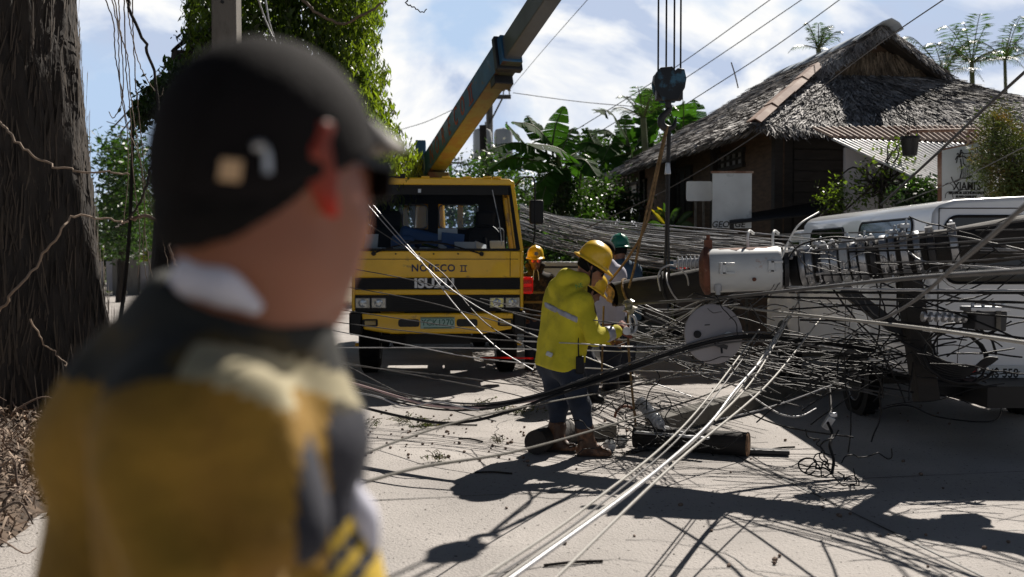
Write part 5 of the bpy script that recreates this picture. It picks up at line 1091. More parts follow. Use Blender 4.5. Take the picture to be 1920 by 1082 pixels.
mb = MB(); mb.box(((VX0 + VX1) / 2, VY0 - .06, .47), (1.66, .16, .13)); mb.build('bumper', M['blackp'], vn, bevel=.02)
mb = MB(); mb.box((4.1, 10, .46), (1.2, 5.4, .16)); mb.box((4.1, 9.3, .36), (1.4, .1, .1)); mb.build('chassis', M['blackp'], vn)
for x in (VX0 + .078, VX1 - .078):
    wheel(x, 9.45, .30, .19, vn); wheel(x + (.02 if x < 4 else -.02), 12.1, .30, .19, vn)
for y in (9.45, 12.1):
    mb = MB(); mb.lathe((VX0 - .004 + (.03 if y > 11 else 0), y, .34), (-1, 0, 0), [(.0, 0), (.37, 0), (.38, .004), (0, .005)], 30); mb.build('wheel_arch', M['ink'], vn)
# ================================================================ people
A = lambda v: np.array(tuple(v), float)
def hand_prims(w_, d_, n_, side, curl=.8, s=1.0):
    """wrist, pointing direction, palm normal (towards the palm side), thumb side sign, curl"""
    d_ = Vector(d_).normalized(); n_ = Vector(n_); n_ = (n_ - d_ * n_.dot(d_)).normalized(); sd_ = d_.cross(n_) * side; w_ = Vector(w_); pr = []
    pr.append(('c', A(w_), A(w_ + d_ * .05 * s), .022 * s, .028 * s, .015)); 
    for o in (-.024, -.008, .008, .024): pr.append(('c', A(w_ + d_ * .03 * s + sd_ * o * .6 * s), A(w_ + d_ * .085 * s + sd_ * o * s), .013 * s, .011 * s, .010))
    for o, L_ in ((-.027, .066), (-.009, .080), (.009, .086), (.027, .076)):
        p = w_ + d_ * .088 * s + sd_ * o * s; a = .15
        for k, f in enumerate((.42, .32, .26)):
            a += curl * (.55 if k == 0 else .75); dr = d_ * math.cos(a) + n_ * math.sin(a); q = p + dr * L_ * f * s; pr.append(('c', A(p), A(q), (.0098 - .0008 * k) * s, (.0092 - .0010 * k) * s, .004)); p = q
    p = w_ + d_ * .025 * s + sd_ * .024 * s
    for k, (f, a) in enumerate(((.040, .5), (.032, .9), (.026, 1.2))):
        dr = (sd_ * math.cos(a * curl) * .8 + d_ * .75 + n_ * math.sin(a * curl) * .8).normalized(); q = p + dr * f * s; pr.append(('c', A(p), A(q), .0125 * s, .0105 * s, .006)); p = q
    return pr
def hframe(f, u):
    f = Vector(f).normalized(); u = Vector(u); u = (u - f * u.dot(f)).normalized(); r = f.cross(u); return Matrix((r, f, u)).transposed()     # columns right, front, up
def head_prims(c, R, s=1.0, ears=True):
    c = Vector(c); q = lambda x, y, z: A(c + R @ Vector((x, y, z)) * s); RA_ = np.array(R)
    pr = [('e', q(0, -.008, .022), (.076 * s, .096 * s, .098 * s), RA_, .02), ('e', q(0, .030, -.055), (.056 * s, .060 * s, .062 * s), RA_, .035), ('e', q(0, .045, -.012), (.058 * s, .050 * s, .055 * s), RA_, .03),
          ('c', q(0, .092, .012), q(0, .110, -.022), .009 * s, .014 * s, .012), ('c', q(-.022, .086, .030), q(.022, .086, .030), .012 * s, .012 * s, .015), ('c', q(-.018, .088, -.050), q(.018, .088, -.050), .010 * s, .010 * s, .010), ('e', q(0, .080, -.092), (.022 * s, .018 * s, .018 * s), RA_, .02)]
    if ears:
        for x in (-1, 1): pr += [('c', q(x * .078, -.012, .018), q(x * .076, -.004, -.026), .013 * s, .009 * s, .008)]
    return pr
def limb(a, b, ra, rb, k=.03): return ('c', A(a), A(b), ra, rb, k)
def torso_prims(J, w_=1.0):
    sl, sr, hl, hr, nk = [Vector(J[k]) for k in ('shL', 'shR', 'hipL', 'hipR', 'neck')]; mid = (sl + sr) / 2; sc_ = .80
    a, b = mid.lerp(sl, .62), mid.lerp(sr, .62); hm = (hl + hr) / 2
    pr = [limb(hl, a - (a - hl) * .12, .115 * w_, .112 * w_, .06), limb(hr, b - (b - hr) * .12, .115 * w_, .112 * w_, .06), limb(hm, mid, .12 * w_, .11 * w_, .05), limb(sl, sr, .062, .062, .05), limb(mid.lerp(nk, .2), nk, .085, .06, .05)]
    if 'belly' in J: pr.append(('e', A(J['belly']), (.13, .13, .17), None, .06))
    return pr
def figure(label, J, group='line workers and onlookers around the fallen pole', skin='skin', h=.011, top='teal', bot='denim', foot='boot', cuff=None, hat=None, hair=True, f=(0, 1, 0), u=(0, 0, 1), hood=False, gloves=None, boots_top=.62, name='person', hs=1.0):
    g = Vector(((J['hipL'][0] + J['hipR'][0]) / 2, (J['hipL'][1] + J['hipR'][1]) / 2, 0)); e = empty('person', g, 0, label, 'person', group)
    R = hframe(f, u); hc = Vector(J['head']); nk = Vector(J['neck'])
    arms = {}; legs = {}
    for s in 'LR':
        arms[s] = [limb(J['sh' + s], J['el' + s], .052, .043), limb(J['el' + s], J['wr' + s], .043, .029)]
        legs[s] = [limb(J['hip' + s], J['kn' + s], .088, .062, .04), limb(J['kn' + s], J['an' + s], .060, .040, .03)]
    tp = torso_prims(J)
    body = head_prims(hc, R, hs) + [limb(nk, hc + R @ Vector((0, -.02, -.05)), .056, .054)] + tp
    for s in 'LR': body += arms[s] + legs[s] + [limb(J['an' + s], J['toe' + s], .035, .028)]
    if not gloves:
        for s in 'LR':
            w0, e0 = Vector(J['wr' + s]), Vector(J['el' + s]); body += hand_prims(w0, J.get('hd' + s, w0 - e0), J.get('pn' + s, R @ Vector((0, 1, -.3))), 1 if s == 'L' else -1, .6)
    bd_ = sdf_mesh('body', body, M[skin], e, h=h * .85, infl=0)
    sh_ = tp + arms['L'] + arms['R']
    if hood: sh_ = sh_ + hood
    # garment ends at the waist
    hm = (Vector(J['hipL']) + Vector(J['hipR'])) / 2; mid = (Vector(J['shL']) + Vector(J['shR'])) / 2; ax = (mid - hm).normalized()
    cuts = [(A(hm - ax * .035), -A(ax))]
    shirt = sdf_mesh('shirt' if not hood else 'hooded_top', sh_, M[top], e, h=h, infl=.020, folds=.010 if hood else .007, fs=24 if hood else 20, cut=cuts, seed=3)
    lp = legs['L'] + legs['R'] + [limb(J['hipL'], J['hipR'], .105, .105, .05), limb(Vector(J['hipL']) + ax * .06, Vector(J['hipR']) + ax * .06, .10, .10, .05)]
    cut2 = [(A(hm + ax * .06), A(ax))]
    sdf_mesh('trousers', lp, M[bot], e, h=h, infl=.017, folds=.007, fs=24, cut=cut2 + ([(A((0, 0, .20)), A((0, 0, -1)))] if hood else []), seed=5)
    for s in 'LR':
        an, to, kn = Vector(J['an' + s]), Vector(J['toe' + s]), Vector(J['kn' + s]); heel = an - (to - an).normalized() * .035; heel.z = to.z; fd = (to - heel).normalized()
        bp = [limb(an, an.lerp(kn, boots_top * (.60 if hood else .3)), .054, .066 if hood else .056, .02), limb(an, heel + Vector((0, 0, .012)), .048, .040, .03), limb(heel + Vector((0, 0, .012)), to, .042, .040, .03), limb(an, heel.lerp(to, .6) + Vector((0, 0, .01)), .048, .040, .03)]
        bp.append(('c', A(an.lerp(kn, boots_top * .56)), A(an.lerp(kn, boots_top * .60)), .068, .068, .006)) if hood else None
        bo_ = sdf_mesh('boot', bp, M[foot], e, h=h * .8, infl=.003, folds=.003, fs=40, cut=[(A((0, 0, -.001)), A((0, 0, -1)))] if to.z < .1 else None, seed=8)
        mb = MB(); R2 = frame(fd, (0, 0, 1)); zz = min(heel.z, to.z) - .03
        mb.box((heel + to) / 2 + fd * .004 - Vector((0, 0, .022)), (.094, .026, (to - heel).length + .085), R2); mb.v = [tuple(x) for x in local(e, mb.v)]; mb.build('sole', M['sole'], bo_ if False else e, bevel=.008)
    if gloves:
        for s in 'LR':
            w0, e0 = Vector(J['wr' + s]), Vector(J['el' + s]); gp_ = hand_prims(w0, J.get('hd' + s, w0 - e0), J.get('pn' + s, (0, 0, -1)), 1 if s == 'L' else -1, .75, 1.12) + [limb(w0.lerp(e0, .12), w0, .036, .030, .01)]
            sdf_mesh('glove', gp_, M[gloves[s]], e, h=.0055, infl=.002, folds=.001, fs=60)
            body_h = None
    if hair:
        q = lambda x, y, z: A(hc + R @ Vector((x, y, z)) * hs)
        sdf_mesh('hair', [('e', q(0, -.016, .026), (.080 * hs, .096 * hs, .098 * hs), np.array(R), .02)], M['hair'], e, h=.008, infl=.004, folds=.003, fs=60, cut=[(q(0, .045, .02), A(R @ Vector((0, 1, -.55)))), (q(0, 0, -.045), A(R @ Vector((0, -.2, -1))))])
    if hat: hard_hat(e, hc + R @ Vector((0, -.012, .055)), R, hat, .93)
    return e, R, shirt, sh_
def hard_hat(parent, c, R, mk, s=1.0):
    n = 48; V = []; F = []
    rings = [(1.19, -.018, 1), (1.22, -.010, 1), (1.20, -.003, 1), (1.03, .006, .15), (1.00, .015, 0), (.99, .045, 0), (.95, .080, 0), (.86, .112, 0), (.70, .138, 0), (.50, .154, 0), (.28, .163, 0), (.0, .166, 0)]
    for r, z, br in rings:
        for k in range(n):
            a = 2 * math.pi * k / n; fy = math.sin(a); ext = 1 + br * (.26 * max(0, fy) ** 3 + (.02 if fy < 0 else 0)); x = .118 * r * math.cos(a) * (1 if br == 0 else 1 - .05 * br); y = .140 * r * fy * ext
            zz = z + .012 * max(0, 1 - abs(x) / .022) * (1 if r < .97 else 0) * (1 if z > .05 else 0) - br * .012 * max(0, fy) ** 3 - br * .006 * math.cos(a) ** 2
            V.append(c + R @ Vector((x, y, zz)) * s)
    for i in range(len(rings) - 1):
        for k in range(n): F.append((i * n + k, i * n + (k + 1) % n, (i + 1) * n + (k + 1) % n, (i + 1) * n + k))
    o = np_mesh('hard_hat', local(parent, [tuple(v) for v in V]), F, M[mk], parent, smooth=True); so_ = o.modifiers.new('s', 'SOLIDIFY'); so_.thickness = .004; so_.offset = -1
    su = o.modifiers.new('sub', 'SUBSURF'); su.levels = 1; su.render_levels = 1
    return o
def tubew(name, pts, r, m, parent, n=6, smooth=True, k=5):
    mb = MB(); mb.tube(spline(pts, k), r, n); mb.v = [tuple(x) for x in local(parent, mb.v)]; return mb.build(name, m, parent, smooth=smooth)
# ---- the worker in the yellow hooded top
J = dict(head=P(1107, 504, 7.56), neck=P(1080, 536, 7.56), shR=P(1090, 568, 7.38), shL=P(1043, 550, 7.72), hipR=P(1064, 684, 7.44), hipL=P(1036, 682, 7.66), belly=P(1062, 630, 7.62),
         elR=P(1114, 634, 7.26), wrR=P(1154, 622, 7.34), elL=P(1100, 632, 7.78), wrL=P(1140, 636, 7.58), hdR=P(1175, 606, 7.42) - P(1154, 622, 7.34), hdL=P(1168, 620, 7.46) - P(1140, 636, 7.58), pnR=(0.1, .9, -.3), pnL=(.1, -.8, .5),
         knR=P(1088, 760, 7.34), anR=P(1100, 828, 7.40), toeR=P(1136, 851, 7.37), knL=P(1046, 762, 7.60), anL=P(1044, 822, 7.58), toeL=P(1072, 841, 7.54))
fw, uw = (.86, .12, -.51), (.51, 0, .86)
hood = [('c', A(P(1046, 540, 7.56)), A(P(1064, 522, 7.50)), .050, .048, .03), ('c', A(P(1064, 522, 7.50)), A(P(1090, 526, 7.46)), .046, .040, .03), ('c', A(P(1046, 540, 7.56)), A(P(1066, 524, 7.68)), .046, .040, .03), ('c', A(P(1054, 548, 7.52)), A(P(1076, 546, 7.44)), .045, .040, .03)]
wk, R_, shp, spr = figure('worker in yellow green hooded top and yellow helmet bending over the cut pole', J, top='hivis', bot='denimB', hat='hatY', f=fw, u=uw, hood=hood, gloves={'L': 'gloveB', 'R': 'glove'}, h=.0095, skin='skin')
# reflective bands
a, b = P(1018, 570, 7.5), P(1100, 606, 7.5); dr = (b - a).normalized(); nrm = Vector((-dr.z, 0, dr.x)) if dr.x > 0 else Vector((dr.z, 0, -dr.x))
tp = torso_prims(J)
sdf_mesh('reflective_band', tp, M['reflect'], wk, h=.0095, infl=.0245, folds=.007, fs=20, seed=3, cut=[(A(a + nrm * .022), A(nrm)), (A(a - nrm * .022), -A(nrm))])
for s, t0, t1 in (('R', .55, .88), ('L', .5, .85)):
    e0, w0 = Vector(J['el' + s]), Vector(J['wr' + s]); ax = (w0 - e0).normalized()
    sdf_mesh('reflective_band', [limb(e0, w0, .043, .029)], M['reflect'], wk, h=.008, infl=.0255, folds=.006, fs=20, seed=3, cut=[(A(e0.lerp(w0, t1)), A(ax)), (A(e0.lerp(w0, t0)), -A(ax))])
e0, w0 = Vector(J['shR']), Vector(J['elR']); ax = (w0 - e0).normalized()
# black harness strap, radio pouch, badge, chin strap, glasses
pp = Vector(P(1087, 684, 7.33)); mb = MB(); mb.box(local(wk, [pp])[0], (.06, .05, .13)); mb.build('radio_pouch', M['blackp'], wk, bevel=.008)
tubew('radio_antenna', [P(1085, 668, 7.32), P(1084, 640, 7.32), P(1085, 622, 7.33)], .006, M['blackp'], wk)
pp = Vector(P(1030, 664, 7.36)); mb = MB(); mb.box(local(wk, [pp])[0], (.05, .03, .035), rotm(0, .4, 0)); mb.build('belt_tag', M['board'], wk, bevel=.008)
hc = Vector(J['head']); HR = hframe(fw, uw); q = lambda x, y, z: hc + HR @ Vector((x, y, z))
tubew('chin_strap', [q(.083, -.01, .035), q(.082, .01, -.03), q(.064, .035, -.075), q(.02, .06, -.106), q(-.03, .055, -.10)], .008, M['blackp'], wk)
tubew('chin_strap', [q(.083, -.06, .03), q(.080, -.01, -.01), q(.082, .01, -.03)], .007, M['blackp'], wk)
mb = MB(); mb.box((0, 0, 0), (.001, .001, .001)); mb = MB()
for x in (-.034, .034): mb.add([tuple(v) for v in local(wk, [q(x - .028, .098, .028), q(x + .028, .098, .028), q(x + .024, .104, -.008), q(x - .024, .104, -.008), q(x - .028, .092, .028), q(x + .028, .092, .028), q(x + .024, .098, -.008), q(x - .024, .098, -.008)])], [(0, 1, 2, 3), (7, 6, 5, 4), (0, 4, 5, 1), (1, 5, 6, 2), (2, 6, 7, 3), (3, 7, 4, 0)])
for x in (-1, 1): mb.bar(local(wk, [q(x * .064, .095, .02)])[0], local(wk, [q(x * .082, .0, .02)])[0], .006, .012)
mb.build('glasses', M['blackp'], wk)
tx = P(1086, 536, 7.32); text('NE', 'lettering', M['green_ink'], wk, local(wk, [tx])[0], rotm(rad(90)) @ rotm(0, 0, rad(16)), .045, .001)
# ---- man with mirrored red glasses beside the truck
Yg = 13.2
J = dict(head=P(1004, 490, Yg), neck=P(1003, 514, Yg + .02), shR=P(985, 524, Yg), shL=P(1030, 524, Yg + .06), hipR=P(992, 594, Yg + .03), hipL=P(1010, 594, Yg + .05), elR=P(979, 558, Yg + .05), wrR=P(985, 590, Yg - .05), elL=P(1036, 562, Yg + .05), wrL=P(1022, 588, Yg - .08),
         knR=P(994, 642, Yg), anR=P(993, 682, Yg + .02), toeR=P(990, 689, Yg - .14), knL=P(1012, 642, Yg), anL=P(1014, 682, Yg + .05), toeL=P(1018, 689, Yg - .12))
gm, R_, s_, sp_ = figure('man in dark camouflage hoodie and yellow helmet with mirrored red glasses beside the truck', J, top='camo', bot='denim', foot='boot', hat='hatY', f=(.05, -1, -.05), u=(0, 0, 1), skin='skinD', h=.012)
hc = Vector(J['head']); HR = hframe((.05, -1, -.05), (0, 0, 1)); q = lambda x, y, z: hc + HR @ Vector((x, y, z))
for x in (-.034, .034):
    mb = MB(); mb.lathe(local(gm, [q(x, .094, .012)])[0], HR @ Vector((0, 1, 0)), [(.0, .0), (.030, .0), (.027, .010), (.012, .014), (0, .015)], 16); mb.build('lens', M['redgl'], gm, smooth=True)
mb = MB(); mb.bar(local(gm, [q(-.07, .094, .030)])[0], local(gm, [q(.07, .094, .030)])[0], .012, .008)
for x in (-1, 1): mb.bar(local(gm, [q(x * .066, .092, .022)])[0], local(gm, [q(x * .084, .0, .02)])[0], .006, .010)
mb.build('glasses', M['blackp'], gm)
mb = MB(); mb.lathe(local(gm, [q(0, .118, .105)])[0], HR @ Vector((0, 1, .55)), [(0, 0), (.026, 0), (.026, .006), (0, .007)], 16); mb.build('helmet_badge', M['galv'], gm)
for x in (-.02, .02): tubew('drawstring', [q(x, .06, -.10), q(x * 1.6, .10, -.16), q(x * 1.8, .13, -.24)], .005, M['white'], gm)
tpg = torso_prims(J)
for z in (P(0, 548, Yg).z, P(0, 566, Yg).z): sdf_mesh('chest_stripe', tpg, M['camoY'], gm, h=.010, infl=.0235, folds=.007, fs=20, seed=3, cut=[((0, 0, z + .018), (0, 0, 1)), ((0, 0, z - .018), (0, 0, -1))])
sdf_mesh('hood', [('c', A(q(-.10, -.02, -.06)), A(q(-.06, .05, -.15)), .03, .03), ('c', A(q(.10, -.02, -.06)), A(q(.06, .05, -.15)), .03, .03), ('c', A(q(-.10, -.02, -.06)), A(q(.0, -.12, -.06)), .03, .04), ('c', A(q(.10, -.02, -.06)), A(q(.0, -.12, -.06)), .03, .04)], M['camo'], gm, h=.011)
# ---- man in blue shirt and green helmet, seen from behind
Yb = 11.6
J = dict(head=P(1161, 472, Yb), neck=P(1163, 494, Yb - .02), shR=P(1190, 507, Yb - .05), shL=P(1147, 507, Yb + .05), hipR=P(1180, 594, Yb - .02), hipL=P(1162, 594, Yb + .02), elR=P(1197, 548, Yb - .1), wrR=P(1192, 586, Yb + .10), elL=P(1140, 548, Yb + .05), wrL=P(1146, 588, Yb + .15),
         knR=P(1180, 655, Yb), anR=P(1178, 708, Yb), toeR=P(1184, 714, Yb + .15), knL=P(1163, 655, Yb), anL=P(1162, 708, Yb), toeL=P(1158, 714, Yb + .14))
figure('man in blue shirt and green helmet standing behind the cut pole with his back turned', J, top='teal', bot='denim', foot='blackp', hat='hatG', f=(-.25, 1, -.08), skin='skinD', h=.012)
# ---- man in white shirt and dark cap, behind
Yc = 11.0
J = dict(head=P(1137, 474, Yc), neck=P(1140, 497, Yc), shR=P(1160, 512, Yc - .03), shL=P(1122, 512, Yc + .06), hipR=P(1152, 600, Yc - .02), hipL=P(1134, 600, Yc + .02), elR=P(1168, 555, Yc + .0), wrR=P(1166, 592, Yc + .14), elL=P(1116, 552, Yc + .1), wrL=P(1122, 588, Yc + .2),
         knR=P(1152, 665, Yc), anR=P(1150, 722, Yc + .05), toeR=P(1156, 728, Yc + .2), knL=P(1138, 660, Yc), anL=P(1140, 718, Yc + .05), toeL=P(1136, 725, Yc + .2))
fg, R_, s_, sp_ = figure('man in white shirt and dark cap seen from behind between the two helmets', J, top='wshirt', bot='denim', foot='blackp', hat=None, f=(.1, 1, -.1), skin='skinD', h=.012)
hc = Vector(J['head']); sdf_mesh('cap', [('e', A(hc + Vector((0, -.01, .030))), (.082, .100, .100), None)], M['capblk'], fg, h=.010, infl=.012, cut=[(A(hc + Vector((0, 0, .01))), (0, 0, -1))])
mb = MB(); mb.prism([(-.075, .08), (.075, .08), (.06, .15), (.0, .17), (-.06, .15)], lambda a_, b_, t: Vector(local(fg, [hc + Vector((a_, b_, .03 + t - b_ * .1))])[0]), 0, .006); mb.build('visor', M['capblk'], fg)
# ---- crouching worker whose yellow helmet shows between the others
Yd = 10.2
J = dict(head=P(1108, 548, Yd), neck=P(1098, 566, Yd), shR=P(1098, 585, Yd - .12), shL=P(1086, 580, Yd + .2), hipR=P(1086, 652, Yd - .06), hipL=P(1082, 648, Yd + .14), elR=P(1120, 622, Yd - .16), wrR=P(1146, 632, Yd - .05), elL=P(1112, 625, Yd + .25), wrL=P(1140, 630, Yd + .1),
         knR=P(1112, 690, Yd - .1), anR=P(1112, 742, Yd - .02), toeR=P(1126, 750, Yd - .08), knL=P(1104, 700, Yd + .15), anL=P(1098, 735, Yd + .3), toeL=P(1106, 742, Yd + .25))
figure('stooping worker whose yellow helmet shows beside the hooded worker and the pole end', J, top='camo', bot='denim', foot='blackp', hat='hatY', f=(.8, .2, -.55), u=(.5, 0, .85), skin='skinD', h=.013, gloves={'L': 'gloveB', 'R': 'gloveB'})
# ================================================================ the man close to the camera
fp = empty('person', (-.235, .93, 0), 0, 'man in black cap and mustard and dark pullover close to the camera at left', 'person')
YH = .90; H = P(500, 328, YH); ph = rad(56); f = Vector((math.cos(ph), math.sin(ph), -.03)).normalized(); R = hframe(f, (0, 0, 1)); RA2 = np.array(R)
q = lambda x, y, z: H + R @ Vector((x, y, z)); qa = lambda x, y, z: A(q(x, y, z))
head = [('e', qa(0, -.002, .0), (.075, .093, .104), RA2, .02), ('e', qa(0, .034, -.082), (.056, .058, .052), RA2, .04), ('e', qa(0, .05, -.03), (.062, .050, .055), RA2, .03), ('e', qa(0, .062, -.122), (.03, .028, .022), RA2, .02),
        ('c', qa(0, .098, -.010), qa(0, .118, -.048), .009, .014, .012), ('c', qa(-.018, .092, -.082), qa(.018, .092, -.082), .010, .010, .010), ('c', qa(-.03, .088, .006), qa(.03, .088, .006), .012, .012, .015),
        ('c', qa(.012, -.02, -.07), A(P(448, 650, .91)), .049, .056, .03), ('c', qa(-.012, -.02, -.07), A(P(448, 670, .93)), .047, .056, .03)]
for s in (-1, 1):
    head += [('e', qa(s * .080, -.010, .010), (.011, .019, .035), RA2, .010), ('c', qa(s * .084, -.016, .034), qa(s * .087, -.028, .012), .006, .006, .006), ('c', qa(s * .084, -.0, .038), qa(s * .085, -.018, .034), .005, .006, .006), ('c', qa(s * .081, -.006, -.020), qa(s * .084, -.002, -.036), .009, .007, .006)]
JF = dict(shR=P(368, 838, .80), shL=P(480, 800, 1.12), hipR=Vector((-.28, .86, .93)), hipL=Vector((-.26, 1.06, .93)))
up_ = [limb(P(325, 850, .97), P(490, 860, .95), .078, .078, .05), limb(P(330, 1120, .97), P(500, 1120, .95), .088, .086, .05), limb(P(400, 630, .93), P(300, 760, .94), .046, .070, .05), limb(P(300, 720, .95), P(215, 850, .97), .05, .06, .05), limb(P(470, 650, .93), P(520, 800, .95), .050, .066, .05), limb(P(395, 612, .94), P(470, 632, .92), .052, .050, .05), limb(P(405, 715, .92), P(372, 830, .83), .054, .064, .05), limb(P(436, 660, .92), P(420, 800, .92), .052, .08, .05),
       limb(P(372, 842, .80), P(345, 1480, .80), .066, .054, .04), limb(P(480, 800, 1.12), P(480, 1400, 1.14), .062, .05, .04), limb(P(430, 700, .95), P(480, 800, 1.10), .06, .062, .05)]
low = [limb(P(300, 1100, .97), (-.33, .95, 1.0), .10, .11, .05), limb(P(500, 1100, .95), (-.20, .95, 1.0), .092, .10, .05)]
lg = []
for y in (.86, 1.05): lg += [limb((-.26, y, .95), (-.24, y, .52), .085, .06, .05), limb((-.24, y, .52), (-.27, y, .09), .058, .04, .03), limb((-.27, y, .07), (-.10, y, .05), .038, .03, .03)]
fore = [limb(P(330, 1480, .80), Vector((-.10, .74, .92)), .044, .030, .03), limb(P(480, 1400, 1.14), Vector((-.05, 1.02, .95)), .042, .03, .03)]
hands = hand_prims((-.10, .74, .92), (.9, .1, -.1), (0, .6, -.6), -1, .5) + hand_prims((-.05, 1.02, .95), (.9, -.1, -.1), (0, -.6, -.6), 1, .5)
sear = bpy.data.materials.new('x'); bpy.data.materials.remove(sear)
M['ear'] = mat('backlit_ear_skin', (0.42, 0.085, 0.05), 0.42, var=.1, trans=.55, tcol=(2.2, .5, .35))
def fm(c):
    o = np.zeros(len(c), int); l = (c - A(H)) @ RA2; o[(np.abs(l[:, 0]) > .0765) & (np.abs(l[:, 2] - .01) < .05) & (l[:, 1] < .02)] = 1; return o
hv = sdf_mesh('body', head + up_[:] + low + lg + fore, [M['skinF'], M['ear']], fp, h=.0055, k=.03, facemat=fm, cut=None) if False else None
upb = sdf_mesh('body', head + [('c', p_[1], p_[2], p_[3] - .012, p_[4] - .012, .05) for p_ in up_], [M['skinF'], M['ear']], fp, h=.0058, facemat=fm)
sdf_mesh('hand', hands[:len(hands) // 2] + fore[:1], M['skinF'], fp, h=.006); sdf_mesh('hand', hands[len(hands) // 2:] + fore[1:], M['skinF'], fp, h=.006)
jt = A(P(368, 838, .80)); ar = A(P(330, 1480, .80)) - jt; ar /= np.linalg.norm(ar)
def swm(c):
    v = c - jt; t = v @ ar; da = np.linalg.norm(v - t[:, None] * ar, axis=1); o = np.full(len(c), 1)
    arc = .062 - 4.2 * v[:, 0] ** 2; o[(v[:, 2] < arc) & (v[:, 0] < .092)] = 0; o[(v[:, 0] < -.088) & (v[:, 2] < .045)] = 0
    o[(v[:, 2] >= arc) & (v[:, 2] < arc + .022) & (v[:, 0] > .0) & (v[:, 0] < .115) & (c[:, 1] < .95)] = 2  # cream piping on the sunward part only, its sunlit look painted in
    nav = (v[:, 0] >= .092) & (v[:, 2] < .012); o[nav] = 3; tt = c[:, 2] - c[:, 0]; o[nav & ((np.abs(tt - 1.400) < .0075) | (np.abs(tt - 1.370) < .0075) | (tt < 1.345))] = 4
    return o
fl_ = [limb(P(432, 735, .762), P(486, 1010, .752), .014, .017, .012), limb(P(478, 745, .775), P(545, 990, .775), .014, .018, .012), limb(P(520, 800, .80), P(560, 960, .80), .012, .014, .012), limb(P(250, 900, .75), P(330, 1090, .72), .014, .02, .02)]
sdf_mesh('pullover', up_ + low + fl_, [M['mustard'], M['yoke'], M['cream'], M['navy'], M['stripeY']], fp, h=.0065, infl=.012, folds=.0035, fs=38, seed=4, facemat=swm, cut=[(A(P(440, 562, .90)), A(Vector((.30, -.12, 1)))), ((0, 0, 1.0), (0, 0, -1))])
sdf_mesh('trousers', lg + [limb((-.26, .86, .97), (-.26, 1.05, .97), .10, .10, .05), limb((-.26, .9, 1.03), (-.26, 1.0, 1.03), .10, .10, .05)], M['denim'], fp, h=.012, infl=.014, folds=.005, cut=[((0, 0, 1.05), (0, 0, 1)), ((0, 0, .08), (0, 0, -1))])
for y in (.86, 1.05): sdf_mesh('shoe', [limb((-.27, y, .07), (-.10, y, .05), .038, .034, .03), limb((-.29, y, .05), (-.27, y, .12), .04, .04)], M['blackp'], fp, h=.01, infl=.01, cut=[((0, 0, .004), (0, 0, -1))])
# cap, hair, visor, buckle
def capcut(h0, s_): n = R @ Vector((0, -s_, 1)); n.normalize(); return A(q(0, 0, h0)), -A(n)
skull = [('e', qa(0, -.002, .0), (.076, .094, .104), RA2, .02)]
cp = sdf_mesh('cap', skull + [('e', qa(0, .004, .030), (.072, .086, .076), RA2, .02)], M['capblk'], fp, h=.0058, infl=.0125, folds=.0012, fs=50, cut=[capcut(-.002, .42)])
sdf_mesh('hair', skull + [('e', qa(0, -.035, -.045), (.062, .060, .050), RA2, .03)], M['hair'], fp, h=.0058, infl=.0055, folds=.002, fs=120, cut=[capcut(.0, .78), (qa(0, .06, 0), A(R @ Vector((0, 1, 0))))])
V, F = [], []; nu, nv = 17, 9
for i in range(nu):
    for j in range(nv):
        a = (i / (nu - 1) - .5) * 2; t = j / (nv - 1); x = a * .072; y = .089 * math.sqrt(max(0, 1 - (x / .090) ** 2)) + .006; ext = .074 * math.sqrt(max(0.0, 1 - abs(a) ** 2.6)) * t
        V.append(tuple(q(x, y + ext, .066 - .20 * x * x / .078 - .020 * t - .05 * ext)))
for i in range(nu - 1):
    for j in range(nv - 1): F.append((i * nv + j, (i + 1) * nv + j, (i + 1) * nv + j + 1, i * nv + j + 1))
vo = np_mesh('visor', local(fp, V), F, M['capgry'], cp, smooth=True); so_ = vo.modifiers.new('s', 'SOLIDIFY'); so_.thickness = .005
cp.parent = fp
def capsurf(px, py, off=.003):      # nearest point of the cap shell along the view ray
    d = ray(px, py); o = Vector((0, 0, CH)); Ri = R.transposed(); oo = Ri @ (o - q(0, -.002, 0)); dd = Ri @ d; r = (.0925, .1125, .1175); A_2 = sum((dd[i] / r[i]) ** 2 for i in range(3)); B_2 = 2 * sum(oo[i] * dd[i] / r[i] ** 2 for i in range(3)); C_2 = sum((oo[i] / r[i]) ** 2 for i in range(3)) - 1
    t = (-B_2 - math.sqrt(max(0, B_2 * B_2 - 4 * A_2 * C_2))) / (2 * A_2); return o + d * t - d.normalized() * off
mb = MB(); c4 = [capsurf(*p) for p in ((408, 338), (450, 342), (456, 300), (414, 296))]; c5 = [x - ray(430, 320).normalized() * .003 for x in c4]; mb.add([tuple(x) for x in local(fp, c4 + c5)], [(0, 1, 2, 3), (7, 6, 5, 4), (0, 4, 5, 1), (1, 5, 6, 2), (2, 6, 7, 3), (3, 7, 4, 0)]); mb.build('leather_tag', M['buckle'], fp, bevel=.001)
tubew('strap_buckle', [capsurf(*p) for p in ((474, 276), (490, 272), (500, 290), (502, 325))], .0035, M['galv'], fp)
tubew('cap_seam', [capsurf(*p, .001) for p in ((430, 90), (400, 160), (360, 260), (330, 370))], .0012, M['capblk'], fp)
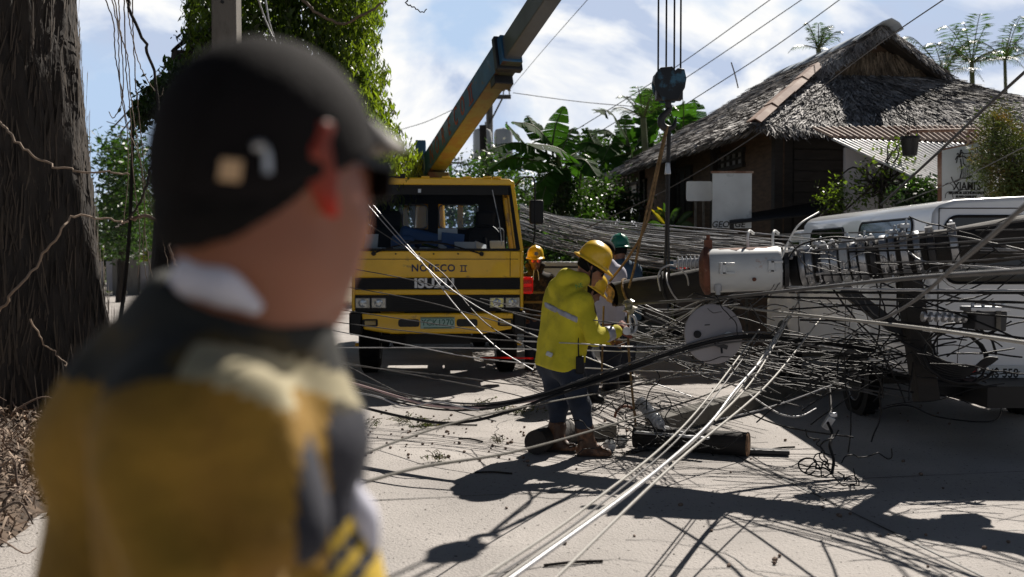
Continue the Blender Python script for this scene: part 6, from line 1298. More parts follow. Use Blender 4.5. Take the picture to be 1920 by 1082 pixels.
# sunglasses
mb = MB()
for s in (-1, 1):
    mb.bar(local(fp, [q(s * .078, .078, .012)])[0], local(fp, [q(s * .085, -.006, .016)])[0], .004, .009)
    mb.add([tuple(v) for v in local(fp, [q(s * .012, .112, .020), q(s * .070, .094, .020), q(s * .072, .090, -.016), q(s * .016, .108, -.018), q(s * .012, .108, .020), q(s * .070, .090, .020), q(s * .072, .086, -.016), q(s * .016, .104, -.018)])], [(0, 1, 2, 3), (7, 6, 5, 4), (0, 4, 5, 1), (1, 5, 6, 2), (2, 6, 7, 3), (3, 7, 4, 0)])
mb.build('sunglasses', M['blackp'], fp)
# white collar and towel
sdf_mesh('collar', [('c', A(P(332, 528, .90)), A(P(368, 518, .852)), .010, .013), ('c', A(P(368, 518, .852)), A(P(425, 536, .836)), .013, .012), ('c', A(P(425, 536, .836)), A(P(478, 575, .838)), .012, .007), ('c', A(P(335, 545, .95)), A(P(420, 560, .99)), .012, .012)], M['towel'], fp, h=.006, folds=.002, fs=60)
sdf_mesh('towel', [('c', A(P(585, 690, .95)), A(P(605, 790, .94)), .009, .013), ('c', A(P(605, 790, .94)), A(P(632, 870, .93)), .013, .008), ('c', A(P(632, 870, .94)), A(P(668, 970, .94)), .008, .014), ('c', A(P(668, 970, .94)), A(P(690, 1020, .94)), .014, .009)], M['towel'], fp, h=.006, folds=.003, fs=60)
# ================================================================ the cut pole held up by the crane
pa, pb = P(1148, 553, 7.9), P(1990, 436, 6.6); pax = (pb - pa).normalized()
pe = empty('cut_pole', (pa + pb) / 2, 0, 'dark timber power pole hanging level from the crane with a raw sawn end', 'utility pole')
pts = [pa.lerp(pb, i / 14) for i in range(15)]; pts = [p + Vector((0, 0, .006 * math.sin(i * 2.1))) for i, p in enumerate(pts)]
PR = lambda t: .098 + (.152 - .098) * t
mb = MB(); mb.tube(pts, [PR(i / 14) for i in range(15)], 22, cap=False); shear = lambda v: Vector(v) + pax * max(-.03, (pa.y - Vector(v).y) * .75 + .01)
mb.v[:22] = [tuple(shear(v)) for v in mb.v[:22]]; mb.v = [tuple(x) for x in local(pe, mb.v)]; mb.build('shaft', M['timber'], pe, smooth=True)
mb = MB(); Rp = frame(-pax); n = 22; V = [pa - pax * .03 + Rp @ Vector((0.01, 0.0, 0))]
for r_, off in ((.05, .022), (.097, -.004)):
    for k in range(n): a = 2 * math.pi * k / n; V.append(pa + Rp @ Vector((r_ * math.cos(a), r_ * math.sin(a), off + .012 * math.sin(a * 3 + r_ * 40) + (.02 if math.cos(a) > .3 else -.01) * (r_ > .09))))
F = [(0, 1 + k, 1 + (k + 1) % n) for k in range(n)] + [(1 + k, 1 + n + k, 1 + n + (k + 1) % n, 1 + (k + 1) % n) for k in range(n)]
V = [shear(v) - pax * .012 for v in V]; mb.add(local(pe, [tuple(v) for v in V]), F); mb.build('sawn_end', M['endgrain'], pe, smooth=True)
def tX(px):                      # parameter on the pole under pixel column px
    lo_, hi_ = 0., 1.
    for _ in range(30):
        m_ = (lo_ + hi_) / 2; p = pa.lerp(pb, m_); x = 960 + FPX * p.x / (p.y * CT - (p.z - CH) * ST)
        if x < px: lo_ = m_
        else: hi_ = m_
    return lo_
def band(px, wpx, extra, mk, bolts=True, parent=pe):
    t = tX(px); c = pa.lerp(pb, t); r = PR(t) + extra; w2 = wpx / 256 / 2; r = PR(t) + extra * .7; mb = MB(); mb.lathe(local(pe, [c])[0], pax, [(r - .012, -w2), (r, -w2 * .8), (r + .003, 0), (r, w2 * .8), (r - .012, w2)], 26); b = mb.build('clamp_band', M[mk], pe, smooth=True)
    if bolts:
        Rf = frame(pax, (0, 0, 1)); dn = Vector((0, -.6, .8)) if random.random() < .5 else Vector((0, -.97, -.25)); dn = (dn - pax * dn.dot(pax)).normalized(); sdv = pax.cross(dn)
        mb = MB(); lc = Vector(local(pe, [c + dn * r])[0]); mb.box(lc + dn * .012, (.02, .05, .06), frame(dn, pax)); mb.tube([lc + dn * .02 - sdv * .07, lc + dn * .02 + sdv * .07], .007, 7); mb.lathe(lc + dn * .02 + sdv * .05, sdv, [(0, 0), (.014, 0), (.014, .014), (0, .014)], 6); mb.lathe(lc + dn * .02 - sdv * .06, sdv, [(0, 0), (.014, 0), (.014, .014), (0, .014)], 6); mb.build('bolt', M['galv'], b)
for i, (px, wpx, ex, mk) in enumerate([(1476, 16, .022, 'galv'), (1492, 20, .010, 'blackp'), (1508, 12, .018, 'galv'), (1522, 14, .026, 'galv'), (1540, 10, .012, 'darksteel'), (1552, 16, .020, 'galv'), (1568, 14, .03, 'galv'), (1586, 16, .022, 'trafo'), (1604, 12, .02, 'galv'), (1620, 14, .028, 'galv'), (1640, 12, .02, 'darksteel'), (1660, 14, .03, 'galv'), (1676, 12, .018, 'galv'), (1698, 14, .026, 'galv'), (1722, 12, .02, 'galv'), (1748, 14, .03, 'darksteel'), (1790, 14, .025, 'galv')]): band(px, wpx, ex, mk)
# steps/brackets sticking out of the pole
for px, dz in ((1506, .15), (1530, .17), (1580, .17), (1612, .16), (1668, .17), (1690, .2)):
    c = pa.lerp(pb, tX(px)); mb = MB(); mb.box(Vector(local(pe, [c + Vector((0, -.03, dz))])[0]), (.07, .06, .03)); mb.box(Vector(local(pe, [c + Vector((.0, -.03, dz - .03))])[0]), (.02, .05, .08)); mb.cyl(Vector(local(pe, [c + Vector((.02, -.03, dz))])[0]), Vector(local(pe, [c + Vector((.02, -.03, dz + .05))])[0]), .009, n=8); mb.build('bracket', M['galv'], pe, bevel=.004)
# ---- transformer
T0, T1 = P(1330, 508, 7.22), P(1466, 503, 7.12); ta = (T1 - T0).normalized(); te = empty('transformer_can', (T0 + T1) / 2, 0, 'pale grey cylindrical transformer lying on its side with a rusty end flange', 'transformer')
Lz = (T1 - T0).length; o_ = Vector(local(te, [T0])[0])
mb = MB(); mb.lathe(o_, ta, [(.150, -.01), (.158, .0), (.158, Lz - .03), (.150, Lz - .008), (.13, Lz), (0, Lz + .004)], 40); mb.build('tank', M['trafo'], te, smooth=True)
Rt2 = frame(ta); V, F = [], []
for i in range(15):
    for j in range(7):
        t_ = .10 + .8 * i / 14; wob = .22 * math.sin(i * 1.7) + .15 * math.sin(i * 3.1); a_ = (j / 6 - .5) * (.75 + wob * (1 if j > 3 else -.6)) * (math.sin(math.pi * i / 14) ** .4 + .1)
        rv = Vector((0, 0, 1)) * math.cos(a_) + Vector((0, -1, 0)) * math.sin(a_); rv = (rv - ta * rv.dot(ta)).normalized(); V.append(o_ + ta * (Lz * t_) + rv * .1592)
for i in range(14):
    for j in range(6): F.append((i * 7 + j, (i + 1) * 7 + j, (i + 1) * 7 + j + 1, i * 7 + j + 1))
np_mesh('rust_stain', [tuple(v) for v in V], F, M['rust'], te, smooth=True)
mb = MB(); mb.lathe(o_, ta, [(0, -.075), (.10, -.072), (.150, -.05), (.172, -.035), (.174, -.012), (.165, .004), (.14, .006)], 40); fl = mb.build('flange', M['rust'], te, smooth=True)
mb = MB(); mb.box(o_ + Vector((-.01, 0, .19)), (.05, .05, .07)); mb.cyl(o_ + Vector((-.01, 0, .18)), o_ + Vector((-.01, 0, .26)), .014, n=8); mb.build('lid_bolt', M['rust'], fl)
mb = MB(); pr = [(0, -.26), (.02, -.26), (.02, -.235)]
for k in range(7): x = -.235 + k * .03; pr += [(.032, x), (.050, x + .006), (.050, x + .012), (.032, x + .018)]
pr += [(.04, -.03)]; mb.lathe(o_ + Vector((0, -.02, .065)), ta, pr, 22); mb.build('bushing', M['porcelain'], te, smooth=True)
for px, py in ((1352, 503), (1440, 499)):
    c = Vector(local(te, [P(px, py, 7.16)])[0]); c.y = -.168; mb = MB(); mb.box(c + Vector((-.035, 0, 0)), (.02, .05, .085)); mb.box(c + Vector((.01, -.018, .032)), (.10, .02, .02)); mb.box(c + Vector((.01, -.018, -.032)), (.10, .02, .02)); mb.box(c + Vector((-.015, -.018, 0)), (.03, .02, .085)); mb.build('lug', M['trafo'], te, bevel=.005)
mb = MB(); c = Vector(local(te, [P(1346, 541, 7.1)])[0]); mb.cyl(c + Vector((0, 0, .03)), c - Vector((0, 0, .02)), .028, n=14); mb.cyl(c - Vector((0, 0, .02)), c - Vector((0, 0, .045)), .018, n=14); mb.build('drain_valve', M['porcelain'], te, smooth=True)
mb = MB(); c = Vector(local(te, [P(1415, 524, 7.0)])[0]); c.y = -.155; mb.cyl(c, c + Vector((0, -.012, 0)), .014, n=10); mb.build('vent_plug', M['rust'], te)
mb = MB(); mb.lathe(o_ + ta * (Lz + .01), ta, [(.13, 0), (.15, .0), (.15, .03), (.13, .03)], 30); mb.build('end_ring', M['darksteel'], te)
# ---- pale disc
dc = P(1339, 626, 7.05); de = empty('round_disc', dc, 0, 'round pale grey disc with dark hub and white ring under the transformer', 'disc'); dax = Vector((.12, -1, .10)).normalized()
mb = MB(); mb.lathe((0, 0, 0), dax, [(0, 0), (.20, 0), (.212, -.006), (.214, -.02), (.205, -.03), (0, -.03)], 56); mb.build('plate', M['discgrey'], de, smooth=True)
c = Vector(local(de, [P(1306, 627, 7.05)])[0]); mb = MB(); mb.lathe(c, dax, [(.028, 0), (.048, 0), (.046, .014), (.028, .014)], 28); mb.build('ring', M['white'], de, smooth=True)
mb = MB(); mb.lathe(c, dax, [(0, 0), (.028, 0), (.026, .03), (0, .032)], 24); mb.build('hub', M['blackp'], de, smooth=True)
c = Vector(local(de, [P(1366, 630, 7.05)])[0]); mb = MB(); mb.lathe(c, dax, [(.0, 0), (.032, 0), (.030, .006), (0, .006)], 24); mb.build('patch', M['trafo'], de, smooth=True)
mb = MB(); c = Vector(local(de, [P(1352, 648, 7.0)])[0]); mb.box(c, (.09, .03, .03), rotm(0, .3, 0)); mb.cyl(c, c + Vector((0, -.03, -.05)), .008, n=8); mb.build('clip', M['darksteel'], de)
# ---- box and dead-end clamp hanging on the right
bc = P(1846, 600, 6.6); be = empty('junction_box', bc, 0, 'dark metal box with a grey insulator string hanging on the cables at right', 'junction box')
mb = MB(); mb.box((0, 0, 0), (.22, .16, .13), rotm(0, .06, .1)); mb.build('box', M['darksteel'], be, bevel=.01)
mb = MB(); mb.box((0, 0, .075), (.26, .17, .03)); 
for x in (-.1, -.03, .04, .1): mb.cyl((x, -.04, .08), (x, -.04, .115), .012, n=8)
mb.build('lid', M['galv'], be, bevel=.006)
mb = MB(); mb.box((.05, -.085, 0), (.03, .012, .13)); mb.build('strap', M['greybeam'], be)
mb = MB(); pr = []
for k in range(7): x = .12 + k * .045; pr += [(.012, x), (.034, x + .008), (.034, x + .024), (.012, x + .034)]
mb.lathe((0, 0, .01), (-1, 0, .03), pr, 16); mb.build('insulator', M['galv'], be, smooth=True)
# ---- insulator held at the worker's hands
ie = empty('insulator_string', P(1182, 585, 7.35), 0, 'olive porcelain insulators on a steel clevis at the hands of the stooping worker', 'insulator')
mb = MB(); mb.lathe((-.02, 0, .09), (.25, 0, -1), [(0, 0), (.03, .0), (.052, .02), (.03, .035), (.03, .05), (.062, .07), (.03, .09), (.02, .11)], 22); mb.build('insulator', M['brownporc'], ie, smooth=True)
mb = MB(); s_ = spline([(0, 0, -.02), (.03, 0, -.04), (.045, 0, -.10), (.03, 0, -.15), (-.02, 0, -.16)], 5); mb.tube(s_, .012, 8); s_ = spline([(0, .03, -.02), (.0, .03, -.08), (.02, .02, -.15)], 5); mb.tube(s_, .010, 8); mb.lathe((-.03, 0, -.14), (0, 1, 0), [(0, -.03), (.03, -.03), (.03, .03), (0, .03)], 12); mb.build('clevis', M['galv'], ie, smooth=True)
# ---- timber hanging and lying by the van
def timber(name, label, cat, a, b, wd, hh, m, endm=None, up=(0, 0, 1)):
    a, b = Vector(a), Vector(b); e = empty(name, (a + b) / 2, 0, label, cat); mb = MB(); mb.bar(a - (a + b) / 2, b - (a + b) / 2, wd, hh, up); mb.build('beam', M[m], e, bevel=.008); return e
timber('crossarm', 'dark wide crossarm hanging down in front of the rear wheel of the van', 'crossarm', P(1700, 500, 7.1), P(1737, 752, 7.0), .15, .13, 'timber', up=(0, 1, 0))
timber('crossarm', 'dark slanting brace between the pole clamps and the hanging crossarm', 'crossarm', P(1580, 540, 7.3), P(1712, 640, 7.15), .09, .08, 'darksteel', up=(0, 1, 0))
timber('crossarm', 'long pale topped timber lying on the road towards the van', 'crossarm', G(1225, 800, .08), G(1560, 706, .16), .17, .15, 'greybeam')
timber('crossarm', 'short pale timber lying behind the boots of the stooping worker', 'crossarm', G(1000, 822, .06), G(1150, 806, .07), .12, .10, 'greybeam')
lg_ = empty('cut_log', G(1300, 822, .0), 0, 'short black pole stub with a reddish sawn end lying on the road', 'log')
a, b = G(1190, 818, .1), G(1404, 833, .10); mb = MB(); mb.tube([Vector(local(lg_, [a.lerp(b, i / 6)])[0]) for i in range(7)], .088, 20); mb.build('log', M['timber'], lg_, smooth=True)
ax = (b - a).normalized(); mb = MB(); mb.lathe(local(lg_, [b + ax * .001])[0], ax, [(0, .006), (.05, .004), (.086, .0), (.092, -.01)], 20); mb.build('sawn_end', M['endgrain'], lg_)
lg_ = empty('cut_log', G(1010, 832, .0), 0, 'black log end showing left of the boots of the stooping worker', 'log')
a, b = G(1004, 830, .10), G(1060, 806, .10); mb = MB(); mb.tube([Vector(local(lg_, [a])[0]), Vector(local(lg_, [b])[0])], .092, 22); mb.build('log', M['timber'], lg_, smooth=True)
ch = timber('steel_channel', 'flat steel channel lying on the road in front of the black stub', 'steel channel', G(1195, 838, .03), G(1480, 848, .03), .09, .035, 'darksteel')
ch = timber('steel_channel', 'thin galvanised brace leaning over the long pale timber', 'steel brace', G(1248, 800, .10) , G(1282, 812, .22), .035, .015, 'galv'); 
timber('steel_channel', 'galvanised bar lying across the timbers by the ribbed insulator', 'steel brace', G(1190, 810, .15), G(1330, 822, .15), .05, .02, 'galv')
ri = empty('ribbed_insulator', G(1222, 830, .26), 0, 'ribbed grey porcelain insulator leaning on the timbers', 'insulator'); a, b = P(1199, 752, 7.7), P(1240, 798, 7.4); ax = (b - a).normalized(); mb = MB(); L_ = (b - a).length; pr = [(0, 0), (.03, 0)]
for k in range(9): x = .01 + k * (L_ - .04) / 9; pr += [(.030, x), (.048, x + .008), (.048, x + .012), (.030, x + .018)]
pr += [(.03, L_ - .02), (.038, L_ - .015), (.03, L_), (0, L_)]; mb.lathe(local(ri, [a])[0], ax, pr, 24); mb.build('porcelain', M['porcelain'], ri, smooth=True); mb = MB(); mb.cyl(local(ri, [b])[0], Vector(local(ri, [b + ax * .06])[0]), .012, n=8); mb.build('pin', M['galv'], ri)
for (px, py), l in (((1165, 826), 'small round porcelain spool lying left of the steel channel'), ((1143, 836), 'second small spool lying closer to the worker boot')):
    g = G(px, py, .05); mb = MB(); mb.lathe(g, (-.8, -.5, .1), [(0, -.04), (.03, -.04), (.048, -.02), (.025, 0), (.048, .02), (.03, .04), (0, .04)], 18); tag(mb.build('spool_insulator', M['trafo'], smooth=True), l, 'insulator')
lb_ = empty('steel_hoop', G(1172, 800, .1), 0, 'small rusty steel hoop standing behind the ribbed insulator', 'hoop'); mb = MB(); mb.torus((0, 0, .08), (.3, -1, 0), .09, .012, 20, 7, 0, math.pi); mb.build('hoop', M['rust'], lb_, smooth=True)
# ================================================================ ropes from the hook
def wire(pp, r, mk, label, cat='cable', group=None, name='cable', n=9, s=6, r2=None, jit=0):
    pts = spline([P(*p) for p in pp], n)
    if jit: k = len(pts); pts = [p + Vector(RS.normal(size=3)) * jit * math.sin(math.pi * i / (k - 1)) for i, p in enumerate(pts)]
    V, F = tubearr(pts, np.linspace(r, r2 or r, len(pts)), s); return tag(np_mesh(name, V, F, M[mk], smooth=True), label, cat, group)
gr = 'lifting ropes between hook and pole'
wire([(1252, 236, 7.58), (1232, 330, 7.6), (1212, 420, 7.6), (1180, 480, 7.65), (1143, 528, 7.7)], .010, 'rope', 'brown lifting rope sweeping left to the very end of the pole', 'rope', gr, 'lifting_rope')
wire([(1250, 236, 7.60), (1228, 330, 7.6), (1205, 430, 7.6), (1190, 500, 7.62), (1179, 540, 7.66)], .010, 'rope', 'brown lifting rope running straight down to the pole', 'rope', gr, 'lifting_rope')
wire([(1132, 574, 7.7), (1130, 640, 7.7), (1128, 720, 7.75)], .008, 'rope', 'rope end hanging from the pole beside the worker sleeve', 'rope', gr, 'lifting_rope')
wire([(1179, 580, 7.6), (1178, 640, 7.55), (1184, 720, 7.5), (1192, 800, 7.5)], .010, 'rope', 'rope end hanging from the pole down to the road', 'rope', gr, 'lifting_rope')
wire([(1253, 238, 7.6), (1251, 330, 7.6), (1249, 440, 7.6), (1246, 520, 7.62)], .011, 'steelrope', 'black sling dropping straight from hook to pole, left strand', 'sling', gr, 'sling')
wire([(1256, 238, 7.6), (1254, 330, 7.58), (1253, 440, 7.58), (1254, 522, 7.58)], .011, 'steelrope', 'black sling dropping straight from hook to pole, right strand', 'sling', gr, 'sling')
mb = MB(); c = P(1252, 316, 7.58); mb.box(c, (.045, .05, .09), taper=(.6, .6)); tag(mb.build('sling_clamp', M['galv'], bevel=.006), 'pale metal clamp gripping the black sling below the hook', 'clamp')
def wrap(px, label, r=.009, mk='cdull', tilt=.2):
    t = tX(px); c = pa.lerp(pb, t); ax = (pax + Vector((0, 0, tilt))).normalized(); mb = MB(); mb.torus(c, ax, PR(t) + r, r, 26, 6); tag(mb.build('rope_loop', M[mk], smooth=True), label, 'rope loop', 'loops around the cut pole')
wrap(1178, 'brown rope loop around the pole near the sawn end', .011, 'rope'); wrap(1250, 'black sling loop around the middle of the pole', .012, 'steelrope', .05); wrap(1262, 'pale wire loop around the pole right of the sling', .007, 'cgrey', .3)
wire([(1238, 545, 7.55), (1234, 520, 7.5), (1242, 503, 7.5), (1262, 498, 7.5), (1286, 515, 7.5), (1292, 540, 7.55)], .007, 'cgrey', 'pale wire arching over the pole left of the transformer', name='loose_wire')
for k, (x0, l) in enumerate(((1403, 'white cable stub bent over the cables left above the transformer'), (1450, 'white cable stub bent over the cables right above the transformer'))):
    wire([(x0, 470, 7.2), (x0 - 1, 445, 7.2), (x0 + 2, 433, 7.25), (x0 + 10, 438, 7.3)], .010, 'white', l, name='loose_wire')
wire([(1462, 492, 7.0), (1480, 450, 7.0), (1500, 420, 7.0), (1535, 398, 7.2)], .007, 'white', 'white wire rising from the transformer towards the van roof', name='loose_wire')
wire([(1472, 492, 7.0), (1500, 460, 7.1), (1560, 445, 7.1), (1620, 450, 7.1)], .007, 'cblack', 'black wire arching from the transformer over the clamps', name='loose_wire')
# ================================================================ cables
ga = 'bundled wires sagging from behind the truck to the transformer'; lab = 'wire in the dense bundle sagging from behind the truck to the transformer'
for k in range(88):
    u = RS.uniform(0, 1); y0 = 385 + 62 * u + RS.normal() * 3; x1 = RS.uniform(1290, 1520); y1 = 474 + (u - .3) * 70 + RS.normal() * 8; Y0 = RS.uniform(15.5, 18.5); Y1 = RS.uniform(9.4, 11.6); dr = RS.uniform(2, 16)
    ym = lambda t: y0 + (y1 - y0) * (t ** .75) + dr * math.sin(math.pi * t)
    pp = [(975 + (x1 - 975) * t, ym(t) + RS.normal() * 1.2, 1 / ((1 - t) / Y0 + t / Y1)) for t in (0, .15, .3, .45, .6, .75, .9, 1)]
    wire(pp, RS.choice([.0045, .006, .008]), RS.choice(['cdull', 'cgrey', 'cblack', 'cdull']), lab, group=ga, name='bundled_wire', n=4, s=5)
gb_ = 'taut wires running above the bundle to the right'
for k, (y0, y1, y2, mk) in enumerate([(402, 428, 470, 'cgrey'), (412, 446, 478, 'cdull'), (422, 462, 470, 'cgrey'), (436, 474, 500, 'cdull'), (430, 440, 430, 'cdull'), (398, 436, 505, 'cgrey')]):
    wire([(980, y0, 18), (1320, y1, 11), (1560, (y1 + y2) / 2 + 2, 8.2), (1960, y2, 6.2)], .006, mk, ['topmost taut wire passing over the bundle', 'second taut wire above the bundle', 'third taut wire above the bundle', 'lowest of the taut wires above the bundle', 'taut wire rising to the right in front of the van roof', 'taut wire crossing the others down to the right'][k], group=gb_, n=6)
gc = 'cables running across in front of the van'
for k, (pp, r, mk) in enumerate([
 ([(1440, 536, 7.2), (1600, 542, 6.6), (1960, 546, 5.6)], .009, 'cgrey'), ([(1380, 556, 7.2), (1600, 560, 6.4), (1960, 568, 5.4)], .009, 'cblack'), ([(1480, 548, 7.2), (1700, 549, 6.4), (1960, 549, 5.5)], .010, 'cblack'),
 ([(1560, 456, 7), (1740, 438, 6.5), (1960, 408, 5.6)], .007, 'cdull'), ([(1520, 470, 7), (1740, 458, 6.4), (1960, 444, 5.4)], .007, 'cdull'), ([(1590, 472, 7), (1760, 466, 6.4), (1960, 452, 5.3)], .008, 'cblack'),
 ([(1540, 516, 7), (1740, 512, 6.4), (1960, 504, 5.3)], .006, 'cblack'), ([(1640, 462, 6.8), (1760, 442, 6.4), (1860, 456, 6), (1960, 480, 5.6)], .007, 'cdull'), ([(1700, 470, 6.8), (1740, 492, 6.6), (1860, 502, 6), (1960, 514, 5.6)], .007, 'cgrey'),
 ([(1640, 492, 6.8), (1800, 490, 6.2), (1960, 478, 5.5)], .006, 'cdull'), ([(1480, 580, 7), (1640, 572, 6.6), (1800, 586, 6.2), (1960, 600, 5.8)], .007, 'cblack'), ([(1700, 520, 6.8), (1800, 560, 6.4), (1960, 585, 6)], .007, 'cdull'), ([(1500, 600, 7), (1700, 606, 6.6), (1960, 640, 6)], .008, 'cblack'),
 ([(1640, 524, 7), (1720, 560, 6.8), (1850, 610, 6.4), (1960, 660, 6)], .007, 'cblack')]):
    wire(pp, r, mk, 'black or grey cable stretched across in front of the white van', group=gc)
wire([(1190, 570, 7.7), (1330, 560, 7.0), (1500, 543, 6.0), (1700, 522, 4.6), (1960, 505, 3.3)], .0105, 'cdull', 'thick twisted grey cable running from the sawn end across the van', n=10, s=8)
wire([(1620, 606, 6.2), (1660, 596, 5.6), (1720, 560, 4.6), (1790, 500, 3.8), (1850, 450, 3.3), (1950, 360, 2.8)], .0080, 'cdull', 'thick dull cable curving up to the top right in front of the van', n=10, s=8)
wire([(1368, 574, 7.2), (1480, 588, 6.6), (1700, 612, 5.2), (1960, 648, 4.2)], .009, 'ccream', 'pale straight cable sloping down right across the whole van', n=8, s=8)
gd = 'pale strands slanting down to the lower edge of the photo'
for k, (pp, r, mk, l) in enumerate([
 ([(1424, 618, 7.2), (1290, 790, 5.0), (1100, 950, 3.6), (870, 1105, 2.6)], .0052, 'ccream', 'pale strand furthest left of those slanting to the bottom edge'),
 ([(1430, 622, 7.2), (1298, 795, 5.0), (1110, 958, 3.6), (886, 1110, 2.6)], .004, 'cdull', 'dark thin strand twinned with the leftmost pale strand'),
 ([(1488, 574, 7.2), (1415, 690, 6.2), (1320, 810, 4.9), (1180, 918, 3.8), (915, 1105, 2.7)], .0054, 'ccream', 'pale strand second from the left slanting to the bottom edge'),
 ([(1472, 600, 7.2), (1440, 660, 6.6), (1380, 730, 5.6), (1325, 800, 4.9), (1195, 912, 3.8), (930, 1105, 2.7)], .0075, 'cgrey', 'loose greyish strand wound among the slanting pale ones'),
 ([(1540, 596, 7.2), (1440, 720, 5.8), (1270, 865, 4.2), (1020, 1105, 2.9)], .0058, 'ccream', 'pale strand furthest right of those slanting to the bottom edge'),
 ([(1500, 560, 7.2), (1420, 700, 6.2), (1340, 790, 5.0)], .006, 'ccream', 'short cream strand ending among the slanting cables')]): wire(pp, r, mk, l, group=gd, n=10, s=8)
ge = 'light ropes sweeping over the road from lower left'
wire([(600, 886, 3.3), (760, 822, 4.0), (900, 780, 4.8), (1040, 752, 5.8), (1180, 726, 7.0), (1280, 697, 7.8), (1400, 655, 8.2)], .005, 'greybeam', 'upper light rope sweeping from the man up to the disc', 'rope', ge, 'slack_rope', n=10, s=8)
wire([(600, 930, 3.0), (780, 878, 3.7), (940, 852, 4.4), (1060, 822, 5.2), (1200, 780, 6.2), (1320, 742, 7.0), (1440, 690, 7.8)], .0062, 'greybeam', 'lower light rope sweeping across the worker boots', 'rope', ge, 'slack_rope', n=10, s=8)
gf = 'heavy black cables sagging in front of the worker knees'
for k, (o1, o2, r, mk, l) in enumerate([(0, 0, .009, 'cblack', 'thickest black cable sagging in front of the knees of the worker'), (10, 4, .007, 'cblack', 'black cable just under the thickest one at knee height'), (-8, -6, .007, 'cdull', 'grey cable lying over the sagging black ones'), (5, 10, .007, 'cdull', 'grey cable twisted under the sagging black ones')]):
    wire([(520, 668 + o1, 8.6), (640, 712 + o1, 7.9), (780, 752 + o1, 7.3), (900, 762 + o1 * .6, 7.0), (1010, 742 + o2 * .5, 6.9), (1130, 704 + o2, 6.9), (1280, 654 + o2 * .8, 7.0), (1390, 630 + o2, 7.0), (1500, 636 + o2, 7.2), (1640, 655 + o2, 7.4)], r, mk, l, group=gf, n=7, s=8)
wire([(560, 720, 7.9), (660, 758, 7.3), (800, 790, 6.8), (880, 790, 6.7), (960, 770, 6.7), (1030, 745, 6.8), (1140, 708, 6.9), (1260, 668, 7.0)], .0105, 'cblack', 'lowest black cable touching the road left of the boots', group=gf, n=7, s=8)
wire([(560, 690, 8.2), (680, 724, 7.7), (800, 758, 7.2), (900, 764, 7), (1010, 750, 6.9)], .009, 'cpink', 'pinkish cable sagging with the black ones beside the man', group=gf, n=7)
wire([(600, 726, 7.9), (700, 742, 7.5), (760, 762, 7.3), (820, 754, 7.1), (900, 768, 7), (980, 752, 6.95)], .007, 'cgrey', 'pale cable waving among the black ones on the left', group=gf, n=7)
gg = 'thin wires crossing in front of the yellow truck'
GL = [([(700, 385, 9.5), (790, 490, 9.2), (860, 580, 9), (930, 650, 8.8), (1000, 694, 8.6)], 'steep wire crossing the windscreen and both words on the truck'), ([(690, 385, 9.5), (760, 462, 9.3), (850, 545, 9), (960, 610, 8.6), (1150, 690, 8.0), (1300, 745, 7.7)], 'steep wire crossing the bonnet down to the right lamp of the truck'),
 ([(690, 420, 9.5), (760, 465, 9.4), (830, 512, 9.2), (880, 575, 9), (930, 620, 8.8), (1020, 665, 8.5)], 'kinked wire crossing the windscreen corner of the truck'), ([(640, 500, 9.8), (800, 532, 9.4), (1000, 598, 8.6), (1250, 640, 7.7)], 'wire slanting across the grille of the truck'),
 ([(640, 536, 9.8), (800, 566, 9.4), (1000, 618, 8.6), (1300, 652, 7.6)], 'wire slanting across the headlights of the truck'), ([(600, 575, 9.8), (800, 605, 9.2), (1000, 632, 8.6), (1300, 640, 7.5)], 'wire crossing the number plate of the truck'), ([(600, 600, 9.8), (800, 625, 9.3), (1000, 640, 8.6), (1300, 632, 7.6)], 'wire running under the bumper of the truck'),
 ([(600, 615, 9.6), (760, 646, 9.2), (900, 672, 8.8), (1100, 690, 8.3), (1350, 700, 7.8)], 'wire passing in front of the front wheel of the truck'), ([(620, 652, 9.4), (800, 652, 9.2), (1000, 655, 8.6), (1300, 662, 7.8)], 'level wire above the shadow under the truck'), ([(620, 680, 9), (700, 690, 8.8), (850, 706, 8.4), (1000, 724, 7.9), (1180, 716, 7.5), (1420, 690, 7.3)], 'wire trailing through the shadow of the truck'),
 ([(620, 676, 9), (760, 700, 8.6), (920, 730, 8.2), (1010, 752, 7.8)], 'short wire trailing in the shadow of the truck'), ([(640, 680, 9), (760, 742, 8), (850, 770, 7.4), (930, 790, 7.1)], 'fine wire dropping to the twigs left of the boots'), ([(940, 582, 8.7), (1060, 600, 8.2), (1200, 628, 7.6), (1300, 650, 7.3)], 'dark wire across the waist of the worker in the hooded top'),
 ([(900, 560, 8.8), (1000, 582, 8.5), (1140, 604, 7.1), (1290, 618, 7.3)], 'dark wire over the forearm of the worker in the hooded top'), ([(980, 640, 8.4), (1080, 644, 7.1), (1200, 650, 7.2), (1400, 640, 7.3)], 'level dark wire across the hem of the yellow green top')]
for pp, l in GL: wire(pp, .0048, random.choice(['cdull', 'cgrey', 'cdull']), l, group=gg, n=7, s=5)
gh = 'dark wires fanning from the pole to the long timber'
for k in range(26):
    x0, y0 = RS.uniform(1150, 1340), RS.uniform(570, 680); x1, y1 = RS.uniform(1420, 1760), RS.uniform(640, 765); Y0, Y1 = RS.uniform(7.3, 8.6), RS.uniform(7.0, 8.4); sg_ = RS.uniform(-6, 22)
    pp = [(x0 + (x1 - x0) * t, y0 + (y1 - y0) * t + sg_ * math.sin(math.pi * t), Y0 + (Y1 - Y0) * t) for t in (0, .25, .5, .75, 1)]
    wire(pp, RS.choice([.0035, .005, .006]), RS.choice(['cblack', 'cblack', 'cdull']), 'thin dark wire fanning between the disc and the van wheels', group=gh, name='loose_wire', n=5, s=5, jit=.006)
gi = 'pale wires fanning out left of the disc'
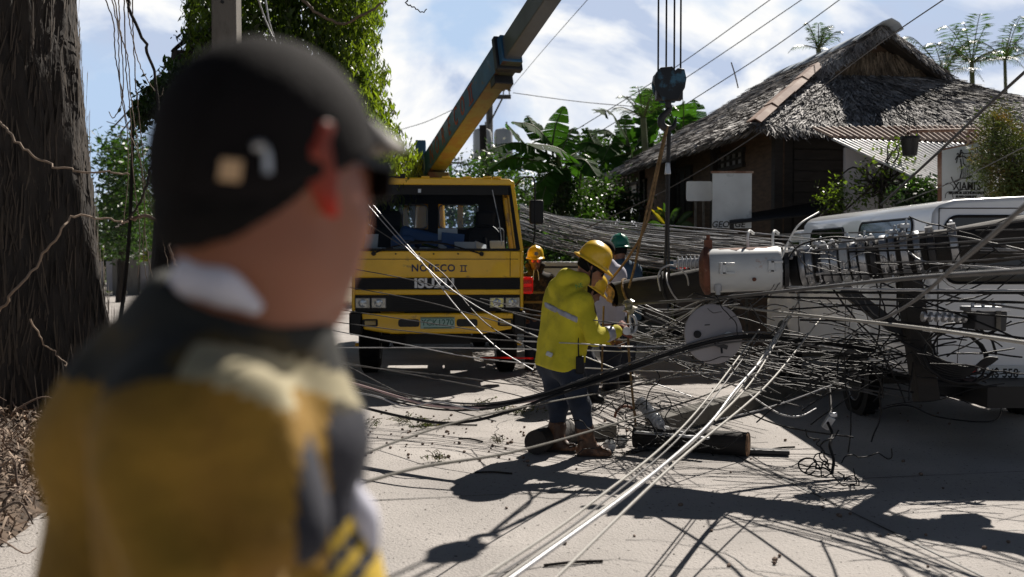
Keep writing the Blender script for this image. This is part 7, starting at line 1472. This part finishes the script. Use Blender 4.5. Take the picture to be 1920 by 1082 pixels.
for k in range(18):
    x1, y1 = RS.uniform(1290, 1420), RS.uniform(548, 580); x0, y0 = RS.uniform(1130, 1260), RS.uniform(560, 690); pp = [(x0, y0, RS.uniform(8, 9.5)), ((x0 + x1) / 2 - 10, (y0 + y1) / 2 + RS.uniform(5, 22), 8.2), (x1, y1, 7.5)]
    wire(pp, .004, RS.choice(['cgrey', 'cdull', 'cblack']), 'fine wire spreading from under the pole to the left of the disc', group=gi, name='loose_wire', n=6, s=5)
# ---- tangles nobody could count
def tangle(name, label, boxes, n, r0, r1, mk, curl=.10, ln=(.3, 1.2), kind='stuff'):
    Vs, Fs, b = [], [], 0
    for k in range(n):
        x0, y0, x1, y1, Y0, Y1 = boxes[k % len(boxes)]; p = P(RS.uniform(x0, x1), RS.uniform(y0, y1), RS.uniform(Y0, Y1)); d = Vector(rnd_unit(1)[0]); d = Vector((d.x * 1.6, d.y * .25, d.z * .6)).normalized(); L_ = RS.uniform(*ln); pts = [p]; m = 9
        for i in range(m):
            d = (d + Vector(rnd_unit(1)[0]) * curl * 2).normalized(); d.y *= .7; d.z *= .9; p = p + d * L_ / m; p.z = max(p.z, .02); pts.append(p.copy())
        s = spline(pts, 3); v, f = tubearr(s, RS.uniform(r0, r1), 5, b); Vs.append(v); Fs.append(f); b += len(v)
    return tag(np_mesh(name, np.concatenate(Vs), np.concatenate(Fs), M[mk], smooth=True), label, 'wire tangle', kind=kind)
tangle('wire_tangle', 'black mass of tangled wires hanging in front of the side of the van', [(1590, 590, 1720, 700, 6.9, 7.6), (1640, 640, 1760, 720, 6.8, 7.5), (1560, 660, 1700, 710, 6.9, 7.5), (1680, 560, 1760, 680, 6.9, 7.4)], 75, .003, .007, 'cblack', .10, (.25, .9))
tangle('wire_tangle', 'grey and black wires tangled around the pale disc', [(1280, 560, 1420, 700, 6.85, 7.2), (1380, 550, 1540, 620, 6.9, 7.4)], 10, .003, .0045, 'cblack', .16, (.3, .8))
tangle('wire_tangle', 'bright metal wires knotted around the pole clamps', [(1500, 462, 1780, 505, 6.75, 7.2), (1500, 490, 1720, 540, 6.7, 7.0), (1380, 545, 1620, 575, 6.8, 7.2), (1320, 548, 1500, 590, 6.9, 7.3)], 44, .0028, .0046, 'cdull', .14, (.12, .4))
tangle('wire_tangle', 'black wires hanging among the right end of the pole and the van rear', [(1720, 470, 1930, 560, 6.3, 7.2), (1700, 620, 1930, 720, 6.6, 7.3)], 26, .003, .006, 'cblack', .10, (.3, .9))
tangle('wire_tangle', 'thin wires coiled on the road around the timbers', [(1120, 790, 1300, 840, 7.0, 7.6), (1060, 760, 1260, 800, 7.4, 8)], 46, .003, .005, 'cblack', .3, (.2, .6))
# bundled arcs and hanging coil
gk = 'heavy black looms hanging by the junction box'
for k in range(7):
    o = k * 5; wire([(1690 + o, 640 + o * .6, 6.9), (1740, 664 + o, 6.8), (1800, 688 + o * .7, 6.75), (1846, 686 - o * .4, 6.7), (1870, 672, 6.7)], .010, 'cblack', 'heavy black cable loom drooping left of the junction box', group=gk, n=6)
def coil(c, rad_, n, r, mk, label, name='cable_coil', tail=None):
    pts = []
    for i in range(n * 14): a = i / 14 * 2 * math.pi; rr = rad_ * (1 + .22 * math.sin(a * .37 + 1) + .10 * math.sin(a * 1.7)); pts.append(Vector(c) + Vector((rr * math.cos(a), .03 * math.sin(a * .21) + rr * .35 * math.sin(a * 1.0), rr * math.sin(a) * .8)))
    V, F = tubearr(pts, r, 6); return tag(np_mesh(name, V, F, M[mk], smooth=True), label, 'coil')
coil(P(1800, 665, 6.8), .21, 3, .009, 'cblack', 'coil of black cable hanging under the right end of the pole')
wire([(1556, 730, 6.9), (1558, 770, 6.7), (1552, 790, 6.5), (1560, 812, 6.4), (1556, 836, 6.3), (1563, 862, 6.25), (1560, 888, 6.2)], .010, 'cblack', 'black cable dangling from the tangle to the edge of the van shadow', name='dangling_cable', s=8)
tangle('wire_tangle', 'loose loops of black cable resting on the road below the dangling cable', [(1545, 868, 1590, 892, 6.25, 6.35)], 9, .004, .0055, 'cblack', .55, (.35, .6))
mb = MB(); c = P(1553, 792, 6.5); mb.box(c, (.05, .04, .09), rotm(.2, .5, 0)); mb.box(c + Vector((.03, 0, .05)), (.05, .03, .03)); tag(mb.build('cable_clamp', M['galv'], bevel=.006), 'shiny clamp hanging on the dangling black cable', 'clamp')
for pp, l in (([(1330, 790, 7.6), (1400, 775, 7.7), (1480, 752, 7.8), (1560, 722, 7.9)], 'long pale wire on the road beside the long timber'), ([(1405, 740, 8.2), (1460, 775, 7.4), (1500, 780, 7.3), (1530, 766, 7.6)], 'curved pale wire end lying in the van shadow'), ([(1380, 762, 7.7), (1440, 790, 7.2), (1500, 806, 6.9), (1600, 820, 6.6)], 'dark wire trailing over the shadow edge of the van'), ([(1640, 770, 7.7), (1700, 760, 7.8), (1760, 782, 7.4), (1860, 790, 7.2), (1880, 760, 7.6)], 'thin wire looping over the road behind the van')):
    wire([(a_, b_, min(c_, (CH - .02) / ((b_ - HZ) / FPX))) for a_, b_, c_ in pp], .006, 'cgrey' if 'pale' in l else 'cblack', l, name='loose_wire')
# ---- wires against the sky
gs_ = 'thin overhead wires against the sky'
for pp, r, l in [
 ([(1050, 262, 26), (1250, 137, 24), (1460, -12, 22)], .011, 'upper of the twin wires left of the crane block'), ([(1100, 262, 26), (1280, 150, 24), (1520, -12, 22)], .011, 'lower of the twin wires crossing behind the crane block'),
 ([(1285, 196, 20), (1440, 96, 19), (1590, -12, 18)], .010, 'wire rising from the palms over the thatch to the sky'), ([(1100, 428, 13.6), (1260, 350, 12.8), (1430, 245, 12), (1640, 88, 11), (1790, -15, 10.4)], .0075, 'long wire passing over the peak of the thatched roof'),
 ([(962, 174, 32), (1080, 190, 31), (1190, 200, 30)], .012, 'wire leaving the crossarm of the far power pole'), ([(956, 168, 32), (1020, 92, 26), (1110, -10, 20)], .008, 'faint wire rising from the far power pole to the top edge'), ([(755, 242, 30), (800, 228, 30), (850, 205, 30)], .010, 'short wire left of the crane boom'),
 ([(215, 236, 20), (300, 140, 19), (392, -10, 18)], .016, 'upper wire left of the black cap'), ([(225, 250, 20), (320, 130, 19), (404, -10, 18)], .014, 'lower wire left of the black cap'), ([(200, 228, 20), (300, 258, 20)], .008, 'faint level wire between trunk and cap'), ([(200, 250, 20), (300, 285, 20), (330, 330, 20)], .008, 'faint sloping wire between trunk and cap'),
 ([(1652, 384, 8.0), (1760, 285, 7.2), (1850, 200, 6.6), (1960, 100, 6.0)], .0105, 'thick dark guy wire in front of the conifer and sign'), ([(1680, 382, 12), (1800, 335, 11), (1960, 255, 10)], .006, 'thin wire crossing the conifer beside the sign'), ([(1600, 85, 17), (1598, 78, 17)], .004, 'short stub at the hut ridge'),
 ([(1000, 372, 15), (1090, 338, 15), (1170, 300, 15), (1200, 290, 15)], .005, 'faint wire crossing the shrubs behind the mirror')][:13] + [([(1384, 165, 18), (1378, 140, 18), (1371, 117, 18)], .012, 'bare stick poking up from the thatch')]:
    wire(pp, r, 'cdull' if 'stick' not in l else 'vine', l, 'wire' if 'stick' not in l else 'stick', gs_ if 'stick' not in l else None, 'overhead_wire' if 'stick' not in l else 'bare_stick', n=8, s=5)
# red and blue tarp scrap behind the bushing, grey box trailer behind the men
mb = MB(); 
for (x0, x1, mk_) in ((1250, 1268, 0), (1268, 1290, 1)): mb.mat(mk_).box(P((x0 + x1) / 2, 497, 9.4), ((x1 - x0) / FPX * 9.4, .02, .07))
tag(mb.build('cloth_scrap', [M['teal'], M['redlens']]), 'blue and red scrap of cloth caught behind the transformer bushing', 'cloth')
bxe = empty('storage_box', (P(1040, 480, 15.5).x, 15.5, 0), rad(3), 'pale grey box container standing behind the men right of the truck', 'container'); mb = MB(); mb.box((.05, 0, .70), (.78, .8, 1.42)); mb.build('body', M['board'], bxe, bevel=.02); mb = MB(); mb.box((.05, -.405, 1.33), (.74, .02, .03)); mb.box((.15, -.405, 1.1), (.12, .02, .03)); mb.build('latch', M['darksteel'], bxe)
mb = MB(); mb.tube(spline([P(900, 671, 12.2), P(960, 671, 12.2), P(1000, 672, 12.2)], 6), .012, 6); tag(mb.build('red_hose', M['redlens'], smooth=True), 'thin red hose on the road between the truck wheel and the worker', 'hose')
# ================================================================ small things on the road
pod = None; me = None
for k in range(150):
    px, py = (RS.uniform(650, 1000), RS.uniform(762, 870)) if k < 95 else (RS.uniform(900, 1900), RS.uniform(720, 1070))
    g = G(px, py, 0); s = RS.uniform(.006, .016)
    if me is None:
        mb = MB(); mb.lathe((0, 0, 0), (0, 0, 1), [(0, 0), (.7, .25), (1, .9), (.75, 1.5), (.2, 1.8), (0, 1.75)], 8); pod = mb.build('seed_pod', M['root'], smooth=True); me = pod.data; o = pod
    else: o = link(bpy.data.objects.new('seed_pod', me))
    o.location = (g.x, g.y, .004); o.scale = (s, s * RS.uniform(.8, 1.3), s * .8); o.rotation_euler = (RS.uniform(-.4, .4), RS.uniform(-.4, .4), RS.uniform(0, 6)); tag(o, 'small dark seed pod lying on the road', 'seed pod', 'seed pods scattered on the road')
def sprig(px, py, label, n=60, sp=.12, sz=.03):
    g = G(px, py, .02); e = empty('leafy_sprig', g, RS.uniform(0, 6), label, 'twig', 'broken twigs on the road'); mb = MB(); c = []
    for k in range(14):
        a = RS.uniform(0, 6.28); L_ = RS.uniform(.5, 1.4) * sp; p = Vector((RS.normal() * sp * .4, RS.normal() * sp * .3, .01)); t = p + Vector((math.cos(a) * L_, math.sin(a) * L_ * .8, RS.uniform(.0, .06))); mb.tube(spline([p, (p + t) / 2 + Vector((0, 0, .02)), t], 3), .0025, 4)
        for q in range(n // 14): c.append(tuple(p.lerp(t, RS.uniform(0, 1)) + Vector(RS.normal(size=3)) * .012))
    mb.build('stem', M['twig'], e); c = np.array(c); c[:, 2] = np.abs(c[:, 2]); V, F = leaves(c, sz, .25, .0); np_mesh('needles', V, F, M['conif'], e)
for px, py, l, n, sp in ((960, 772, 'largest leafy sprig just left of the worker knees', 420, .20), (800, 798, 'flat leafy sprig at the edge of the truck shadow', 260, .17), (820, 862, 'lone twig sprig on the bare road below the ropes', 90, .08), (690, 800, 'small sprig nearest the man in the cap', 120, .12), (900, 762, 'sprig lying under the sagging black cables', 200, .16), (935, 832, 'tiny sprig left of the log end', 50, .06), (760, 790, 'thin sprig between the two larger ones', 110, .12)): sprig(px, py, l, n, sp)
for a, b, l in (((890, 886), (960, 888), 'straight stick on the road left of the worker shadow'), ((1430, 846), (1490, 838), 'stick lying past the black stub'), ((860, 822), (905, 828), 'short stick near the sprigs'), ((1020, 1060), (1130, 1052), 'thin curved twig at the bottom of the photo'), ((770, 800), (895, 797), 'long thin stick beside the flat sprig')):
    mb = MB(); mb.tube(spline([G(*a, .012), G((a[0] + b[0]) / 2, (a[1] + b[1]) / 2 - 2, .014), G(*b, .012)], 4), .007, 6); tag(mb.build('stick', M['bark'], smooth=True), l, 'stick', 'sticks on the road')
